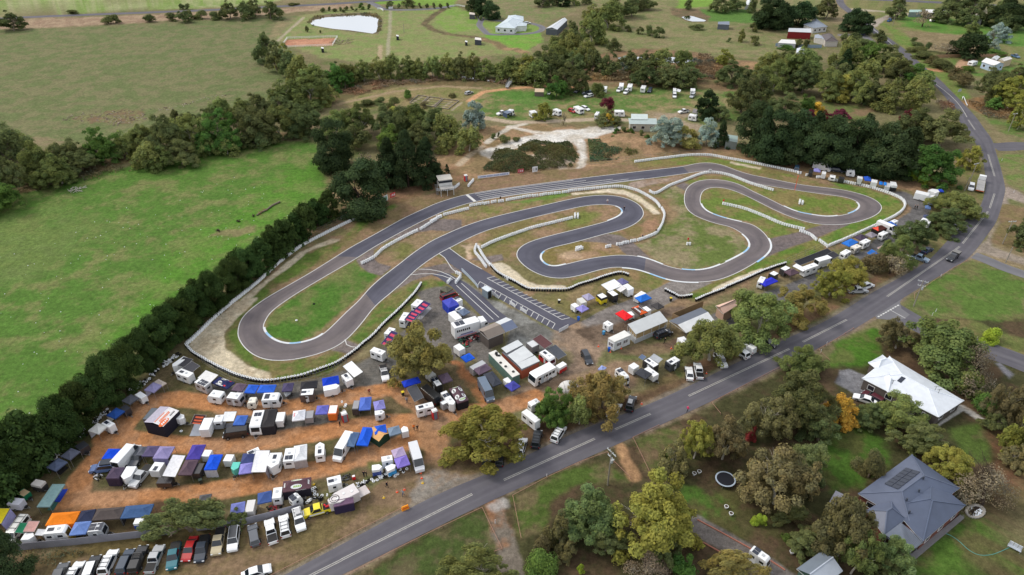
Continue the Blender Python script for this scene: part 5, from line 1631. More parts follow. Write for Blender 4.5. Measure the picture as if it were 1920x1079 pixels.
Aw('J',[1420,412,1500,432,1566,402,1480,372],(48,116,204),'blue tarpaulin awning beside the grey bush',z=1.9)
Aw('J',[1528,358,1598,388,1640,350,1600,322],(206,178,172),'pale pink awning behind the pale-limbed tree',z=2.0)
Aw('W',[342,610,395,645,452,625,402,594],(112,124,144),'grey blue awning of the white ute on the campground',z=2.1,wall=(66,80,104))
Aw('W',[784,325,930,328,920,288,800,284],(206,184,158),'beige tent top of a camper trailer on the campground',z=2.2,wall=(110,100,92))
Aw('V',[1215,300,1262,310,1268,275,1218,268],(220,222,224),'white annex of the blue fronted caravan',z=2.1)
Aw('V',[1425,590,1490,600,1508,545,1440,540],(150,146,148),'grey annex beside the dark bushy campground tree',z=2.0)
Aw('D',[1185,812,1312,812,1352,708,1230,710],(62,40,40),'dark flag awning with orange emblems left of the tall trailer',z=2.0,stripes=(196,90,60))
def sheet(cr,q,rgb,label):
 mb=MB()
 P=ats(cr,q)
 mb.hexa([(p.x,p.y,.01)for p in P],[(p.x,p.y,.045)for p in P],plain(rgb))
 tag(mb.obj('ground_sheet'),label,'ground sheet','mats laid on the ground')
sheet('D',[1170,948,1305,946,1292,815,1226,815],(150,156,168),'grey ramp mat left of the tall white trailer')
sheet('1',[600,612,672,612,768,462,690,470],(24,62,176),'blue mat under the sage green canopy')
sheet('1',[530,702,600,706,660,610,600,605],(58,104,96),'green mat at the end of the sage green canopy')
sheet('1',[590,262,680,308,776,222,700,190],(40,38,40),'black mat under the lower charcoal canopy')
sheet('G',[610,470,655,480,780,350,740,330],(150,150,156),'long grey trackside mat beside the pink and navy awnings')
sheet('E',[100,855,210,850,225,800,110,810],(150,150,158),'pale mat under the printed white awning')
c,a,L,W=fit('D',[660,792,878,842,1048,666,845,608],3.0)
o=thing('marquee','large tent with grey and white roof, orange print and black walls','marquee',c,a,'pop-up canopies in the paddock')
g=MB()
rg,rw,bw=fabric((178,174,190)),fabric((224,222,224)),fabric((40,38,50))
for y0,y1,m in((-W/2,0,rw),(0,W/2,rg)):
 for k in range(6):
  x0,x1=-L/2+L*k/6,-L/2+L*(k+1)/6
  za,zb=(3.0,3.45)if y0<0 else(3.45,3.0)
  g.face([(x0,y0,za),(x1,y0,za),(x1,y1,zb),(x0,y1,zb)],m)
g.obj('fabric_roof',o)
for q in(((-L/2,-W/2),(L/2,-W/2)),((L/2,-W/2),(L/2,W/2)),((L/2,W/2),(-L/2,W/2)),((-L/2,W/2),(-L/2,-W/2))):
 g=MB()
 (x0,y0),(x1,y1)=q
 for k in range(4):
  t0,t1=k/4,(k+1)/4
  g.face([(x0+(x1-x0)*t0,y0+(y1-y0)*t0,0),(x0+(x1-x0)*t1,y0+(y1-y0)*t1,0),(x0+(x1-x0)*t1,y0+(y1-y0)*t1,2.98),(x0+(x1-x0)*t0,y0+(y1-y0)*t0,2.98)],bw)
 g.obj('wall_panel',o)
sl=math.atan2(.45,W/2)
for me_,x,up in((bars(L*.62,.5,11,INKO),-.2,.62),(oval(1.3,.55,INKO,INKW),-L*.3,.26),(bars(1.4,.3,5,INKB),L*.25,.3),(bars(L*.9,.16,1,INKO,0),0,.93)):
 d=link('print',me_,o)
 d.location=(x,-W/2+up*W/2,3.04+.45*up)
 d.rotation_euler=(sl,0,0)
c=at('F',430,985,0)
o=thing('tent','dark green tent with tan fly in front of the vivid blue canopy','tent',c,math.radians(-38),'tents')
g=MB()
tn,gr=fabric((214,166,112)),fabric((38,66,52))
for s in(-1,1):
 q=[(-1.7,s*1.5,1.7),(1.7,s*1.5,1.7),(1.7,0,2.4),(-1.7,0,2.4)]
 g.face(q,tn)
g.obj('fly',o)
g=MB()
pr=[(-1.5,.0),(1.5,0),(1.42,1.65),(0,2.32),(-1.42,1.65)]
g.hexa([(-1.6,y,z)for y,z in pr],[(1.6,y,z)for y,z in pr],gr)
g.obj('tent_body',o)
c=at('S',892,262,0)
o=thing('dome_tent','white ribbed dome tent above the pine','tent',c,math.radians(10),'tents')
g=MB()
wt_=fabric((212,210,208))
pv=None
for i in range(9):
 x=-2.1+4.2*i/8
 r=math.sqrt(max(0,1-(x/2.25)**2))
 cur=[(x,-1.8*r*math.cos(math.pi*j/8),1.7*r*math.sin(math.pi*j/8))for j in range(9)]
 if pv:
  for j in range(8):
   g.face([pv[j],cur[j],cur[j+1],pv[j+1]],wt_)
 pv=cur
g.obj('tent_body',o)
g=MB()
for i in(2,4,6):
 x=-2.1+4.2*i/8
 r=math.sqrt(max(0,1-(x/2.25)**2))*1.012
 g.tube([(x,-1.8*r*math.cos(math.pi*j/8),1.7*r*math.sin(math.pi*j/8))for j in range(9)],.04,plain((150,150,152)))
g.obj('rib',o)
a_,b_=at('G',1000,622,2),at('G',1400,505,2)
d=b_-a_
o=thing('semi_trailer_truck','long white racing semi-trailer truck beside the workshop','truck',((a_+b_)/2).to_tuple()[:2]+(0,),math.atan2(d.y,d.x),'trucks')
LT=d.length
g=MB()
g.box((-1.1,0,2.3),(LT-2.9,2.5,3.2),paint(WH))
g.obj('trailer_body',o,bevel=.05)
g=MB()
xc=LT/2-1.15
g.extr_y([(xc-1.0,.55),(xc-1.0,3.0),(xc-.8,3.5),(xc+.5,3.35),(xc+1.0,2.3),(xc+1.1,.55)],1.2,paint(WH))
cab=g.obj('cab',o,bevel=.06,seg=2)
g=MB()
pane(g,[(xc+1.0,-1.2,2.3),(xc+1.0,1.2,2.3),(xc+.5,1.2,3.35),(xc+.5,-1.2,3.35)],GLASS,.08)
g.obj('windscreen',cab)
for s in(-1,1):
 g=MB()
 g.box((xc+.35,s*1.21,2.6),(.7,.03,.6),GLASS)
 g.obj('side_window',cab)
g=MB()
for k,(w_,m)in enumerate(((.35,INKR),(.22,plain((60,90,190))),(.5,plain((96,96,150))))):
 for s in(-1,1):
  g.box((-1.3,s*1.262,.95+.32*k),(LT-4.2-k,.02,w_*.55),m)
for s in(-1,1):
 for k in range(7):
  g.box((-3.6+.5*k,s*1.262,2.75),(.36,.02,.62-.05*(k%3)),INKB)
g.obj('livery',o)
for k in range(2):
 g=MB()
 g.box((-LT/2+1.6+k*1.15,.2,3.93),(1.05,1.7,.05),SOLAR)
 g.obj('solar_panel',o)
for x in(-LT/2+1.6,-LT/2+2.9,xc-.4,xc+.45):
 for s in(-1,1):
  add_wheel(o,x,s*1.05,.5,.35)
a_,b_=at('H',850,712,1.6),at('H',628,828,1.6)
d=b_-a_
LT=d.length
o=thing('bus','white bus motorhome with people standing at its door','bus',((a_+b_)/2).to_tuple()[:2]+(0,),math.atan2(d.y,d.x),'trucks')
g=MB()
hl=LT/2
g.extr_y([(-hl,.45),(-hl,2.7),(-hl+.3,3.0),(hl-.7,3.0),(hl-.3,2.75),(hl,1.4),(hl-.02,.45)],1.2,paint(WH))
g.obj('body',o,bevel=.07,seg=2)
g=MB()
pane(g,[(hl,-1.2,1.4),(hl,1.2,1.4),(hl-.3,1.2,2.75),(hl-.3,-1.2,2.75)],GLASS,.08)
g.obj('windscreen',o)
for s in(-1,1):
 for k in range(5):
  g=MB()
  g.box((-hl+1.0+k*(LT-2.4)/4,s*1.21,2.05),((LT-2.4)/4-.25,.03,.65),GLASS)
  g.obj('window',o)
g=MB()
g.box((hl-2.1,1.22,1.5),(.75,.04,1.9),plain((186,196,206)))
g.obj('door',o)
for x in(hl-1.3,-hl+1.8):
 for s in(-1,1):
  add_wheel(o,x,s*1.05,.45,.3)
a_,b_=at('K',1362,378,1.2),at('K',1382,262,1.2)
d=b_-a_
LT=d.length
o=thing('flatbed_truck','white flatbed truck with an empty bed on the verge','truck',((a_+b_)/2).to_tuple()[:2]+(0,),math.atan2(d.y,d.x),'trucks')
hl=LT/2
g=MB()
g.extr_y([(hl-2.0,.5),(hl-2.0,2.5),(hl-.5,2.45),(hl-.05,1.5),(hl,.5)],1.05,paint(WH))
cab=g.obj('cab',o,bevel=.06,seg=2)
g=MB()
pane(g,[(hl-.05,-1.05,1.5),(hl-.05,1.05,1.5),(hl-.5,1.05,2.45),(hl-.5,-1.05,2.45)],GLASS,.08)
g.obj('windscreen',cab)
g=MB()
g.box((-1.05,0,1.05),(LT-2.2,2.35,.18),plain((168,166,164)))
g.box((-hl+.06,0,.95),(.1,2.35,.3),plain((190,96,60)))
for k in range(5):
 g.box((-hl+.6+k*(LT-3)/4,0,1.16),(.06,2.3,.03),plain((140,138,136)))
g.obj('flat_bed',o)
for x in(hl-1.0,-hl+1.4,-hl+2.4):
 for s in(-1,1):
  add_wheel(o,x,s*.95,.42,.28)
c,a,L,W=fit('T',[440,690,560,770,1000,560,960,440],2.5)
o=thing('box_trailer','long white transporter trailer with circular print near the verge','trailer',c,a+math.pi,GT)
W=2.5
g=MB()
r=[(-L/2,-W/2),(L/2-1.6,-W/2),(L/2,-.5),(L/2,.5),(L/2-1.6,W/2),(-L/2,W/2)]
g.hexa([(x,y,.45)for x,y in r],[(x,y,2.6)for x,y in r],paint((214,208,208)))
g.obj('body',o,bevel=.05)
for k in range(3):
 g=MB()
 g.box((-L*.3+k*L*.26,.3-.4*(k%2),2.65),(.4,.4,.1),WHITE)
 g.obj('roof_hatch',o)
g=MB()
for rr in(.85,.5):
 g.tube([(L/2-1.1+rr*math.cos(t*.5),rr*math.sin(t*.5),2.615)for t in range(13)],.06,INKB)
g.obj('print',o)
for x in(-.6,.2):
 for s in(-1,1):
  add_wheel(o,x,s*1.15,.33,.22)
c2=at('T',1085,585,1.0)
o=thing('ramp_door','square grey tailgate ramp behind the long transporter trailer','ramp',c2,a,'mats laid on the ground')
g=MB()
g.box((0,0,.5),(2.0,2.1,.08),plain((196,188,186)))
for s in(-1,1):
 g.bar((s*.9,-.9,.5),(s*.9,-.9,-1.0),.03,STEEL)
 g.bar((s*.9,.9,.5),(s*.9,.9,-1.0),.03,STEEL)
g.obj('deck',o)
# ================================================================ buildings
def roofm(rgb):
 return mat('roof_sheet_%d_%d_%d'%tuple(rgb),rgb,rough=0.42,var=0.10,scale=0.7,spec=0.5)
def wallm(rgb):
 return mat('wall_%d_%d_%d'%tuple(rgb),rgb,rough=0.8,var=0.14,scale=0.8)
def building(name,label,cat,cr,q,z,group=None):
 P=ats(cr,q,z)
 c=sum(P,Vector())/len(P)
 return thing(name,label,cat,(c.x,c.y,0),0,group)
def loc4(o,cr,q,z):
 return[p-Vector((o.location.x,o.location.y,0))for p in ats(cr,q,z)]
def block(o,cr,q,ze,rise,kind,roof,wall,roof2=None,open_=False,over=.35,along0=None,win=0,th=.12,wh=1.2,caps=True,cap=None):
 """one roofed block; q = four eave corners. along0: ridge runs parallel to the first edge"""
 A,B,C_,D=loc4(o,cr,q,ze)
 if along0 is None:
  along0=(B-A).length+(C_-D).length>=(C_-B).length+(D-A).length
 if not along0:
  A,B,C_,D=B,C_,D,A
 up=Vector((0,0,rise))
 E,Fq=(A+D)/2,(B+C_)/2
 ln=(Fq-E).length
 wd=((A-D).length+(B-C_).length)/2
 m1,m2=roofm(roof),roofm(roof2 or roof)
 g=MB()
 t=Vector((0,0,th))
 if kind=='hip':
  ins=min(.47,wd/2/ln)
  R1,R2=E.lerp(Fq,ins)+up,Fq.lerp(E,ins)+up
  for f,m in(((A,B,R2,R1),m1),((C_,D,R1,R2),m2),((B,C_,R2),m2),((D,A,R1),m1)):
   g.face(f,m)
  edges=[(A,R1),(D,R1),(B,R2),(C_,R2),(R1,R2)]
 elif kind=='gable':
  R1,R2=E+up,Fq+up
  g.face((A,B,R2,R1),m1)
  g.face((C_,D,R1,R2),m2)
  edges=[(R1,R2)]
 else:
  R1,R2=D+up,C_+up
  g.face((A,B,R2,R1),m1)
  edges=[]
 for a,b in((A,B),(B,C_),(C_,D),(D,A)):
  if kind=='flat' and(a,b)!=(A,B):
   continue
  g.face([a-t,b-t,b,a],roofm((206,208,208)))
 ro=g.obj('roof',o)
 if caps and edges:
  g=MB()
  for a,b in edges:
   g.bar(a+Vector((0,0,.03)),b+Vector((0,0,.03)),.11,roofm(cap or[min(255,int(v*1.08))for v in roof]))
  g.obj('ridge_cap',ro)
 cen=(A+B+C_+D)/4
 W=[p+(cen-p).normalized()*over*1.4 for p in(A,B,C_,D)]
 g=MB()
 if open_:
  for p in W+[(W[0]+W[1])/2,(W[2]+W[3])/2]:
   g.bar((p.x,p.y,0),(p.x,p.y,ze+(rise if kind=='flat' and p in W[2:]else 0)),.07,STEEL)
  g.obj('post',o)
  return ro
 wm=wallm(wall)
 tops=[ze-.03]*4
 if kind=='flat':
  tops=[ze-.06,ze-.06,ze+rise-.06,ze+rise-.06]
 g.hexa([(p.x,p.y,0)for p in W],[(p.x,p.y,h)for p,h in zip(W,tops)],wm)
 if kind=='gable':
  for a,b in((W[0],W[3]),(W[1],W[2])):
   m=(a+b)/2
   g.face([(a.x,a.y,ze-.03),(b.x,b.y,ze-.03),(m.x,m.y,ze+rise*.93)],wm)
 g.obj('wall',o)
 for k in range(win):
  a,b=W[k%4],W[(k+1)%4]
  n=max(1,int((b-a).length/3.2))
  d=(b-a).normalized()
  o_=Vector((d.y,-d.x,0))
  if(a+b-W[0]/2-W[1]/2-W[2]/2-W[3]/2).dot(o_)<0:
   o_=-o_
  for i in range(n):
   p=a.lerp(b,(i+.5)/n)
   w_=MB()
   w_.box((p.x+o_.x*.02,p.y+o_.y*.02,ze*.52),(1.3,.05,wh),GLASS,math.atan2(d.y,d.x))
   wo=w_.obj('window',o)
   f_=MB()
   for s in(-1,1):
    f_.box((p.x+o_.x*.03+d.x*s*.68,p.y+o_.y*.03+d.y*s*.68,ze*.52),(.08,.08,wh+.1),WHITE,math.atan2(d.y,d.x))
    f_.box((p.x+o_.x*.03,p.y+o_.y*.03,ze*.52+s*wh/2),(1.42,.08,.08),WHITE,math.atan2(d.y,d.x))
   f_.obj('frame',wo)
 return ro
def on_roof(o,cr,x,y):
 """point of the building's roof that stands at a measured place"""
 from mathutils.bvhtree import BVHTree
 t=at(cr,x,y,0)-Vector((0,0,HC))
 best=None
 for ch in o.children:
  if ch.name.startswith('roof')and ch.data and len(ch.data.polygons)<40:
   me=ch.data
   b=BVHTree.FromPolygons([v.co+o.location for v in me.vertices],[p.vertices[:]for p in me.polygons])
   h=b.ray_cast(Vector((0,0,HC)),t.normalized())
   if h[0]and(best is None or h[3]<best[3]):
    best=h
 return(best[0]-o.location)if best else(at(cr,x,y,4)-o.location)
def panel(o,cr,q,nx,ny,m=SOLAR):
 Q=[on_roof(o,cr,q[i],q[i+1])for i in(0,2,4,6)]
 for i in range(nx):
  for j in range(ny):
   g=MB()
   c=[]
   for u,v in((i+.04,j+.04),(i+.96,j+.04),(i+.96,j+.96),(i+.04,j+.96)):
    c.append(Q[0].lerp(Q[1],u/nx).lerp(Q[3].lerp(Q[2],u/nx),v/ny))
   n=(c[1]-c[0]).cross(c[3]-c[0]).normalized()
   if n.z<0:
    n=-n
   g.hexa([p+n*.06 for p in c],[p+n*.12 for p in c],m)
   g.obj('solar_panel',o)
o=building('house','house with white hipped metal roof and dark walls beside the asphalt yard','house','M',[505,318,1162,712,937,858,262,515],2.9,'houses')
WR=(214,220,228)
block(o,'M',[262,515,937,858,1162,712,505,322],2.9,1.6,'hip',WR,(96,88,84),win=2)
block(o,'M',[318,378,400,442,600,420,442,310],2.7,1.3,'hip',WR,(96,88,84))
block(o,'M',[372,500,492,640,590,590,500,455],2.85,1.5,'hip',WR,(96,88,84),caps=True)
panel(o,'M',[568,540,612,497,652,515,606,562],1,1)
for x,y in((530,565),(905,620),(935,645)):
 g=MB()
 p=on_roof(o,'M',x,y)
 g.bar((p.x,p.y,p.z-.1),(p.x,p.y,p.z+1.1),.06,STEEL)
 g.bar((p.x-.5,p.y,p.z+1),(p.x+.5,p.y,p.z+1),.04,STEEL)
 g.obj('antenna',o)
o=building('house','large house with slate grey hipped roof and two rows of solar panels','house','P',[248,525,610,262,975,605,685,850],2.9,'houses')
SR=(80,90,112)
block(o,'P',[248,527,612,262,937,490,600,735],2.9,1.55,'hip',(92,100,120),(112,66,56),SR,win=4)
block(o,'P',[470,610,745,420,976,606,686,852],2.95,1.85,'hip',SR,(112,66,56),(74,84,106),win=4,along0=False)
block(o,'P',[300,640,470,545,575,700,425,812],2.85,1.5,'hip',(92,100,120),(112,66,56),SR)
ro=block(o,'P',[425,816,590,928,690,856,532,735],2.5,.5,'flat',(106,114,128),(90,88,88),open_=True)
A=loc4(o,'P',[425,816,590,928,690,856,532,735],2.5)
g=MB()
for k in range(22):
 t=(k+.5)/22
 a,b=A[0].lerp(A[1],t),A[3].lerp(A[2],t)+Vector((0,0,.5))
 g.bar(a+Vector((0,0,.02)),b+Vector((0,0,.02)),.05,roofm((118,126,140)))
g.obj('corrugation',ro)
panel(o,'P',[425,462,572,352,672,382,520,500],6,2)
for x,y in((687,430),(657,515),(575,575),(592,660)):
 g=MB()
 p=on_roof(o,'P',x,y)
 g.cyl((p.x,p.y,p.z-.1),.16,.8,roofm((70,76,88)),8)
 g.obj('roof_vent',o)
g=MB()
P=loc4(o,'P',[600,940,628,975,968,690,940,668],.25)
g.hexa([(p.x,p.y,0)for p in P],[(p.x,p.y,.25)for p in P],wallm((120,118,120)))
g.obj('verandah_deck',o)
o=building('garden_shed','grey gabled shed with a green end wall at the lower edge','shed','O',[770,1035,930,922,1085,1050,930,1170],3.0,'sheds')
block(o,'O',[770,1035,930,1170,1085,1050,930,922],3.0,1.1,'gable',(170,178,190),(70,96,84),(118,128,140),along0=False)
o=building('carport','small grey skillion carport beside the slate roofed house','shed','P',[95,513,205,558,150,640,50,590],2.5,'sheds')
block(o,'P',[50,590,150,640,205,558,95,513],2.4,.3,'flat',(128,128,138),(90,88,88),open_=True)
o=building('workshop','brown gabled workshop with an open grey carport at its end','workshop','H',[85,315,255,245,360,345,190,410],3.2,'paddock buildings')
block(o,'H',[85,317,258,243,362,343,190,412],3.3,.8,'gable',(146,134,124),(92,84,80),(118,108,100),along0=True,caps=False)
block(o,'H',[262,241,372,190,490,290,366,341],3.25,.75,'gable',(206,210,214),(92,84,80),(98,108,132),along0=True,open_=True,caps=False)
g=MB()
p,q_=loc4(o,'H',[200,455,355,400]*2,0)[:2]
g.box(((p.x+q_.x)/2,(p.y+q_.y)/2,1.3),(2.6,.08,2.4),wallm((70,66,66)),math.atan2(q_.y-p.y,q_.x-p.x))
g.obj('roller_door',o)
c,a,L,W=fit('H',[195,552,265,520,512,766,436,793],2.7)
o=thing('shipping_container','long green shipping container with white roof carrying old tyres','container',c,a,'paddock buildings')
CG=wallm((104,132,122))
g=MB()
g.box((0,0,1.3),(L,W,2.6),CG)
n=int(L/.45)
for k in range(n):
 for s in(-1,1):
  g.box((-L/2+(k+.5)*L/n,s*(W/2+.02),1.3),(L/n*.5,.05,2.35),CG)
g.obj('wall',o)
g=MB()
g.box((0,0,2.64),(L+.06,W+.06,.08),wallm((218,216,210)))
g.obj('roof',o)
g=MB()
g.box((L/2+.03,0,1.3),(.06,W*.9,2.3),wallm((88,116,108)))
g.obj('door',o)
def tyre_mesh(white):
 def mk():
  b=MB()
  n,k=14,7
  m=WT if white else BT
  for i in range(n):
   for j in range(k):
    q=[]
    for di,dj in((0,0),(1,0),(1,1),(0,1)):
     t,s=2*math.pi*(i+di)/n,2*math.pi*(j+dj)/k
     r=.22+.09*math.cos(s)
     q.append((r*math.cos(t),r*math.sin(t),.1+.1*math.sin(s)))
    b.face(q,m)
  return b.mesh('tyre',smooth=True)
 return cached(('tyre',white),mk)
def tyre(p,white,label,group,tilt=0):
 t=link('tyre',tyre_mesh(white),None,p,random.random()*6)
 t.rotation_euler=(tilt,random.uniform(-.2,.2)if tilt else 0,random.random()*6)
 return tag(t,label,'tyre',group)
for t in(.1,.15,.19,.13,.22,.45,.62,.86):
 p=Vector((c.x,c.y,0))+Matrix.Rotation(a,3,'Z')@Vector((L/2*(1-2*t)*-1,random.uniform(-.6,.6),0))
 tyre((p.x,p.y,2.68),False,'old black tyre lying on the white container roof','tyres on the container roof')
o=building('storage_shed','brick red storage container under three white skillion roof panels','shed','H',[330,540,510,440,705,640,530,722],2.6,'paddock buildings')
W4=loc4(o,'H',[330,548,512,450,705,645,530,730],2.5)
g=MB()
g.hexa([(p.x,p.y,0)for p in W4],[(p.x,p.y,2.5)for p in W4],wallm((156,78,54)))
g.obj('wall',o)
g=MB()
g.hexa([(p.x*1.01,p.y*1.01,2.5)for p in W4],[(p.x*1.01,p.y*1.01,2.56)for p in W4],roofm((84,86,92)))
g.obj('flat_roof',o)
for q in([322,512,375,553,542,466,490,425],[385,582,480,660,652,572,550,486],[480,668,530,713,712,632,660,584]):
 block(o,'H',q,2.7,.25,'flat',(206,210,212),(150,80,56),open_=True,over=.2,th=.1)
o=building('portable_cabin','white portable cabin with framed windows by the junction','cabin','I',[540,727,605,766,770,696,705,650],2.8,'paddock buildings')
W4=loc4(o,'I',[540,727,605,766,770,696,705,650],2.8)
g=MB()
g.hexa([(p.x,p.y,.15)for p in W4],[(p.x,p.y,2.78)for p in W4],wallm((216,220,224)))
g.obj('wall',o)
g=MB()
g.hexa([(p.x*1.02,p.y*1.02,2.78)for p in W4],[(p.x*1.02,p.y*1.02,2.9)for p in W4],roofm((222,222,218)))
g.obj('roof',o)
for e,ts in(((1,2),(.3,.7)),((0,1),(.5,))):
 a,b=W4[e[0]],W4[e[1]]
 d=(b-a).normalized()
 for t in ts:
  p=a.lerp(b,t)
  g=MB()
  g.box((p.x+d.y*.03,p.y-d.x*.03,1.65),(1.15,.06,.95),plain((120,116,120)),math.atan2(d.y,d.x))
  wn=g.obj('window',o)
  g=MB()
  g.box((p.x+d.y*.05,p.y-d.x*.05,1.65),(.06,.06,.95),WHITE,math.atan2(d.y,d.x))
  g.box((p.x+d.y*.05,p.y-d.x*.05,2.15),(1.25,.07,.08),WHITE,math.atan2(d.y,d.x))
  g.box((p.x+d.y*.05,p.y-d.x*.05,1.15),(1.25,.07,.08),WHITE,math.atan2(d.y,d.x))
  g.obj('frame',wn)
o=building('canteen','long grey-roofed canteen with an open serving side','building','I',[735,600,820,685,1145,550,1060,465],3.0,'paddock buildings')
W4=loc4(o,'I',[735,602,820,687,1145,552,1060,467],2.9)
W4=[p*.97+Vector((0,0,0))for p in W4]
g=MB()
g.hexa([(p.x,p.y,0)for p in W4],[(p.x,p.y,1.25)for p in W4],wallm((176,180,184)))
g.obj('wall',o)
g=MB()
I4=[p*.9 for p in W4]
g.hexa([(p.x,p.y,1.2)for p in I4],[(p.x,p.y,2.8)for p in I4],wallm((168,146,106)))
g.obj('serving_hatch',o)
g=MB()
for e in((0,1),(1,2),(2,3),(3,0)):
 for t in(0,.25,.5,.75):
  p=W4[e[0]].lerp(W4[e[1]],t)
  g.bar((p.x,p.y,1.2),(p.x,p.y,2.85),.05,WHITE)
g.obj('post',o)
block(o,'I',[735,600,820,686,1146,551,1060,465],2.95,.45,'flat',(186,190,192),(150,140,120),open_=True,over=.3,along0=False)
o=building('carport','open two-tone carport of dark and white sheeting next to the canteen','shed','I',[1155,550,1330,672,1610,548,1480,415],3.2,'paddock buildings')
block(o,'I',[1155,550,1480,415,1615,545,1330,672],3.1,.6,'gable',(92,98,110),(100,90,80),(210,212,214),along0=True,open_=True,caps=False)
g=MB()
W4=loc4(o,'I',[1180,560,1490,432,1580,530,1330,640],0)
for e in((0,3),(0,1)):
 a,b=W4[e[0]],W4[e[1]]
 d=b-a
 g.box(((a.x+b.x)/2,(a.y+b.y)/2,1.3),(d.length,.08,2.6),wallm((142,118,88)),math.atan2(d.y,d.x))
g.obj('wall',o)
o=building('pavilion','salmon pink roofed pavilion behind the big gum by the far row','building','J',[-100,935,0,1015,178,892,130,858],3.0,'paddock buildings')
block(o,'J',[-100,938,135,858,182,895,-20,1020],3.0,.8,'gable',(222,186,168),(180,150,130),(206,170,152),along0=True,caps=True,cap=(120,100,96))
c,a,L,W=fit('f',[1355,238,1362,275,1470,262,1455,222],5.0)
o=thing('race_control_box','raised white race control box with a dark window band by the start','tower',c,a,'paddock buildings')
g=MB()
g.box((0,0,3.7),(L*.92,W*.9,2.1),wallm((212,212,210)))
g.obj('wall',o)
g=MB()
g.box((0,-.05,4.15),(L*.93,W*.92,.75),GLASS)
g.obj('window',o)
g=MB()
g.box((0,0,4.85),(L,W,.16),roofm((206,200,188)))
g.obj('roof',o)
g=MB()
g.box((0,-1.2,2.55),(L*.95,W+2.2,.14),wallm((176,172,166)))
g.obj('deck',o)
g=MB()
for x in(-.45,0,.45):
 for y in(-W*.5-2.1,W*.45):
  g.bar((L*x,y,0),(L*x,y,2.5),.08,WHITE)
for z in(2.95,3.4):
 g.bar((-L*.46,-W*.5-2.2,z),(L*.46,-W*.5-2.2,z),.04,WHITE)
g.obj('post',o)
g=MB()
for k in range(9):
 g.box((-L/2-.6,-2.5+k*.32,.2+k*.29),(.9,.3,.06),STEEL)
g.obj('stair',o)
o=building('hall','long cream hall with pale green roofs beside the blue wattles','building','V',[558,672,940,676,945,738,600,735],3.2,'far buildings')
block(o,'V',[575,738,955,744,940,676,560,672],3.2,.35,'flat',(166,180,178),(186,180,166),win=1)
block(o,'V',[598,676,826,678,822,616,598,612],3.7,.3,'flat',(190,202,200),(186,180,166))
FB='far buildings'
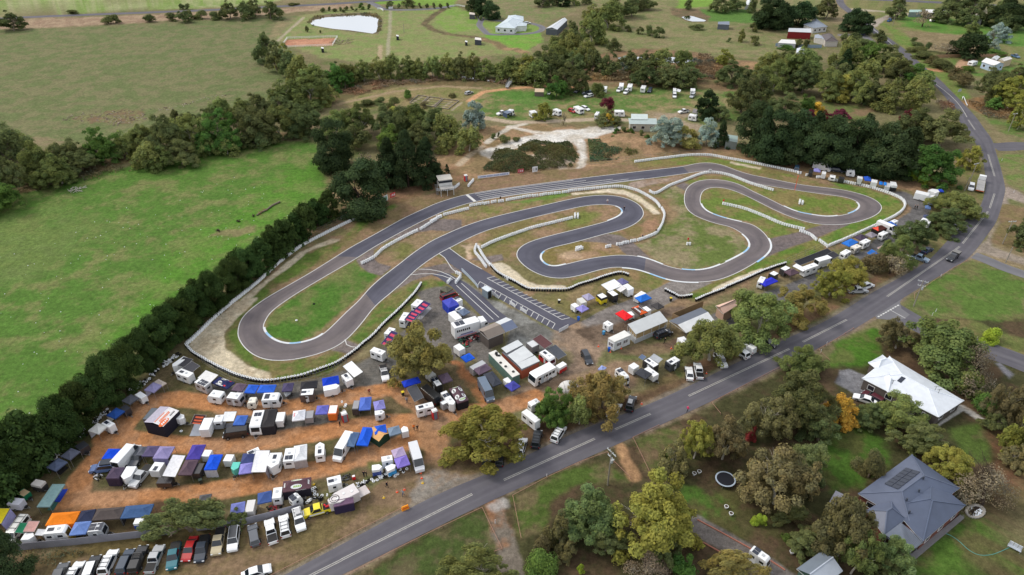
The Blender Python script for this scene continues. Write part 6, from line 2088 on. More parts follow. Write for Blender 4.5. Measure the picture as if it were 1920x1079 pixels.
B2=[('farmhouse','white verandah farmhouse with pale blue roof inside the drive loop','house','7',[[330,352,580,368,700,268,480,245],[480,262,700,270,695,215,500,205],[560,340,735,335,745,300,600,305]],3.3,2.0,'hip',(196,208,216),(226,228,230),4),('farm_shed','long white-roofed farm shed with a dark open end','shed','7',[[985,368,1130,384,1260,260,1200,238]],3.6,.9,'gable',(204,208,214),(84,90,98),0),('house','grey hip-roofed house with white skylights in the far trees','house','d',[[265,185,340,212,447,200,360,140]],3.2,1.8,'hip',(126,136,150),(200,200,200),2),('red_shed','long dark red shed with white roof','shed','d',[[150,238,325,245,320,222,155,218]],4.0,.5,'flat',(196,200,206),(128,30,34),0),('house','brown-tiled house with a solar strip by the side street','house','d',[[430,312,528,312,480,258,400,262]],3.0,1.6,'hip',(84,74,74),(196,190,184),2),('garage','white garage left of the brown-tiled house','shed','d',[[350,285,445,305,400,268,350,262]],2.8,.5,'gable',(150,158,172),(200,196,190),0),('shed','white flat-roofed shed behind the blue-grey fence','shed','d',[[75,322,210,330,200,305,100,300]],2.8,.3,'flat',(222,222,220),(190,192,196),0),('shed','white barrel-like shed below the blue-grey fence','shed','d',[[215,395,280,400,275,368,215,364]],3.0,.8,'gable',(198,206,216),(206,210,216),0),('cottage','pale blue weatherboard cottage with white gabled roof','house','4',[[1080,430,1265,492,1420,462,1190,392]],3.2,1.2,'gable',(222,222,222),(176,194,216),4),('farm_shed','beige shed behind the weatherboard cottage','shed','4',[[1330,400,1410,425,1530,388,1450,360]],3.4,.5,'gable',(206,202,196),(186,170,142),0),('shed','grey open bay joined to the beige shed','shed','4',[[1222,388,1300,410,1352,362,1270,348]],3.2,.4,'gable',(196,200,202),(150,146,142),0),('farm_shed','long white far shed with dark open front','shed','6',[[930,128,1145,136,1148,112,935,102]],4.0,.5,'flat',(224,224,224),(70,74,82),0),('farm_shed','low mint green far shed beside the long white one','shed','6',[[770,122,900,124,895,106,775,105]],3.2,.4,'flat',(150,182,174),(140,150,150),0),('farm_shed','grey far shed under the dark trees near the scrap heap','shed','6',[[1380,190,1500,205,1490,160,1400,155]],3.5,.6,'gable',(178,180,184),(150,150,152),0),('horse_shelter','dark shelter with white roof at the bend of the ditch','shed','b',[[1638,302,1690,304,1685,286,1642,285]],2.8,.3,'flat',(222,216,208),(72,76,88),0),('horse_shelter','dark shelter with white roof in the paddock near the poplar row','shed','b',[[1598,112,1640,113,1638,98,1600,96]],2.8,.3,'flat',(214,202,190),(84,84,92),0),('horse_shelter','small dark shelter right of the long fence line','shed','b',[[1050,274,1070,275,1069,265,1051,264]],2.2,.2,'flat',(220,220,220),(40,42,50),0),('horse_shelter','small dark shelter below the riding arena','shed','b',[[487,366,508,367,507,356,488,355]],2.2,.2,'flat',(220,220,220),(38,40,46),0),('horse_shelter','small dark shelter left of the ditch bend shelter','shed','b',[[1566,318,1585,319,1584,308,1567,307]],2.0,.2,'flat',(220,220,220),(40,42,50),0),('farm_shed','slate blue shed in the dry paddock right of the small dam','shed','c',[[1542,182,1630,186,1628,165,1544,168]],3.2,.3,'flat',(112,122,140),(98,104,116),0),('house','white-roofed house glimpsed between the dark pines and green tree','house','h',[[1060,42,1130,60,1145,15,1065,0]],3.0,1.2,'gable',(206,210,216),(150,120,100),0),('house','pale roofed house at the foot of the dark pines','house','h',[[1030,160,1105,172,1120,140,1035,128]],3.0,1.0,'gable',(206,208,212),(170,166,160),0),('shed','pale green shed roof between wattle and pines','shed','c',[[1600,1062,1690,1068,1692,1020,1605,1015]],3.0,.4,'flat',(150,172,166),(130,140,136),0),('house','white house half hidden in the trees at the top right','house','c',[[1745,40,1805,40,1810,5,1760,4]],3.0,1.2,'hip',(212,216,220),(206,206,206),0),]
for name,lab,cat,cr,blocks,ze,rise,kind,roof,wall,win in B2:
 o=building(name,lab,cat,cr,blocks[0],ze,FB)
 for i,q in enumerate(blocks):
  block(o,cr,q,ze-i*.04,rise*(1-.12*i),kind,roof,wall,win=win if i==0 else 0,over=.3 if cat=='house' else.1)
def fence_line(name,label,cat,cr,q,hgt,m,step=2.4,rails=(.45,),r=.05,sheetm=None,group='fences',post=None,pw=.06):
 P=ats(cr,q)
 o=thing(name,label,cat,P[0],0,group)
 Q=[p-P[0]for p in P]
 g=MB()
 for a,b in zip(Q[:-1],Q[1:]):
  if sheetm:
   d=b-a
   g.box(((a.x+b.x)/2,(a.y+b.y)/2,hgt/2),(d.length,.06,hgt),sheetm,math.atan2(d.y,d.x))
  for z in rails:
   g.bar((a.x,a.y,z),(b.x,b.y,z),r,m)
 g.obj('rail' if not sheetm else 'sheet',o)
 k=0
 for a,b in zip(Q[:-1],Q[1:]):
  n=max(1,int((b-a).length/step))
  for i in range(n+1 if b is Q[-1]else n):
   k+=1
   if k>95:
    break
   p=a.lerp(b,i/n)
   g=MB()
   g.bar((p.x,p.y,0),(p.x,p.y,hgt),pw,post or m)
   g.obj('post',o)
 return o
TIM=plain((158,122,104))
TIMG=plain((176,166,150))
GREYF=wallm((140,140,150))
fence_line('sheet_fence','grey sheet metal fence below the bottom paddock row','fence','A',[140,892,560,852,1105,790,1300,790-20],1.7,GREYF,rails=(),sheetm=GREYF)
fence_line('sheet_fence','grey sheet metal fence from the leafy tree to the yellow ute','fence','B',[200,745,420,722,530,708,760,650,1005,582],1.7,GREYF,rails=(),sheetm=GREYF)
fence_line('rail_fence','low reddish rail along the verge between parked cars and road','fence','C',[-650,1150,0,812,250,684,470,572],.3,TIM,rails=(.3,))
fence_line('rail_fence','low reddish rail along the garden side of the road below the driveway','fence','C',[60,1079,400,900,760,722,1060,580,1130,730,1210,890,1150,912],.5,TIM,rails=(.48,))
fence_line('rail_fence','low reddish rail turning in at the orange gravel driveway','fence','N',[66,820,5,510,250,380,490,268,690,195,740,265,860,382],.5,TIM,rails=(.48,))
fence_line('rail_fence','low reddish rail beyond the orange gravel driveway','fence','N',[1000,350,940,220,875,90,960,50,1065,0],.5,TIM,rails=(.48,))
fence_line('rail_fence','low reddish rail between road and garden trees','fence','L',[380,960,288,848,640,665,1000,480,1180,420],.5,TIM,rails=(.48,))
fence_line('rail_fence','low rail along the lawn below the side street mouth','fence','L',[1480,420,1395,345,1370,310,1560,200,1726,95],.5,TIM,rails=(.48,))
fence_line('rail_fence','low reddish rail along the lawn beside the driving ute','fence','R',[400,770,400,715,660,540,800,450,930,380],.4,TIM,rails=(.38,))
fence_line('brick_edging','reddish brick edging along the upper side of the caravan driveway','edging','O',[100,705,250,785,440,890,560,960,690,1045],.2,plain((168,110,92)),rails=(.08,),r=.14)
fence_line('brick_edging','reddish brick edging along the lower side of the caravan driveway','edging','O',[80,890,140,860,265,930],.2,plain((168,110,92)),rails=(.08,),r=.14)
fence_line('arena_fence','white rail fence round the riding arena','fence','5',[320,620,405,505,1048,486,985,596,320,620],1.3,WHITE,rails=(.5,.9,1.25),r=.07,step=4)
fence_line('paling_fence','tan paling fence behind the weatherboard cottage','fence','4',[395,378,700,368,1000,362,1230,362,1450,352],1.6,plain((176,140,112)),rails=(),sheetm=plain((170,136,108)),step=6)
fence_line('sheet_fence','blue grey sheet fence beside the red shed yard','fence','d',[55,348,210,356,320,362,400,360],1.8,wallm((142,160,178)),rails=(),sheetm=wallm((142,160,178)),step=6)
fence_line('entrance_wall','curved white entrance wall left of the farm driveway','wall','5',[1560,122,1600,122,1625,135,1638,150],1.2,WHITE,rails=(),sheetm=WHITE)
fence_line('entrance_wall','small white entrance block at the farm driveway','wall','5',[1705,118,1760,114],1.4,WHITE,rails=(),sheetm=WHITE)
fence_line('entrance_wall','white boundary rail at the poplar row','fence','b',[1450,54,1510,48,1566,58],1.2,WHITE,rails=(.6,1.1),sheetm=None,r=.12)
fence_line('chain_fence','tall chain-link fence posts behind the curved tyre barrier','fence','E',[-120,120,60,240,190,310,370,375,550,395,750,375,950,345,1160,310,1360,235,1500,140],1.8,STEEL,rails=(.1,.95,1.78),r=.018,step=4,pw=.04)
fence_line('chain_fence','chain-link fence along the long black shade','fence','J',[440,590,620,510,980,350,1100,360],1.8,STEEL,rails=(.1,.95,1.78),r=.018,step=4,pw=.04)
fence_line('chain_fence','chain-link fence above the main straight below the mound','fence','g',[570,155,750,140,930,118,1250,85,1500,72],1.6,STEEL,rails=(.1,.9,1.58),r=.02,step=5,pw=.04)
fence_line('chain_fence','wire fence at the foot of the cypress hedge','fence','f',[830,495,640,580,420,690,280,775],1.6,STEEL,rails=(.1,.9,1.58),r=.02,step=5,pw=.04)
fence_line('pit_wall','white hoarding panels along the pit lane gravel','hoarding','U',[165,118,240,190,320,275,360,325],1.0,WHITE,rails=(),sheetm=plain((176,190,204)),step=3)
for q,lab in(([515,385,600,450],'white hoarding panel right of the steel pit hut'),([735,505,800,552],'white hoarding panel in the middle of the pit lane'),([860,578,935,628],'white hoarding panel nearest the pit lane exit'),([1320,850,1430,790],'white sign board across the end of the pit lane'),([650,190,715,232],'white sign panel on the tyre barrier beside the pit lane')):
 fence_line('hoarding',lab,'hoarding','U',q,1.0,WHITE,rails=(),sheetm=plain((216,220,226)),step=3)
fence_line('guard_rail','white guard rail curving beside the road bend','guard rail','4',[800,985,800,965,815,952,830,985,850,1040,870,1079],.75,WHITE,rails=(.6,),r=.16,step=3)
c,a,L,W=fit('U',[410,320,470,365,515,335,455,295],2.4)
o=thing('pit_hut','steel blue pit hut with white roof beside the pit bays','hut',c,a,'paddock buildings')
g=MB()
g.box((0,0,1.18),(L,W,2.35),wallm((122,136,146)))
g.obj('wall',o)
g=MB()
g.box((0,0,2.42),(L+.25,W+.25,.12),roofm((206,214,220)))
g.obj('roof',o)
g=MB()
g.box((L/2+.02,0,1.05),(.06,W*.7,2.0),DARKP)
g.obj('doorway',o)
g=MB()
# ================================================================ trees
def leafmat(name,rgb,tr=0.36):
 m=bpy.data.materials.new(name)
 m.use_nodes=True
 nt=m.node_tree
 nt.nodes.remove(nt.nodes['Principled BSDF'])
 out=nt.nodes['Material Output']
 va=nt.nodes.new('ShaderNodeVertexColor')
 va.layer_name='tint'
 oi=nt.nodes.new('ShaderNodeObjectInfo')
 hs=nt.nodes.new('ShaderNodeHueSaturation')
 mr=nt.nodes.new('ShaderNodeMapRange')
 mr.inputs['To Min'].default_value=.475
 mr.inputs['To Max'].default_value=.52
 nt.links.new(oi.outputs['Random'],mr.inputs['Value'])
 nt.links.new(mr.outputs['Result'],hs.inputs['Hue'])
 m2=nt.nodes.new('ShaderNodeMath')
 m2.operation='MULTIPLY_ADD'
 fr=nt.nodes.new('ShaderNodeMath')
 fr.operation='FRACT'
 mu=nt.nodes.new('ShaderNodeMath')
 mu.operation='MULTIPLY'
 mu.inputs[1].default_value=7.31
 nt.links.new(oi.outputs['Random'],mu.inputs[0])
 nt.links.new(mu.outputs[0],fr.inputs[0])
 nt.links.new(fr.outputs[0],m2.inputs[0])
 m2.inputs[1].default_value=.5
 m2.inputs[2].default_value=.78
 nt.links.new(m2.outputs[0],hs.inputs['Value'])
 mx=nt.nodes.new('ShaderNodeMix')
 mx.data_type='RGBA'
 mx.blend_type='MULTIPLY'
 mx.inputs[0].default_value=1
 lum=sum(L3(rgb))/3
 k_=1.15 if 'pine' in name or 'hedge' in name else 1.42
 mx.inputs[6].default_value=(*[min(1,(v*.86+lum*.14)*k_)for v in L3(rgb)],1)
 nt.links.new(va.outputs['Color'],mx.inputs[7])
 nt.links.new(mx.outputs[2],hs.inputs['Color'])
 d=nt.nodes.new('ShaderNodeBsdfDiffuse')
 t=nt.nodes.new('ShaderNodeBsdfTranslucent')
 ms=nt.nodes.new('ShaderNodeMixShader')
 ms.inputs[0].default_value=tr
 nt.links.new(hs.outputs['Color'],d.inputs['Color'])
 nt.links.new(hs.outputs['Color'],t.inputs['Color'])
 nt.links.new(d.outputs[0],ms.inputs[1])
 nt.links.new(t.outputs[0],ms.inputs[2])
 nt.links.new(ms.outputs[0],out.inputs['Surface'])
 return m
def leaf_mesh(name,pos,nrm,size,tint,m):
 n=len(pos)
 r=rng.normal(size=(n,3))
 a=np.cross(nrm,r)
 a/=np.linalg.norm(a,axis=1)[:,None]+1e-9
 b=np.cross(nrm,a)
 s=size[:,None]
 asp=rng.uniform(.55,1.0,(n,1))
 v=np.stack([pos-a*s-b*s*asp*.4,pos+a*s*.2-b*s*asp,pos+a*s+b*s*asp*.3,pos-a*s*.3+b*s*asp],1).reshape(-1,3)
 me=bpy.data.meshes.new(name)
 me.vertices.add(n*4)
 me.vertices.foreach_set('co',v.astype(np.float32).ravel())
 me.loops.add(n*4)
 me.loops.foreach_set('vertex_index',np.arange(n*4,dtype=np.int32))
 me.polygons.add(n)
 me.polygons.foreach_set('loop_start',np.arange(0,n*4,4,dtype=np.int32))
 me.polygons.foreach_set('loop_total',np.full(n,4,dtype=np.int32))
 me.update()
 ca=me.color_attributes.new('tint','FLOAT_COLOR','POINT')
 c=np.concatenate([np.repeat(tint,4,0),np.ones((n*4,1))],1)
 ca.data.foreach_set('color',c.astype(np.float32).ravel())
 me.materials.append(m)
 return me
def unit(n):
 v=rng.normal(size=(n,3))
 return v/np.linalg.norm(v,axis=1)[:,None]
def crown(name,shape,ncl,rc,nleaf,size,m,warm=.25,spread=.25):
 """crown in the unit ball; shape: ball, dome, cone, egg, layer"""
 if shape in('ball','dome'):
  nl=max(5,ncl//5)
  d=unit(nl)
  d[:,2]=np.abs(d[:,2])*1.2-(.55 if shape=='dome' else.45)
  Lc=d*rng.uniform(.42,.78,(nl,1))
  Lc[0]=(0,0,.5)
  Lr=rng.uniform(.24,.46,nl)
  k=rng.choice(nl,ncl,p=Lr**2/(Lr**2).sum())
  u=unit(ncl)
  u[:,2]=np.where(u[:,2]<-.25,-u[:,2],u[:,2])
  C0=Lc[k]+u*(Lr[k]*rng.uniform(.75,1.05,ncl))[:,None]
  RC=rc*rng.uniform(.65,1.3,ncl)
 elif shape=='cone':
  t=rng.random(ncl)**.75
  z=-1+2*t
  r=(1-t)*.95+.08
  an=rng.random(ncl)*6.283
  q=rng.uniform(.55,1.0,ncl)
  C0=np.stack([np.cos(an)*r*q,np.sin(an)*r*q,z],1)
  RC=rc*(.6+.7*(1-t))
 elif shape=='egg':
  d=unit(ncl)
  C0=d*rng.uniform(.55,.86,(ncl,1))
  C0[:,2]=C0[:,2]*1.05
  fl=np.where(C0[:,2]>0,1-.35*C0[:,2],1)
  C0[:,0]*=fl
  C0[:,1]*=fl
  RC=rc*rng.uniform(.8,1.15,ncl)
 elif shape=='dome':
  d=unit(ncl)
  d[:,2]=np.abs(d[:,2])*1.35-.5
  C0=d*rng.uniform(.5,.92,(ncl,1))
  RC=rc*rng.uniform(.55,1.3,ncl)
 else:
  d=unit(ncl)
  low=d[:,2]<-.35
  d[low,2]*=.5
  C0=d*rng.uniform(.4,.98,(ncl,1))
  RC=rc*rng.uniform(.5,1.35,ncl)
 k=rng.choice(ncl,nleaf,p=RC**2/(RC**2).sum())
 u=unit(nleaf)
 u[:,2]=np.where(u[:,2]<-.3,-u[:,2]*.5,u[:,2])
 rr=rng.random(nleaf)**.24
 pos=C0[k]+u*(RC[k]*rr)[:,None]*np.array([1,1,.8])
 rx=np.quantile(np.hypot(pos[:,0],pos[:,1]),.96)
 pos[:,:2]/=rx
 z0,z1=np.quantile(pos[:,2],.01),np.quantile(pos[:,2],.995)
 pos[:,2]=(pos[:,2]-z0)/(z1-z0)*2-1
 nrm=u+unit(nleaf)*.42+np.array([0,0,.28])
 nrm/=np.linalg.norm(nrm,axis=1)[:,None]
 cl=rng.uniform(1-spread,1+spread,(ncl,1))*np.array([1,1,1])+rng.uniform(-warm,warm,(ncl,1))*np.array([.4,.1,-.15])
 lit_tip=(rr**6)[:,None]*np.array([.42,.36,.04])  # sunlit tips painted in: outer leaves of each clump tinted brighter and yellower
 tint=np.clip(cl[k]*(.88+.24*rng.random((nleaf,1)))+lit_tip*(.4+rng.random((nleaf,1))),.2,2.2)
 return leaf_mesh(name,pos,nrm,size*rng.uniform(.6,1.35,nleaf),tint,m)
BARK=mat('bark_grey',(128,116,104),rough=.9,var=.3,scale=2.5)
BARKD=mat('bark_dark',(66,54,46),rough=.9,var=.3,scale=2.5)
BARKW=mat('bark_pale',(186,180,168),rough=.8,var=.2,scale=2.5)
def trunk_mesh(kind,seed):
 R=random.Random(seed)
 g=MB()
 m=BARKW if kind=='pale' else BARKD if kind in('dark','bare')else BARK
 def limb(p,d,l,r,lev):
  n=3 if lev else 4
  for i in range(n):
   d2=(d+Vector((R.uniform(-.25,.25),R.uniform(-.25,.25),R.uniform(-.05,.2)))).normalized()
   q=p+d2*l/n
   g.bar(p,q,r,m,6 if lev==0 else 4,r*.8)
   p,d,r=q,d2,r*.8
   if lev<(3 if kind=='bare' else 2)and i>=(1 if lev==0 else 0):
    for _ in range(2 if kind!='dark' else 1):
     a=R.uniform(0,6.283)
     nd=(d+Vector((math.cos(a),math.sin(a),.25))*R.uniform(.6,1.0)).normalized()
     limb(p,nd,l*R.uniform(.5,.7),r*.6,lev+1)
 limb(Vector((0,0,-.02)),Vector((0,0,1)),1.0,.075,0)
 return g.mesh('trunk')
LM={k:leafmat('foliage_'+k,c)for k,c in{'olive':(98,108,62),'dark_olive':(84,94,60),'yellow_green':(118,122,54),'russet':(116,108,62),'green':(74,102,48),'pine':(54,72,48),'hedge':(56,76,40),'blue_grey':(118,136,136),'maroon':(98,42,56),'golden':(176,140,48),'brown':(98,94,66),'grey_brown':(120,112,98),'blue_green':(90,108,68),'bright':(120,152,44),'red':(140,66,58)}.items()}
SHAPES={}
def proto(shape,col,big,k):
 def mk():
  n=22000 if big==2 else 6500 if big==1 else 2600
  sz={2:.029,1:.05,0:.075}[big]
  if shape=='gum':
   return crown('crown','ball',105 if big==2 else 60 if big else 24,.155 if big==2 else.2 if big else.32,n,sz,LM[col])
  if shape=='dome':
   return crown('crown','dome',130 if big==2 else 70 if big else 26,.15 if big==2 else.19 if big else.32,n,sz,LM[col])
  if shape=='cone':
   return crown('crown','cone',90 if big else 40,.26,n,sz,LM[col],warm=.1)
  if shape=='egg':
   return crown('crown','egg',46 if big else 30,.30,n,sz*1.15,LM[col],warm=.12,spread=.4)
  if shape=='wisp':
   return crown('crown','ball',30,.3,n//6,sz,LM[col])
  return crown('crown','dome',26,.36,n,sz,LM[col])
 return cached(('crown',shape,col,big,k),mk)
KIND={'gum':('gum','olive','pale','olive green gum tree'),'gumd':('gum','dark_olive','grey','dark olive gum tree'),'gumy':('dome','yellow_green','pale','yellow-green gum tree'),'rus':('gum','russet','grey','russet-tinged gum tree'),'grn':('dome','green','grey','leafy mid-green tree'),'pine':('cone','pine','dark','dark green pine tree'),'cyp':('egg','pine','dark','dense dark cypress tree'),'hedge':('egg','hedge','dark','dense cypress tree'),'blue':('dome','blue_grey','grey','silvery blue wattle tree'),'bgr':('dome','blue_green','grey','blue-green gum tree'),'mar':('dome','maroon','dark','maroon-leaved tree'),'gold':('dome','golden','dark','golden autumn tree'),'brn':('gum','brown','pale','brownish gum tree'),'bare':('wisp','grey_brown','bare','almost leafless grey tree'),'bush':('bush','dark_olive','grey','low dark bush'),'bbush':('bush','green','grey','low green bush'),'ybush':('bush','bright','grey','bright green bush'),'brb':('bush','brown','grey','brown bush'),'red':('bush','red','dark','reddish shrub'),'gumdd':('dome','dark_olive','grey','dark spreading tree')}
NT=0
def bush_(sh):
 return sh=='bush'
def tree(kind,x0,y0,x1,y1,where,group,label=None,big=None):
 global NT
 NT+=1
 sh,col,tk,desc=KIND[kind]
 cx,cy=(x0+x1)/2,(y0+y1)/2
 g0=at('s',cx,(y0+3*y1)/4)
 sc=scale_at(g0)
 r=(x1-x0)/2/sc
 al=math.atan2(HC,math.hypot(g0.x,g0.y))
 hh=(y1-y0)/2/sc
 sa,ca=math.sin(al),math.cos(al)
 ry=r
 c2=hh*hh-(r*sa)**2
 c=math.sqrt(max(c2,0))/ca
 cmin=r*(.66 if not bush_(sh)else.5)
 if c<cmin:
  c=cmin
  if(c*ca)**2>.6*hh*hh:
   c=math.sqrt(.6)*hh/ca
  ry=max(math.sqrt(max(hh*hh-(c*ca)**2,0))/sa,r*.45)
 c=min(c,r*(2.6 if sh in('cone','egg')else 1.6))
 if sh in('gum','dome'):
  c*=.87
 bush=sh=='bush'
 gap=0 if bush or sh in('cone','egg')else.12*c
 zc=(c*.75 if bush else c*.96+gap)
 p=at('s',cx,cy,zc)
 if big is None:
  big=2 if(x1-x0)>62 else 1 if(x1-x0)>26 else 0
 name='shrub' if bush else{'pine':'pine_tree','cyp':'cypress_tree','hedge':'cypress_tree'}.get(kind,'tree')
 o=thing(name,label or(desc+' '+where),'shrub' if bush else 'tree',(p.x,p.y,0),0.0 if ry<r*.9 else random.random()*6.28,group)
 v=NT%(3 if big==2 else 2)
 cr_=link('crown',proto(sh,col,big,v),o,(0,0,zc))
 cr_.scale=(r,ry,c)
 if ry>r*.9:
  cr_.rotation_euler=(0,0,random.random()*6.28)
 tm=cached(('trunk',tk,NT%3),lambda:trunk_mesh(tk,NT%3+5))
 t=link('trunk',tm,o)
 t.rotation_euler=(0,0,random.random()*6.28)
 ts=min(zc,1.6*r+gap)
 t.scale=(max(r*.75,.3),max(r*.75,.3),(zc+c*.62)/max(v_.co.z for v_ in tm.vertices))
 if tk=='bare':
  t.scale=(r*1.1,r*1.1,(zc+c)*.62)
 return o
def trees(where,group,s,fill=0.0):
 for e in s.split(';'):
  k,q=e.strip().split(' ')
  q=[float(a)for a in q.split(',')]
  w_,h_=q[2]-q[0],q[3]-q[1]
  if w_>1.4*h_ and 'bush' not in k and k!='brb' and w_>24:
   n=int(w_/h_/1.05)+1
   for i in range(n):
    x=q[0]+w_*(i+.5)/n
    hw=w_/n*random.uniform(.62,.78)
    dy=random.uniform(-.1,.1)*h_
    tree(k,x-hw,q[1]+dy+h_*.06*(i%2),x+hw,q[3]+dy,where,group)
   continue
  tree(k,*q,where,group)
  if fill and random.random()<fill:
   w_,h_=q[2]-q[0],q[3]-q[1]
   f=random.uniform(.6,.85)
   cx=(q[0]+q[2])/2+random.choice((-1,1))*w_*random.uniform(.3,.5)
   y1=q[3]+h_*random.uniform(-.12,.04)
   tree(random.choice((k,k,'gumd','gum','gumy'))if k in('gum','gumd','gumy')else k,cx-w_*f/2,y1-h_*f,cx+w_*f/2,y1,where,group)
def T1(k,q,label):
 tree(k,*q,'',None,label)
T1('rus',(722,598,840,715),'big brownish gum standing among the caravans left of the workshop')
T1('gumy',(832,752,990,866),'big yellow-green gum over the parked cars at the road entrance')
T1('grn',(1006,722,1072,800),'dark green pine-like tree left of the russet gum by the road')
T1('rus',(1074,688,1184,792),'large russet gum above the parked wagons by the road')
T1('gum',(1064,735,1112,802),'small olive tree in front of the large russet gum')
T1('gum',(1278,588,1396,692),'large gum beside the two-tone carport')
T1('gum',(1372,540,1490,644),'tall gum with pale limbs behind the salmon pavilion')
T1('rus',(1456,532,1548,604),'spreading russet gum at the middle of the far row')
T1('gumy',(1528,502,1592,562),'yellow-green gum in front of the long black shade')
T1('gumy',(1554,478,1632,534),'rounded yellow-green gum beside the white van on the far row')
T1('brb',(1612,474,1668,520),'brown bush between the far row and the road')
T1('bare',(1650,476,1698,516),'grey leafless bush by the verge of the road')
T1('gum',(1655,438,1720,502),'gum with pale fanned limbs beside the blue tarpaulin')
T1('gumdd',(1676,408,1762,476),'dark tree behind the pale-limbed gum')
T1('gum',(1752,354,1838,412),'olive gum at the turning loop, upper of two')
T1('gumdd',(1744,384,1824,438),'dark round tree at the turning loop, lower of two')
T1('gumd',(266,926,428,1008),'leafy dark gum over the grey fence in the bottom row')
T1('gumd',(424,946,464,986),'small gum beside the leafy dark gum at the fence')
T1('gum',(822,1022,964,1100),'olive gum cut off by the lower edge beside the rutted driveway')
T1('bgr',(1043,900,1162,1016),'blue-green gum below the power pole')
T1('gumy',(1150,888,1312,1046),'huge yellow-green gum below the orange gravel driveway')
T1('brn',(1022,950,1080,1032),'brown-olive tree left of the blue-green gum')
T1('brb',(1000,998,1036,1050),'pinkish brown bush beside the rutted driveway')
T1('bbush',(985,1028,1045,1092),'green bush at the lower edge beside the rutted driveway')
T1('ybush',(1080,1056,1098,1076),'tiny bright yellow-green bush at the lower edge')
T1('bare',(1165,1020,1258,1090),'dead brown tree below the huge yellow-green gum')
T1('grn',(1262,1035,1312,1092),'dark feathery tree at the lower edge left of the caravan driveway')
T1('brn',(1235,826,1292,890),'brown-olive tree right of the orange gravel driveway')
T1('gumy',(1276,782,1340,868),'light green gum behind the trampoline garden')
T1('brn',(1324,776,1402,872),'brownish gum left of the red shrub')
T1('brn',(1393,728,1492,828),'brown gum between the road and the red shrub')
T1('gum',(1464,640,1548,706),'gum leaning over the road below the centre line')
T1('gumd',(1452,690,1568,806),'big dark gum above the golden tree')
T1('gold',(1552,732,1614,798),'golden yellow tree left of the white-roofed house')
T1('red',(1392,798,1426,836),'red shrub in the garden right of the brown gums')
T1('brn',(1400,826,1532,966),'large brown-olive gum right of the trampoline')
T1('gumd',(1488,824,1562,898),'dark olive tree behind the large brown gum')
T1('brn',(1536,918,1646,1060),'brown gum left of the slate-roofed house')
T1('brb',(1484,950,1530,990),'orange-brown bush below the large brown gum')
T1('ybush',(1410,962,1438,990),'round green bush on the bare garden soil')
T1('bbush',(1464,998,1488,1022),'clipped round bush below the orange-brown one')
T1('gumd',(1480,985,1560,1052),'dark tree above the grey gabled shed')
T1('brb',(1602,842,1668,912),'maroon-brown tree on the lawn above the slate-roofed house')
T1('bgr',(1640,1000,1728,1092),'green gum at the lower corner of the slate-roofed house')
T1('gum',(1572,985,1652,1092),'gum beside the grey gabled shed at the lower edge')
T1('gum',(1640,733,1742,806),'olive gum with pale trunk in front of the white-roofed house')
T1('gumdd',(1604,750,1668,806),'dark bushy tree right of the golden tree')
T1('gumd',(1672,788,1782,850),'dark tree between the two houses')
T1('gumy',(1744,830,1826,902),'yellow-green tree at the top corner of the slate-roofed house')
T1('bare',(1805,868,1912,962),'grey leafless tree right of the slate-roofed house')
T1('gum',(1694,590,1852,710),'huge gum above the white-roofed house')
T1('brn',(1654,598,1722,662),'brown gum at the side street mouth')
T1('ybush',(1840,612,1880,646),'bright green bush right of the huge gum')
T1('bare',(1796,655,1874,738),'grey thin tree behind the white-roofed house')
T1('brn',(1860,706,1930,802),'dark brown tree at the right edge near the white-roofed house')
T1('bbush',(1828,736,1870,778),'rounded bush beside the white-roofed house lawn')
T1('gumy',(1888,770,1945,850),'yellow-green tree at the right edge above the grey leafless tree')
T1('brn',(1880,828,1935,880),'brown bush tree at the right edge')
T1('gumd',(1888,408,1940,462),'dark tree at the right edge beside the road junction')
T1('rus',(1308,1026,1442,1096),'olive-brown gum in front of the driveway caravan')
T1('cyp',(584,228,662,318),'round dark pine alone at the corner of the green paddock')
T1('cyp',(620,300,728,402),'broad dark cypress at the end of the cypress hedge')
T1('bare',(664,288,712,345),'dead white-limbed tree between the broad cypress and pines')
T1('gumd',(1500,770,1580,840),'dark tree below the big dark gum')
T1('gumd',(1448,940,1520,985),'dark bushy tree at the foot of the large brown-olive gum')
T1('gumd',(1210,985,1275,1062),'dark tree in the shade below the huge yellow-green gum')
T1('gumd',(1095,985,1180,1046),'dark tree between the blue-green gum and the yellow-green giant')
T1('brn',(1040,1002,1085,1050),'small brown-olive tree below the blue-green gum')
T1('gum',(1790,690,1850,745),'olive tree right of the white-roofed house')
T1('gumd',(1846,770,1896,815),'dark low tree at the right lawn edge')
T1('gumd',(1580,930,1620,985),'dark tree touching the slate-roofed house')
T1('gum',(1700,800,1760,850),'olive tree above the solar roof corner')
T1('gumd',(1440,860,1480,900),'dark crown left inside the large brown-olive gum')
T1('bbush',(1240,850,1275,880),'green bush behind the white garden chairs')
T1('gumd',(1620,1030,1690,1095),'dark tree at the lower edge below the slate-roofed house')
T1('brn',(1490,860,1540,930),'brown gum crown right of the large brown-olive gum')
T1('pine',(-34,975,40,1092),'dark pine at the lower left corner')
trees('in the cluster behind the race control box','pines behind the race control box','pine 694,262,762,350;pine 726,250,796,352;pine 766,262,830,346;cyp 700,290,760,350')
CTR=[(612,388),(592,402),(571,417),(550,433),(528,449),(506,466),(484,483),(461,500),(438,518),(414,536),(390,555),(364,575),(338,596),(312,618),(285,641),(257,665),(229,690),(200,715),(171,741),(140,768),(108,796),(75,826),(40,856),(4,888),(-32,920)]
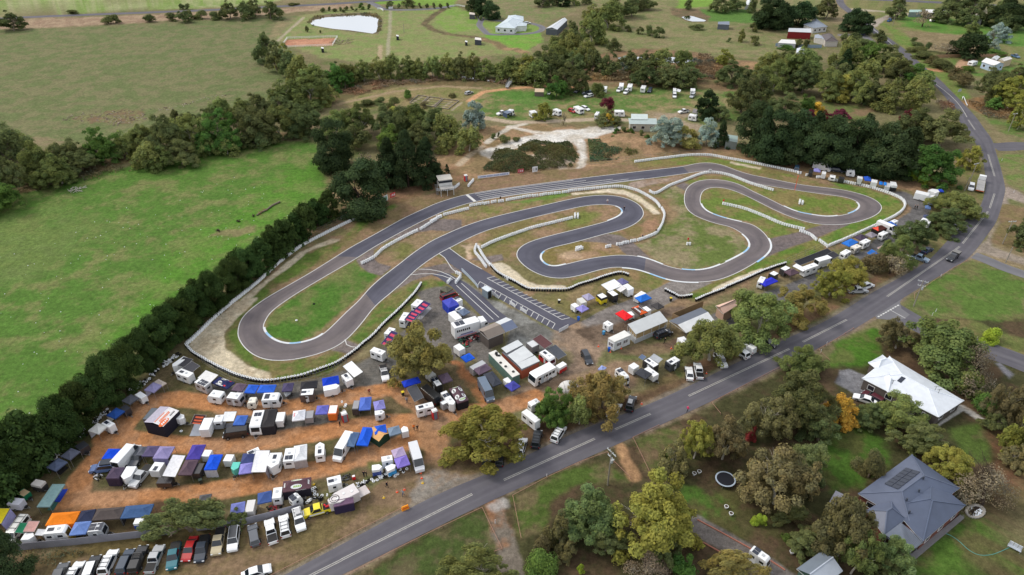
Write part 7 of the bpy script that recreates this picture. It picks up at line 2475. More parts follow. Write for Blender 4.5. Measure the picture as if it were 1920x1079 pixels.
for i,(x,y)in enumerate(CTR):
 k=1+i/24*.75
 w_,h_=22*k+random.uniform(-1.5,1.5),34*k+random.uniform(-5,5)
 tree('hedge',x-w_,y-h_*.85,x+w_,y+h_*.75,'in the long hedge beside the bright green paddock','cypress hedge trees',big=2 if i>6 else 1)
 if i%3==1 and i<24:
  x2,y2=(x+CTR[i+1][0])/2-7,(y+CTR[i+1][1])/2-5
  tree('hedge',x2-w_*.8,y2-h_*.75,x2+w_*.8,y2+h_*.6,'in the long hedge beside the bright green paddock','cypress hedge trees',big=1)
for x,y in((-5,862),(-30,905),(40,838)):
 tree('hedge',x-45,y-60,x+45,y+55,'in the long hedge beside the bright green paddock','cypress hedge trees',big=1)
trees('in the clump at the left edge between the two green paddocks','trees at the left edge','gumd -40,228,60,330;gum 30,262,110,345;gumd 95,258,160,320;grn 145,236,216,306;gum 60,295,130,352;gumd -30,290,40,372;grn -60,320,20,400;gum 0,240,60,300;gumd 110,280,180,330',fill=.3)
trees('in the belt left of the round dark pine','trees of the middle belt','gum 232,232,300,296;gumd 268,214,340,300;gum 318,212,392,288;grn 366,205,450,285;gumd 426,200,512,275;gum 480,196,562,262;gumd 530,192,604,254;gum 250,262,310,318;gumd 300,258,372,312;gum 372,250,440,290;gumd 440,240,500,276',fill=.45)
trees('in the dense belt behind the pines','trees of the middle belt','gum 596,204,662,262;gum 640,192,706,256;gumd 640,222,700,278;gumd 690,196,768,262;gum 740,192,812,258;gumd 788,200,852,266;gum 812,212,866,270;gumd 752,226,818,284;grn 706,232,756,284',fill=.45)
T1('blue',(864,188,914,246),'silvery blue wattle at the right end of the dense belt')
T1('gum',(852,234,906,286),'olive gum at the pale track right of the dense belt')
T1('gum',(812,250,850,286),'small olive gum beside the pines and pale track')
trees('in the diagonal belt below the riding arena','trees of the creek belt','gumd 474,62,522,118;gumd 490,76,538,132;gumd 512,86,560,142;gum 538,100,586,156;gum 556,118,618,172;gum 540,140,622,202;gumd 458,170,542,220;gum 396,180,472,228;gumd 318,205,402,244;gum 500,150,560,205;grn 606,118,650,168',fill=.45)
s_=[]
for i in range(14):
 x=632+i*25.5+random.uniform(-5,5)
 y=168-min(i,4)*3.5+max(0,i-9)*1.0
 h_=random.uniform(44,58)
 s_.append('%s %.0f,%.0f,%.0f,%.0f'%(random.choice(['gum','gum','gumd','gumy' if i==3 else 'gum']),x-19,y-h_,x+21,y-8))
trees('in the row along the reedy creek','trees of the creek belt',';'.join(s_),fill=.3)
trees('in the belt beside the white-roofed farm shed','trees of the farm belt','gum 955,100,1012,152;gumd 992,86,1062,150;gum 1014,78,1072,130;gum 1046,56,1096,112;gumd 1060,94,1162,142;gumd 1038,118,1102,172;gum 1078,72,1122,122;gum 1084,24,1138,82;gumd 1050,40,1092,92;gum 1110,4,1172,52;gumd 1140,-6,1202,34;gum 976,112,1030,160;gumy 1062,78,1086,112;gumd 1180,-10,1230,18',fill=.45)
trees('in the clump along the creek behind the campground','trees behind the campground','gumd 1162,94,1232,136;gum 1210,92,1262,132;gumdd 1192,112,1302,160;gum 1262,92,1304,130;gumdd 1240,118,1310,156',fill=.3)
T1('blue',(1160,102,1196,134),'silvery tree at the creek behind the campground')
T1('grn',(1022,142,1066,182),'bright green round tree on the campground')
T1('gumy',(1002,190,1040,226),'leaning yellow-green tree among the campground caravans')
T1('mar',(1127,182,1153,210),'maroon round tree on the campground')
T1('gumdd',(1116,205,1162,236),'dark bushy tree with yellow crown beside the motorhome')
T1('gold',(1130,212,1152,236),'small golden tree in front of the dark bushy one')
T1('gumd',(1080,148,1104,176),'small olive tree beside the grey rigs on the campground')
T1('gum',(1108,154,1136,182),'small light olive tree beside the truck camper')
T1('cyp',(1306,174,1346,224),'dark conical tree beside the campground annex')
T1('gumd',(1328,198,1372,230),'low dark tree right of the conical one')
T1('bare',(1050,214,1064,234),'bare shrub at the campground track')
T1('blue',(1218,216,1294,278),'large silvery blue wattle beside the cream hall')
T1('blue',(1304,220,1352,276),'second silvery blue wattle left of the dark conical pine')
T1('rus',(1254,234,1312,278),'yellow-brown tree between the two wattles')
T1('pine',(1338,228,1370,276),'slim dark pine right of the second wattle')
T1('gumy',(1338,92,1378,120),'bright yellow-green tree at the edge of the dry paddock')
trees('in the wood right of the campground','trees right of the campground','gumd 1344,112,1408,160;gumdd 1358,134,1434,212;gumd 1398,130,1452,192;gum 1412,96,1478,152;gumd 1440,92,1502,140;gum 1470,88,1546,150;gum 1424,112,1488,172;gumd 1476,116,1544,176;gum 1518,126,1592,186;gumd 1542,108,1600,160;gum 1572,130,1640,192;gum 1560,72,1616,128;grn 1596,78,1662,128;gumd 1636,84,1702,134;gum 1640,148,1702,206;gumd 1660,112,1724,166;gum 1690,144,1748,202;grn 1694,120,1752,166;gumd 1610,140,1670,196;pine 1566,95,1604,150;gum 1600,110,1650,160;gumd 1440,172,1504,222;grn 1494,176,1524,214',fill=.2)
trees('in the dark stand beyond the far hairpin','dark pines beyond the far hairpin','cyp 1386,196,1452,284;cyp 1418,212,1498,302;cyp 1464,216,1546,304;cyp 1514,222,1604,314;cyp 1568,228,1654,318;cyp 1618,238,1708,328;cyp 1440,240,1514,306;cyp 1540,246,1624,314;cyp 1600,254,1690,326;cyp 1650,266,1726,334;pine 1402,206,1462,298;pine 1500,212,1560,290;cyp 1680,240,1730,300;pine 1594,218,1650,296;pine 1470,210,1520,296')
T1('mar',(1504,204,1536,232),'maroon tree above the dark pines')
T1('mar',(1532,206,1560,230),'second maroon tree above the dark pines beside the golden one')
T1('mar',(1560,202,1592,222),'third maroon tree above the dark pines')
T1('gold',(1520,190,1546,216),'golden tree beside the maroon ones')
T1('mar',(1688,204,1716,236),'maroon tree near the glimpsed white roof')
T1('gumdd',(1678,200,1764,268),'dark tree left of the road curve')
T1('gumd',(1728,204,1818,278),'tall dark tree at the road curve')
T1('grn',(1704,268,1802,346),'large green tree right of the dark pines')
T1('gumy',(1798,272,1844,316),'yellow-green autumn tree at the road junction')
T1('rus',(1732,322,1784,350),'low russet bush tree at the dirt track')
T1('ybush',(1698,312,1742,344),'low green bush at the dirt track')
trees('among the houses at the top right','far trees at the top right','cyp 1416,-8,1480,52;cyp 1440,6,1522,52;gumd 1528,-8,1578,36;cyp 1580,18,1620,58;cyp 1596,26,1638,64;gumd 1634,56,1664,80;gumd 1662,2,1702,36;gumd 1762,6,1838,44;gumd 1832,-8,1900,40;cyp 1860,0,1930,52;gum 1810,40,1842,66;gumd 1868,24,1912,58;gumd 1676,-10,1700,10;gumd 1340,-10,1400,22;gumd 1400,-4,1424,24;gumd 1780,-10,1840,20;bush 1576,62,1590,78;grn 1460,82,1482,94;bush 1474,96,1492,112;gumd 1492,72,1520,90;bush 1594,62,1618,78;bush 1604,72,1636,88',fill=.3)
T1('bare',(1716,20,1752,48),'leafless mauve-grey tree near the far sheds')
T1('cyp',(1788,64,1850,108),'broad dark cypress in the paddock behind the cottage')
T1('bare',(1758,82,1796,106),'grey thin tree left of the broad dark cypress')
T1('blue',(1846,42,1892,78),'silvery tree beside the scrap heap')
T1('blue',(1856,72,1878,94),'small silvery tree near the scrap heap')
trees('on the grass strip right of the far road','roadside bushes','bush 1708,70,1722,80;bush 1708,78,1730,88;bush 1730,80,1748,98;bush 1706,86,1742,102;bush 1710,96,1752,114;brb 1734,106,1762,122;bush 1742,110,1790,134;brb 1776,126,1812,150;brb 1790,136,1830,166;bbush 1852,92,1880,106;bbush 1806,124,1836,138')
trees('right of the bend with the guard rail','trees at the guard rail bend','gumd 1826,128,1892,192;gumy 1864,142,1940,206;grn 1850,180,1884,208;gumy 1898,186,1940,244;gumd 1880,120,1940,165')
trees('beside the road below the far junction','trees beside the far road','gum 1660,108,1708,146;grn 1690,120,1740,158;gum 1700,134,1752,176')
trees('along the fence of the upper left paddock','trees along the far road','gumd -6,20,44,58;bush 128,18,148,28;bush 190,30,214,47;bush 208,28,228,46;bush 266,27,290,43;bush 306,25,332,41;gumd 324,17,358,43;bush 348,20,366,39;bush 364,20,392,37;bush 388,22,416,38;gumd 416,3,470,38;gumd 462,-2,520,34;bush 335,7,347,19;bush 346,7,358,19;bush 540,5,560,11')
trees('in the pine row beside the farmhouse drive','pines by the farmhouse','cyp 876,-8,904,18;cyp 890,-2,920,28;cyp 904,4,938,36')
trees('in the sparse planting behind the dam','small trees behind the dam','bush 600,15,610,24;bush 614,13,622,22;bush 622,16,632,23;bush 634,14,642,22;bush 645,12,653,21;bush 656,12,664,20;grn 671,5,684,18;bush 688,8,697,19;bush 640,18,648,24;bush 664,16,672,22;gumd 722,2,742,16;gumd 752,-6,776,12;bush 572,49,580,62;bush 598,57,604,63')
trees('in the young avenue by the farm driveway','young avenue trees',';'.join('bush %d,%d,%d,%d'%(744+k*13,7-k%2,752+k*13,17)for k in range(8))+';'+';'.join('bush %.0f,%.0f,%.0f,%.0f'%(872+k*4.3,10+k*3.4,879+k*4.3,20+k*3.4)for k in range(7)))
trees('standing alone in the dry paddock','paddock trees','gumd 1138,70,1164,96;gumd 1194,50,1210,64;gumd 1207,46,1226,66;gumd 1224,50,1250,70;gumd 1282,-2,1302,18;gumd 1168,47,1184,60;gum 1382,54,1400,78;gumd 1402,66,1426,84;bush 1362,71,1372,80;gumd 1402,42,1420,60;bush 1296,45,1324,58')
trees('at the top edge behind the farmhouse','trees at the top edge','gumd 1000,-10,1030,14;gumd 1022,-12,1056,12;cyp 1044,-8,1070,12;gum 1064,-10,1090,10;gumd 1090,-14,1112,8')
trees('on the mown bank by the old garden beds','shrubs by the garden beds','bbush 752,168,776,188;bush 700,182,728,198;bush 724,182,752,204;bush 670,186,704,202;brb 838,174,858,184;brb 784,190,806,204')
trees('on the dry mound near the pale track','shrubs on the dry mound','bbush 1148,240,1164,251;bush 1162,238,1178,250;bbush 1176,240,1190,252;bush 1196,244,1208,256;bbush 1208,252,1220,262;bush 1144,254,1156,263;bush 1158,262,1168,274;bush 920,250,932,262;bush 936,252,956,270;bush 932,248,938,258;bush 960,256,976,266;brb 1130,286,1146,300')
T1('pine',(832,308,844,326),'tiny conical tree behind the race control box')
def thicket(name,label,cr,q,h,m,dens,size,up=.5,cat='undergrowth',zf=True):
 P=np.array([(p.x,p.y)for p in ats(cr,q)])
 lo,hi=P.min(0),P.max(0)
 n=int((hi[0]-lo[0])*(hi[1]-lo[1])*dens)
 x,y=rng.uniform(lo[0],hi[0],n),rng.uniform(lo[1],hi[1],n)
 ins=np.zeros(n,bool)
 for i in range(len(P)):
  ax,ay=P[i]
  bx,by=P[(i+1)%len(P)]
  cnd=(ay>y)!=(by>y)
  if abs(by-ay)>1e-9:
   ins^=cnd&(x<(bx-ax)*(y-ay)/(by-ay)+ax)
 x,y=x[ins],y[ins]
 f=fbm(x,y,5.0,4,9)
 keep=f>.38
 x,y,f=x[keep],y[keep],f[keep]
 hh=h*(.35+1.3*np.clip(f-.38,0,.5)*2)
 z=hh*rng.random(len(x))**.4
 if zf:
  c=P.mean(0)
  near=np.nonzero((np.abs(GX-c[0])<45)&(np.abs(GY-c[1])<30))[0]
  if len(near):
   gx,gy,gz=GX[near],GY[near],GZ[near]
   for a in range(0,len(x),400):
    d=(gx[None]-x[a:a+400,None])**2+(gy[None]-y[a:a+400,None])**2
    z[a:a+400]+=gz[d.argmin(1)]
 n=len(x)
 nr=unit(n)*.8+np.array([0,0,up])
 nr/=np.linalg.norm(nr,axis=1)[:,None]
 g2=fbm(x,y,2.5,3,8)[:,None]
 t=np.clip(.6+.8*g2+rng.uniform(-.2,.2,(n,1))+(fbm(x,y,7,3,12)[:,None]-.5)*np.array([1.2,.4,-.3]),.2,2)
 me=leaf_mesh(name,np.stack([x,y,z],1),nr,size*rng.uniform(.6,1.4,n),t,m)
 o=tag(link(name,me),label,cat)
 return struct(o,'stuff')
thicket('bramble_thicket','dark green bramble thicket covering the mound above the start straight','s',[905,322,930,284,1000,268,1066,270,1086,298,1072,314,960,326],1.4,LM['dark_olive'],26,.22)
thicket('bramble_thicket','smaller dark thicket right of the pale washed-out track','s',[1106,304,1102,264,1124,268,1140,286,1195,288,1192,298],1.2,LM['dark_olive'],22,.22)
RD=leafmat('foliage_reed',(128,110,84))
thicket('reed_bed','brown reed bed along the creek behind the campground','c',[560,610,570,560,700,545,950,545,960,600,760,612],2.0,RD,6,.4,.1,'reeds',False)
thicket('reed_bed','tan reed bed right of the dark creek trees','c',[1300,590,1340,470,1400,430,1540,450,1590,560,1560,600],2.0,RD,5,.4,.1,'reeds',False)
thicket('reed_bed','russet reed bed beside the guard rail bend','d',[1490,770,1560,775,1840,830,1850,900,1640,890],1.6,RD,7,.3,.1,'reeds',False)
thicket('reed_bed','russet reed bed left of the road bend','d',[1250,770,1360,765,1410,830,1300,830],1.6,RD,7,.3,.1,'reeds',False)
thicket('reed_bed','brown reeds below the creek tree row','b',[640,690,900,610,1300,580,1880,610,1880,640,1500,600,1000,650,760,720],1.3,RD,5,.35,.1,'reeds',False)
thicket('scrub_strip','rough brown scrub below the grey sheet fence','A',[150,930,420,890,640,900,600,970,420,1020,200,1000],1.3,LM['brown'],14,.16)
thicket('scrub_strip','dry scrub at the foot of the left edge trees','e',[100,290,380,200,700,150,980,60,1180,140,900,240,500,310,160,380],1.2,LM['brown'],3,.3,.5,'undergrowth',False)
for q in([700,560,860,560,900,700,700,760],):
 pass
thicket('bank_scrub','dark rough scrub on the bank round the big white dam','5',[655,295,740,222,900,202,1100,186,1400,176,1560,192,1625,260,1605,400,1550,436,1572,350,1578,250,1540,221,1450,201,1300,199,1100,208,900,224,800,241,730,266,700,300,760,340,740,345,690,318],.9,LM['brown'],3.5,.35,.4,'undergrowth',False)
def specks(name,label,cat,cr,q,n,m,size,flat=.5):
 P=ats(cr,q)
 lo=[min(p[i]for p in P)for i in(0,1)]
 hi=[max(p[i]for p in P)for i in(0,1)]
 g=MB()
 R=random.Random(n)
 k=0
 while k<n:
  x,y=R.uniform(lo[0],hi[0]),R.uniform(lo[1],hi[1])
  ins=False
  for i in range(len(P)):
   a,b=P[i],P[(i+1)%len(P)]
   if(a.y>y)!=(b.y>y)and x<(b.x-a.x)*(y-a.y)/(b.y-a.y)+a.x:
    ins=not ins
  if not ins:
   k+=.05
   continue
  k+=1
  r=size*R.uniform(.5,1.5)
  a=R.random()*3
  L_=r*(1 if flat>.4 else R.uniform(1,4))
  mm=m[R.randrange(len(m))]
  g.hexa([(x-L_*math.cos(a)-r*math.sin(a),y-L_*math.sin(a)+r*math.cos(a),0),(x-L_*math.cos(a)+r*math.sin(a),y-L_*math.sin(a)-r*math.cos(a),0),(x+L_*math.cos(a)+r*math.sin(a),y+L_*math.sin(a)-r*math.cos(a),0),(x+L_*math.cos(a)-r*math.sin(a),y+L_*math.sin(a)+r*math.cos(a),0)],[(x-L_*.6,y,r),(x,y-r*.6,r*1.1),(x+L_*.6,y,r),(x,y+r*.6,r*1.1)],mm)
 struct(tag(g.obj(name),label,cat),'stuff')
specks('mushrooms','white mushrooms scattered over the bright green paddock','mushrooms','s',[0,480,250,380,480,320,560,420,420,510,300,600,180,700,60,780,0,780],170,[WHITE],.08)
specks('timber_litter','broken branches strewn over the edge of the upper left paddock','branches','a',[430,910,560,850,740,840,960,830,1180,880,900,950,760,920,560,905],230,[plain((86,70,58)),plain((140,128,112)),plain((108,90,76))],.16,.3)
specks('timber_litter','line of broken branches leading to the middle belt','branches','a',[1060,820,1300,800,1480,740,1800,690,1800,700,1500,760,1300,825,1080,830],70,[plain((92,76,62)),plain((144,134,118))],.16,.3)
# ================================================================ people and small things
def body_mesh(pose):
 def mk():
  if pose=='walk':
   J={'pel':(0,0,.93,.135),'che':(.03,0,1.28,.155),'nec':(.05,0,1.47,.06),'hed':(.07,0,1.60,.10),'top':(.075,0,1.72,.075),'nos':(.175,0,1.62,.025)}
   legs=(((.02,.09,.88,.09),(.16,.1,.5,.07),(.12,.1,.09,.045),(.27,.1,.05,.045)),((-.02,-.09,.88,.09),(-.04,-.1,.48,.07),(-.3,-.1,.14,.045),(-.2,-.1,.05,.045)))
   arms=(((.03,.2,1.40,.065),(-.1,.27,1.14,.05),(-.02,.28,.9,.038),(.02,.28,.82,.035)),((.03,-.2,1.40,.065),(.12,-.27,1.14,.05),(.28,-.25,.98,.038),(.34,-.24,.93,.035)))
  else:
   J={'pel':(0,0,.93,.135),'che':(.0,0,1.28,.155),'nec':(.0,0,1.47,.06),'hed':(.03,0,1.60,.10),'top':(.03,0,1.72,.075),'nos':(.13,0,1.62,.025)}
   legs=(((0,.09,.88,.09),(.03,.11,.5,.07),(0,.13,.09,.045),(.14,.14,.05,.045)),((0,-.09,.88,.09),(.02,-.11,.5,.07),(0,-.12,.09,.045),(.14,-.13,.05,.045)))
   arms=(((0,.2,1.40,.065),(-.03,.27,1.14,.05),(.1,.26,.92,.038),(.15,.25,.85,.035)),((0,-.2,1.40,.065),(-.02,-.28,1.14,.05),(.18,-.2,1.05,.038),(.25,-.16,1.05,.035)))
  v,e,r=[],[],[]
  def add(q,par=None):
   v.append(q[:3])
   r.append(q[3])
   if par is not None:
    e.append((par,len(v)-1))
   return len(v)-1
  p=add(J['pel'])
  c=add(J['che'],p)
  n=add(J['nec'],c)
  h=add(J['hed'],n)
  add(J['top'],h)
  add(J['nos'],h)
  for L_ in legs:
   k=p
   for q in L_:
    k=add(q,k)
  for A_ in arms:
   k=c
   for q in A_:
    k=add(q,k)
  me=bpy.data.meshes.new('skeleton')
  me.from_pydata(v,e,[])
  o=bpy.data.objects.new('skeleton',me)
  COL.objects.link(o)
  o.modifiers.new('skin','SKIN')
  for i,s in enumerate(me.skin_vertices[0].data):
   s.radius=(r[i],r[i])
   s.use_root=i==0
  sb=o.modifiers.new('sub','SUBSURF')
  sb.levels=1
  dg=bpy.context.evaluated_depsgraph_get()
  m=bpy.data.meshes.new_from_object(o.evaluated_get(dg))
  bpy.data.objects.remove(o)
  return m
 return cached(('body',pose),mk)
SKIN=plain((196,150,124))
HAIR=plain((60,44,34))
def person(cr,x,y,top,legs,label,pose='stand',rz=None):
 p=at(cr,x,y,0)
 me=body_mesh(pose).copy()
 me.name='person'
 me.materials.clear()
 for m in(fabric(top),fabric(legs),SKIN,HAIR,DARKP):
  me.materials.append(m)
 for f in me.polygons:
  z=f.center.z
  far=abs(f.center.y)>.2 or f.center.x>.2
  k=4 if z<.1 else 1 if z<.93 and abs(f.center.y)<.21 else 2 if z>1.46 or(z<.98 and abs(f.center.y)>=.21)else 0
  if z>1.64 and f.center.x<.09:
   k=3
  f.material_index=k
 me.polygons.foreach_set('use_smooth',[True]*len(me.polygons))
 o=link('person',me,None,p,random.random()*6.28 if rz is None else rz)
 tag(o,label,'person','people in the paddock')
person('C',345,420,(30,34,48),(28,30,40),'person in dark clothes walking on the grass below the tyre row','walk',-.6)
person('C',466,482,(150,158,172),(70,84,112),'person in grey top and blue trousers striding between the cones','walk',3.6)
person('F',318,478,(140,40,48),(60,56,60),'person in a red top at the bend of the orange drive')
person('F',818,882,(236,122,36),(40,40,48),'person in an orange vest at the junction','walk')
person('F',858,888,(34,34,40),(30,30,36),'person in dark clothes beside the orange vest','stand')
person('C',172,340,(34,36,44),(40,42,52),'person in dark clothes left of a pair by the blue awning trailer')
person('C',190,338,(46,40,40),(34,36,46),'person in brown at the blue awning trailer, right of the pair')
person('I',1110,778,(30,30,34),(30,30,34),'person in black on the dirt below the canteen','walk')
person('H',757,815,(52,44,48),(34,34,40),'person in dark clothes by the bus door')
person('H',704,892,(28,28,32),(28,28,34),'person in black standing in front of the bus')
person('H',793,856,(206,206,206),(60,60,66),'person in a pale top right of the bus door','walk')
person('L',46,932,(232,62,120),(36,38,46),'person in a bright pink jacket at the roadside','walk')
person('K',757,556,(26,26,30),(26,26,30),'left of two people in black on the turning loop','walk')
person('K',776,556,(30,28,30),(26,26,30),'right of two people in black on the turning loop','walk')
person('2',948,612,(24,24,28),(24,24,28),'person in black between track and white tyres on the start straight','walk')
person('Y',1306,392,(220,214,214),(150,120,120),'person in white walking on the upper hairpin','walk')
person('Y',1426,446,(26,26,32),(26,26,32),'person in black standing at the kerb of the upper hairpin')
person('g',976,712,(34,40,70),(30,32,44),'marshal in navy by the curved white barrier')
person('g',1079,672,(30,32,36),(30,32,36),'marshal in black at the bend of the curved white barrier')
person('E',1427,838,(40,40,44),(36,36,40),'person in dark grey beside the red toilet')
person('I',1282,822,(60,60,150),(40,44,70),'person in blue at the edge of the gum near the carport')
person('F',738,572,(150,150,160),(90,96,110),'person in grey crouched beside the flat dark awning')
def cone(cr,x,y,rgb,label):
 def mk():
  g=MB()
  m=plain(rgb)
  g.box((0,0,.02),(.4,.4,.04),m)
  g.cyl((0,0,.04),.15,.25,m,10,r2=.10)
  g.cyl((0,0,.29),.10,.13,WHITE,10,r2=.075)
  g.cyl((0,0,.42),.075,.25,m,10,r2=.02)
  return g.mesh('traffic_cone')
 tag(link('traffic_cone',cached(('cone',tuple(rgb)),mk),None,at(cr,x,y,0)),label,'cone','traffic cones')
for cr,x,y,c,l in[('C',598,312,0,'orange cone nearest the silver people carrier'),('C',605,350,0,'orange cone second from the silver people carrier'),('C',612,386,1,'yellow cone at the dirt entrance'),('C',475,436,0,'orange cone at the head of the striding person'),('C',420,454,0,'orange cone left of the striding person'),('C',320,496,1,'yellow cone alone on the verge grass'),('C',197,437,0,'orange cone beside the tyre row and grey ramp'),('S',1635,420,0,'orange cone on the verge right of the parked wagons'),('L',240,543,0,'orange cone right of the white ute with a black tray'),('I',443,810,0,'orange cone on the gravel left of the portable cabin'),('I',673,830,0,'orange cone in front of the portable cabin'),('I',562,866,0,'orange cone beside the blue bin by the portable cabin'),('I',1180,830,0,'orange cone on the dirt near the gum and carport'),('T',255,435,1,'yellow cone right of the plum printed canopy')]:
 cone(cr,x,y,(240,92,44)if c==0 else(236,196,36),l)
g=MB()
p=at('C',482,582)
o=thing('road_barrier','orange and yellow plastic barrier at the end of the verge rail','barrier',p,.5,'traffic cones')
g.hexa([(-.7,-.3,0),(.7,-.3,0),(.7,.3,0),(-.7,.3,0)],[(-.6,-.12,.9),(.6,-.12,.9),(.6,.12,.9),(-.6,.12,.9)],plain((240,150,30)))
g.obj('body',o,bevel=.04)
g=MB()
g.box((0,-.22,.5),(1.2,.03,.2),plain((236,84,40)))
g.obj('stripe',o)
def bin_(cr,x,y,rgb,lid,label):
 o=thing('wheelie_bin',label,'bin',at(cr,x,y),random.random()*3,'bins')
 g=MB()
 g.hexa([(-.22,-.24,.08),(.22,-.24,.08),(.22,.24,.08),(-.22,.24,.08)],[(-.28,-.3,1.0),(.28,-.3,1.0),(.28,.3,1.0),(-.28,.3,1.0)],plain(rgb))
 g.obj('body',o,bevel=.02)
 g=MB()
 g.box((0,0,1.04),(.62,.66,.08),plain(lid))
 g.obj('lid',o,bevel=.02)
 for s in(-1,1):
  g=MB()
  g.cyl((-.2,s*.26,.1),.1,.05,RUBBER,10,'y')
  g.obj('wheel',o)
bin_('I',240,545,(30,96,190),(26,84,176),'blue bin at the corner of the pit bays')
bin_('I',548,858,(30,90,190),(26,84,176),'blue bin beside the portable cabin')
bin_('I',494,690,(70,140,190),(86,156,200),'pale blue bin beside the white pop-top camper')
bin_('I',1172,350,(40,44,44),(216,188,50),'dark bin with yellow lid on the old asphalt')
bin_('F',694,490,(40,44,44),(226,200,40),'dark bin with yellow lid by the deep blue canopy')
bin_('U',1322,500,(46,42,42),(220,220,216),'dark bin with white lid on the grass near the grid')
bin_('B',232,388,(40,52,46),(46,60,52),'dark green bin below the plum canopy')
def loo(cr,x,y,label):
 o=thing('portable_toilet',label,'toilet',at(cr,x,y),-1.1,'portable toilets')
 g=MB()
 g.box((0,0,1.05),(1.1,1.1,2.1),plain((196,34,42)))
 g.obj('cabin',o,bevel=.03)
 g=MB()
 g.box((.56,0,1.05),(.04,.75,1.9),plain((120,126,140)))
 g.obj('door',o)
 g=MB()
 g.hexa([(-.58,-.58,2.1),(.58,-.58,2.1),(.58,.58,2.1),(-.58,.58,2.1)],[(-.4,-.45,2.32),(.4,-.45,2.32),(.4,.45,2.32),(-.4,.45,2.32)],plain((226,228,228)))
 g.obj('roof',o)
loo('E',1484,775,'red portable toilet beside the stacked tyres in the second row')
loo('F',1053,742,'red portable toilet in front of the black van block')
loo('f',1573,278,'red portable toilet right of the race control box')
for cr,q,n,lab in[('D',[1050,30,900,150,760,270,660,360,570,420,500,440],82,'tyre in the heap along the hedge behind the lilac canopy'),('D',[330,640,160,740,100,800,0,890],36,'tyre in the heap along the hedge behind the royal blue canopy'),('A',[640,20,500,100,420,190,330,270,240,350,140,420,60,500],80,'tyre in the heap along the hedge beside the charcoal canopies'),('T',[990,450,1100,430,1200,390,1300,340,1420,310,1540,290],40,'tyre in the long row behind the transporter trailer'),('T',[1620,290,1700,250,1790,215],8,'tyre in the short row below the violet canopy'),('T',[100,750,250,690,400,650,500,600],22,'tyre in the pile behind the yellow ute'),('T',[610,560,730,505],5,'tyre in the line beside the caravan with dark roof window'),('T',[285,480,265,590],6,'tyre in the stack right of the plum printed canopy'),('E',[1440,680,1468,580],6,'tyre stacked beside the red toilet in the second row')]:
 P=catmull(ats(cr,q),8)
 cum=[0]
 for a,b in zip(P[:-1],P[1:]):
  cum.append(cum[-1]+(b-a).length)
 for k in range(n):
  d=cum[-1]*random.random()
  i=max(j for j in range(len(cum))if cum[j]<=d)
  i=min(i,len(P)-2)
  p=P[i].lerp(P[i+1],(d-cum[i])/max(cum[i+1]-cum[i],1e-6))
  tyre((p.x+random.uniform(-.6,.6),p.y+random.uniform(-.5,.5),.32*random.choice((0,0,1))+(.22 if k%3==0 else 0)),random.random()<.5,lab,lab.replace('tyre in','tyres in').replace('tyre stacked','tyres stacked'),1.2 if k%3==0 else 0)
tyre(at('X',417,797),True,'white tyre lying on the infield grass of the near hairpin',None)
tyre(at('X',535,686),False,'black tyre lying on the infield grass of the near hairpin',None)
tyre(at('D',1078,895),True,'white tyre lying on the grass below the white pointed trailer',None)
def pole(cr,bx,by,tx,ty,label,arm=1,az=.5):
 b=at(cr,bx,by)
 X,Y=px(cr,tx,ty)
 v=(Y-539.5)/F
 t=b.y/(CP-v*SP)
 h=min(max(HC+t*(-SP-v*CP),5),12)
 o=thing('power_pole',label,'power pole',b,az,'power poles')
 g=MB()
 g.bar((0,0,0),(0,0,h),.16,plain((146,140,130)),8,.11)
 g.obj('pole',o)
 for k in range(arm):
  z=h-.3-k*1.3
  g=MB()
  g.box((0,.05,z),(2.4-.7*k,.12,.14),plain((186,190,190)))
  ca=g.obj('crossarm',o)
  for s in(-1.05,-.4,.4,1.05):
   g=MB()
   g.cyl((s*(1-.25*k),.05,z+.07),.07,.26,plain((206,212,216)),8,r2=.04)
   g.obj('insulator',ca)
 if arm>1:
  g=MB()
  g.cyl((.35,0,h-2.6),.24,.7,plain((176,180,182)),10)
  g.obj('transformer',o)
pole('N',694,425,705,180,'grey power pole with double crossarm beside the orange gravel driveway',2,-1.0)
pole('R',392,835,490,575,'greenish power pole at the mouth of the side street',2,-.5)
pole('h',1510,285,1568,145,'power pole beside the flatbed truck',1,.4)
pole('d',1800,985,1860,850,'power pole on the grass beyond the guard rail bend',1,.3)
pole('K',1568,872,1655,660,'power pole with crossarm left of the dark right edge tree',1,.1)
pole('R',1325,392,1495,250,'power pole between the two driveways at the right edge',0)
pole('K',1218,385,1222,265,'thin power pole left of the parked white car',0)
pole('6',965,45,975,0,'pale lamp post by the top road',1,.3)
pole('6',605,262,625,175,'power pole beside the bright blue ute',0)
pole('5',1905,430,1905,310,'thin pole in the paddock right of the long fence line',0)
def post(cr,x,y,label):
 def mk():
  g=MB()
  g.box((0,0,.5),(.14,.06,1.0),WHITE)
  g.box((0,-.035,.85),(.08,.02,.14),TAILL)
  return g.mesh('guide_post')
 tag(link('guide_post',cached('gpost',mk),None,at(cr,x,y),.5),label,'guide post','guide posts')
for cr,x,y,l in[('N',252,372,'white guide post at the road edge below the power pole'),('R',400,436,'white guide post left of the grey leafless bush'),('R',665,540,'white guide post on the reddish lawn rail'),('R',615,892,'white post at the culvert of the side street, upper of two'),('R',580,930,'white post at the culvert of the side street, lower of two'),('L',1453,256,'white guide post beside the leaning gum lawn'),('L',1395,335,'white guide post at the rail corner of the lawn'),('L',1208,96,'white guide post right of the pale-limbed gum'),('h',1840,365,'white guide post right of the road at the gravel turn-off'),('h',1750,128,'white guide post on the grass beyond the road junction'),('C',1158,690,'white marker post beside the rutted driveway')]:
 post(cr,x,y,l)
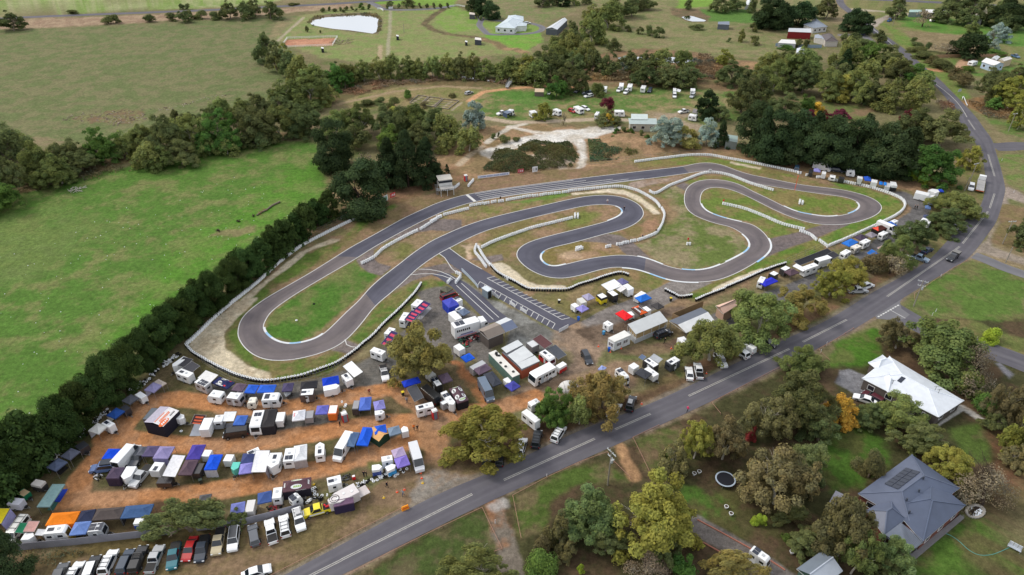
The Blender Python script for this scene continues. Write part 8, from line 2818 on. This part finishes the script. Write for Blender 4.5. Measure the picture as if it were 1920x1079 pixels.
def board(name,cr,x0,y0,x1,y1,h,rgb,label,z0=.3,ink=None,n=0):
 a,b=at(cr,x0,y0),at(cr,x1,y1)
 d=b-a
 o=thing(name,label,'sign',(a+b)/2,math.atan2(d.y,d.x),'signs')
 g=MB()
 g.box((0,0,z0+h/2),(d.length,.08,h),plain(rgb))
 g.obj('panel',o)
 for s in(-1,1):
  g=MB()
  g.bar((s*d.length*.42,.08,0),(s*d.length*.42,.08,z0+h),.05,STEEL)
  g.obj('post',o)
 if ink:
  g=MB()
  for k in range(n):
   w_=d.length*.9/n
   g.box((-d.length*.45+(k+.5)*w_,-.05,z0+h*.5),(w_*(.55 if k%6 else.2),.02,h*.5),plain(ink))
  g.obj('lettering',o)
board('banner','2',608,290,1080,232,1.0,(214,220,232),'long white banner with blue lettering at the bramble thicket',.2,(90,110,170),26)
board('billboard','f',916,462,990,426,2.0,(216,226,224),'white billboard with green mark beside the cypress',.3,(70,150,110),4)
board('billboard','f',1008,412,1045,398,1.5,(196,56,64),'red and white sign right of the white billboard',.3,(226,226,226),3)
board('billboard','2',1425,200,1502,186,2.0,(222,224,228),'white sign with grey mark above the start straight',.3,(110,112,120),2)
board('billboard','2',1205,212,1295,200,1.4,(176,70,80),'red sign between the long banner and white sign',.3,(216,200,204),3)
board('billboard','Z',576,190,594,190,1.3,(226,228,230),'small white corner board at the top of the track',.3,(60,60,64),2)
board('road_sign','4',735,885,780,880,1.2,(190,198,212),'pale road sign before the guard rail bend',.6)
for cr,x,y,h,lab in[('Z',1131,300,5.5,'tall orange marker pole beside the back straight'),('Z',671,385,1.6,'red marshal marker at the end of the diagonal barrier'),('Z',444,634,1.6,'red marshal marker on the big infield lawn')]:
 o=thing('marker_pole',lab,'marker',at(cr,x,y),0,'signs')
 g=MB()
 g.bar((0,0,0),(0,0,h),.09 if h>3 else.06,plain((236,96,62)))
 g.obj('pole',o)
 g=MB()
 g.box((0,-.05,h-.35),(.5 if h<3 else.25,.05,.6),plain((214,40,60)if h<3 else(240,110,70)))
 g.obj('flag',o)
def kart(cr,x,y,rgb,label,rz=None):
 o=thing('go_kart',label,'kart',at(cr,x,y),random.random()*6 if rz is None else rz,'go-karts')
 g=MB()
 for s in(-1,1):
  g.bar((-.85,s*.3,.1),(.8,s*.25,.1),.03,STEEL)
  g.box((0,s*.55,.17),(.7,.2,.18),paint(rgb))
 g.box((.85,0,.16),(.25,1.0,.16),paint(rgb))
 g.box((.45,0,.3),(.35,.3,.3),paint(rgb))
 g.obj('bodywork',o,bevel=.02)
 g=MB()
 g.box((-.3,0,.18),(.45,.38,.08),DARKP)
 g.box((-.52,0,.4),(.08,.38,.45),DARKP)
 g.obj('seat',o)
 for sx,r in((.55,.13),(-.65,.14)):
  for s in(-1,1):
   add_wheel(o,sx,s*.62,r,.2)
kart('G',1128,725,(40,120,84),'green kart by the semi-trailer, nearest the white trailer')
kart('G',1165,772,(44,130,90),'second green kart in the workshop yard')
kart('G',1150,745,(196,44,40),'red kart between the two green ones')
kart('G',1190,708,(204,42,44),'red kart in the workshop yard behind the brown board')
kart('G',1240,690,(226,224,216),'white kart in the workshop yard')
kart('G',1280,684,(186,34,44),'red kart nearest the workshop wall')
kart('G',1305,706,(60,60,64),'black kart at the workshop corner')
kart('B',758,582,(200,40,44),'red kart in the bottom row beside the two-roof caravan')
kart('B',815,572,(180,40,50),'second red kart in the bottom row by the grey fence')
kart('T',812,330,(46,44,48),'dark kart on its stand right of the dark-window caravan')
kart('A',745,345,(200,200,204),'pale kart at the end of the third row')
o=thing('tool_cart','red tool cart with white top right of the dark kart','cart',at('T',935,355),.4,'go-karts')
g=MB()
g.box((0,0,.5),(.6,.45,.8),plain((214,30,34)))
g.obj('cabinet',o,bevel=.03)
g=MB()
g.box((0,0,.94),(.5,.4,.1),WHITE)
g.obj('tray',o)
p=at('O',284,450)
o=thing('trampoline','round black trampoline with pale rim on the lawn','trampoline',p,0)
g=MB()
n=28
R_=1.85
for i in range(n):
 a,b=2*math.pi*i/n,2*math.pi*(i+1)/n
 for r0,r1,z0,z1 in((R_-.26,R_,.93,.93),(R_,R_,.93,.84)):
  g.face([(r0*math.cos(a),r0*math.sin(a),z0),(r0*math.cos(b),r0*math.sin(b),z0),(r1*math.cos(b),r1*math.sin(b),z1),(r1*math.cos(a),r1*math.sin(a),z1)],plain((170,184,200)))
g.obj('rim_pad',o)
g=MB()
g.face([((R_-.27)*math.cos(2*math.pi*i/n),(R_-.27)*math.sin(2*math.pi*i/n),.9)for i in range(n)],plain((22,24,34)))
g.obj('jump_mat',o)
for i in range(6):
 a=i*math.pi/3
 g=MB()
 g.bar((R_*.96*math.cos(a),R_*.96*math.sin(a),0),(R_*.96*math.cos(a),R_*.96*math.sin(a),.85),.03,STEEL)
 g.obj('leg',o)
p=at('P',1300,905)
o=thing('garden_bench','weathered three-seat garden swing on the lower right lawn','garden seat',p,-.75)
for k in range(3):
 g=MB()
 g.box((-.65+.65*k,.3,.85),(.58,.12,.8),plain((186,192,200)))
 g.obj('backrest',o)
g=MB()
g.box((0,0,.45),(1.95,.6,.1),plain((170,178,188)))
g.obj('seat',o)
for s in(-.9,.9):
 g=MB()
 g.bar((s,-.3,0),(s,.35,1.3),.035,STEEL)
 g.bar((s,.45,0),(s,.3,1.3),.035,STEEL)
 g.obj('leg',o)
g=MB()
pts=[q+Vector((0,0,.03))for q in catmull(ats('P',[740,830,800,805,850,800,920,840,1000,910,1070,942,1150,940,1220,915,1275,890]),5)]
g.tube(pts,.05,plain((84,150,140)),6)
tag(g.obj('garden_hose'),'long turquoise garden hose curving over the lower right lawn','hose')
p=at('P',1040,648)
o=thing('garden_pond','stone-edged garden pond beside the slate-roofed house','pond',p,.5)
g=MB()
for i in range(18):
 a=2*math.pi*i/18
 g.box((1.9*math.cos(a),1.1*math.sin(a),.12),(.6,.42,.3),plain((150,146,140)),a+1.57)
g.obj('stone_edge',o,bevel=.05)
g=MB()
g.face([(1.7*math.cos(2*math.pi*i/18),.95*math.sin(2*math.pi*i/18),.12)for i in range(18)],WAT)
g.obj('water',o)
for cr,x,y,l in[('O',293,625,'white garden urn on the lawn, upper of two below the trampoline'),('O',325,672,'white garden urn on the lawn, lower of two below the trampoline'),('O',736,930,'round white pot beside the grey gabled shed'),('N',1320,352,'white garden chair left of the pair by the brown-olive tree'),('N',1356,338,'white garden chair right of the pair by the brown-olive tree')]:
 o=thing('garden_pot',l,'garden pot',at(cr,x,y),0,'white garden ornaments')
 g=MB()
 g.cyl((0,0,0),.22,.45,WHITE,12,r2=.36)
 g.cyl((0,0,.45),.4,.1,WHITE,12)
 g.obj('bowl',o)
 g=MB()
 g.cyl((0,0,.5),.3,.06,plain((70,60,48)),10)
 g.obj('soil',o)
g=MB()
R=random.Random(3)
P=catmull(ats('f',[180,440,120,470,80,500,40,520,5,542]),3)
for i in range(len(P)-1):
 g.bar(P[i]+Vector((0,0,.3)),P[i+1]+Vector((0,0,.3)),.3-i*.008,BARK,8)
for i in range(6,len(P)-1):
 for _ in range(3):
  q=P[i]+Vector((R.uniform(-1.6,1.6),R.uniform(-1.6,1.6),R.uniform(.2,1.0)))
  g.bar(P[i]+Vector((0,0,.3)),q,.08,plain((128,84,64)),5,.03)
tag(g.obj('fallen_log'),'fallen tree trunk with reddish branches on the bright green paddock','fallen tree')
for x,y,l in((1640,655,'dark stump left of the three on the bright green paddock'),(1790,585,'dark stump in the middle of the three on the bright green paddock'),(1898,545,'dark stump nearest the fallen trunk')):
 p=at('e',x,y)
 g=MB()
 for _ in range(12):
  a=R.uniform(0,6.28)
  g.bar((p.x,p.y,.15),(p.x+math.cos(a)*R.uniform(.4,1.0),p.y+math.sin(a)*R.uniform(.4,1.0),R.uniform(.2,.9)),.16,BARKD,5,.06)
 tag(g.obj('tree_stump'),l,'stump','stumps on the green paddock')
p=at('e',575,345)
g=MB()
for _ in range(40):
 a=R.uniform(0,6.28)
 x,y=R.uniform(-2.4,2.4),R.uniform(-1.6,1.6)
 g.bar((p.x+x,p.y+y,R.uniform(.05,.4)),(p.x+x+math.cos(a)*1.3,p.y+y+math.sin(a)*1.3,R.uniform(.05,.5)),.07,BARKW,5)
tag(g.obj('stick_pile'),'pile of bleached branches at the top of the bright green paddock','stick pile')
p=at('5',1090,545)
g=MB()
for _ in range(40):
 a=R.uniform(0,6.28)
 x,y=R.uniform(-6,6),R.uniform(-6,6)
 g.bar((p.x+x,p.y+y,.2),(p.x+x+math.cos(a)*2.5,p.y+y+math.sin(a)*2.5,.4),.14,plain((150,136,112)),5)
tag(g.obj('timber_pile'),'scattered timber at the right end of the riding arena','timber pile')
a_,b_=at('W',388,290),at('W',495,118)
d=b_-a_
o=thing('footbridge','steel footbridge crossing the creek by the campground','bridge',(a_+b_)/2,math.atan2(d.y,d.x))
L=d.length
g=MB()
g.box((0,0,1.0),(L,1.6,.15),plain((170,172,176)))
g.obj('deck',o)
for s in(-1,1):
 g=MB()
 for z in(1.6,2.1):
  g.bar((-L/2,s*.8,z),(L/2,s*.8,z),.07,STEEL)
 for k in range(15):
  g.bar((-L/2+L*k/14,s*.8,1.0),(-L/2+L*k/14,s*.8,2.1),.05,STEEL)
 g.obj('railing',o)
for x in(-.45,0,.45):
 g=MB()
 g.box((L*x,0,.45),(.4,1.4,.95),plain((150,148,144)))
 g.obj('pier',o)
for k,q in enumerate(([1150,775,1215,718,1290,730,1225,790],[1235,790,1300,730,1395,742,1330,805],[1340,808,1405,745,1520,760,1440,822])):
 P=ats('b',q+q[:2])
 o=thing('garden_bed',('left','middle','right')[k]+' weathered timber garden bed of the old plots above the belt','garden bed',P[0],0,'old garden beds')
 for a,b in zip(P[:-1],P[1:]):
  g=MB()
  a,b=a-P[0],b-P[0]
  g.bar((a.x,a.y,.25),(b.x,b.y,.25),.22,plain((136,126,112)))
  g.obj('sleeper',o)
 g=MB()
 for t in(.25,.5,.75):
  u,v=(P[0].lerp(P[1],t)-P[0]),(P[3].lerp(P[2],t)-P[0])
  g.bar((u.x,u.y,.12),(v.x,v.y,.12),.12,plain((150,140,120)))
 g.obj('furrow',o)
# ================================================================ light and camera
SUN_EL,SUN_AZ=math.radians(46),math.radians(-72)
w=bpy.data.worlds.new('World')
SC.world=w
w.use_nodes=True
nt=w.node_tree
bg=nt.nodes['Background']
sky=nt.nodes.new('ShaderNodeTexSky')
sky.sky_type='NISHITA'
sky.sun_disc=False
sky.sun_elevation=SUN_EL
sky.sun_rotation=SUN_AZ
sky.altitude=100
sky.air_density=1.0
sky.dust_density=6.0
sky.ozone_density=0.6
cn=nt.nodes.new('ShaderNodeTexNoise')
cn.inputs['Scale'].default_value=2.2
cn.inputs['Detail'].default_value=6
tcw=nt.nodes.new('ShaderNodeTexCoord')
nt.links.new(tcw.outputs['Generated'],cn.inputs['Vector'])
cr_=nt.nodes.new('ShaderNodeMapRange')
cr_.inputs['From Min'].default_value=.3
cr_.inputs['From Max'].default_value=.65
cr_.inputs['To Min'].default_value=.45
cr_.inputs['To Max'].default_value=.9
nt.links.new(cn.outputs['Fac'],cr_.inputs['Value'])
mxw=nt.nodes.new('ShaderNodeMix')
mxw.data_type='RGBA'
mxw.inputs[7].default_value=(7.6,7.8,8.1,1)
nt.links.new(cr_.outputs['Result'],mxw.inputs[0])
nt.links.new(sky.outputs['Color'],mxw.inputs[6])
nt.links.new(mxw.outputs[2],bg.inputs['Color'])
bg.inputs['Strength'].default_value=0.13
ld=bpy.data.lights.new('sun','SUN')
ld.energy=1.6
ld.angle=math.radians(16)
ld.color=(1.0,0.95,0.87)
lo=link('sun',ld)
sd=Vector((math.sin(SUN_AZ)*math.cos(SUN_EL),math.cos(SUN_AZ)*math.cos(SUN_EL),math.sin(SUN_EL)))
lo.rotation_euler=sd.to_track_quat('Z','Y').to_euler()
lo.location=sd*300
cd=bpy.data.cameras.new('camera')
cd.sensor_fit='HORIZONTAL'
cd.sensor_width=36.0
cd.lens=36.0*F/1920.0
cd.clip_start=1.0
cd.clip_end=12000.0
co=link('camera',cd)
co.location=(0,0,HC)
co.rotation_euler=(math.pi/2-PITCH,0,0)
SC.camera=co
SC.view_settings.view_transform='Standard'
SC.view_settings.look='None'
SC.view_settings.exposure=0.1
SC.view_settings.gamma=1.0
SC.cycles.max_bounces=6
SC.cycles.diffuse_bounces=3
SC.cycles.transparent_max_bounces=4
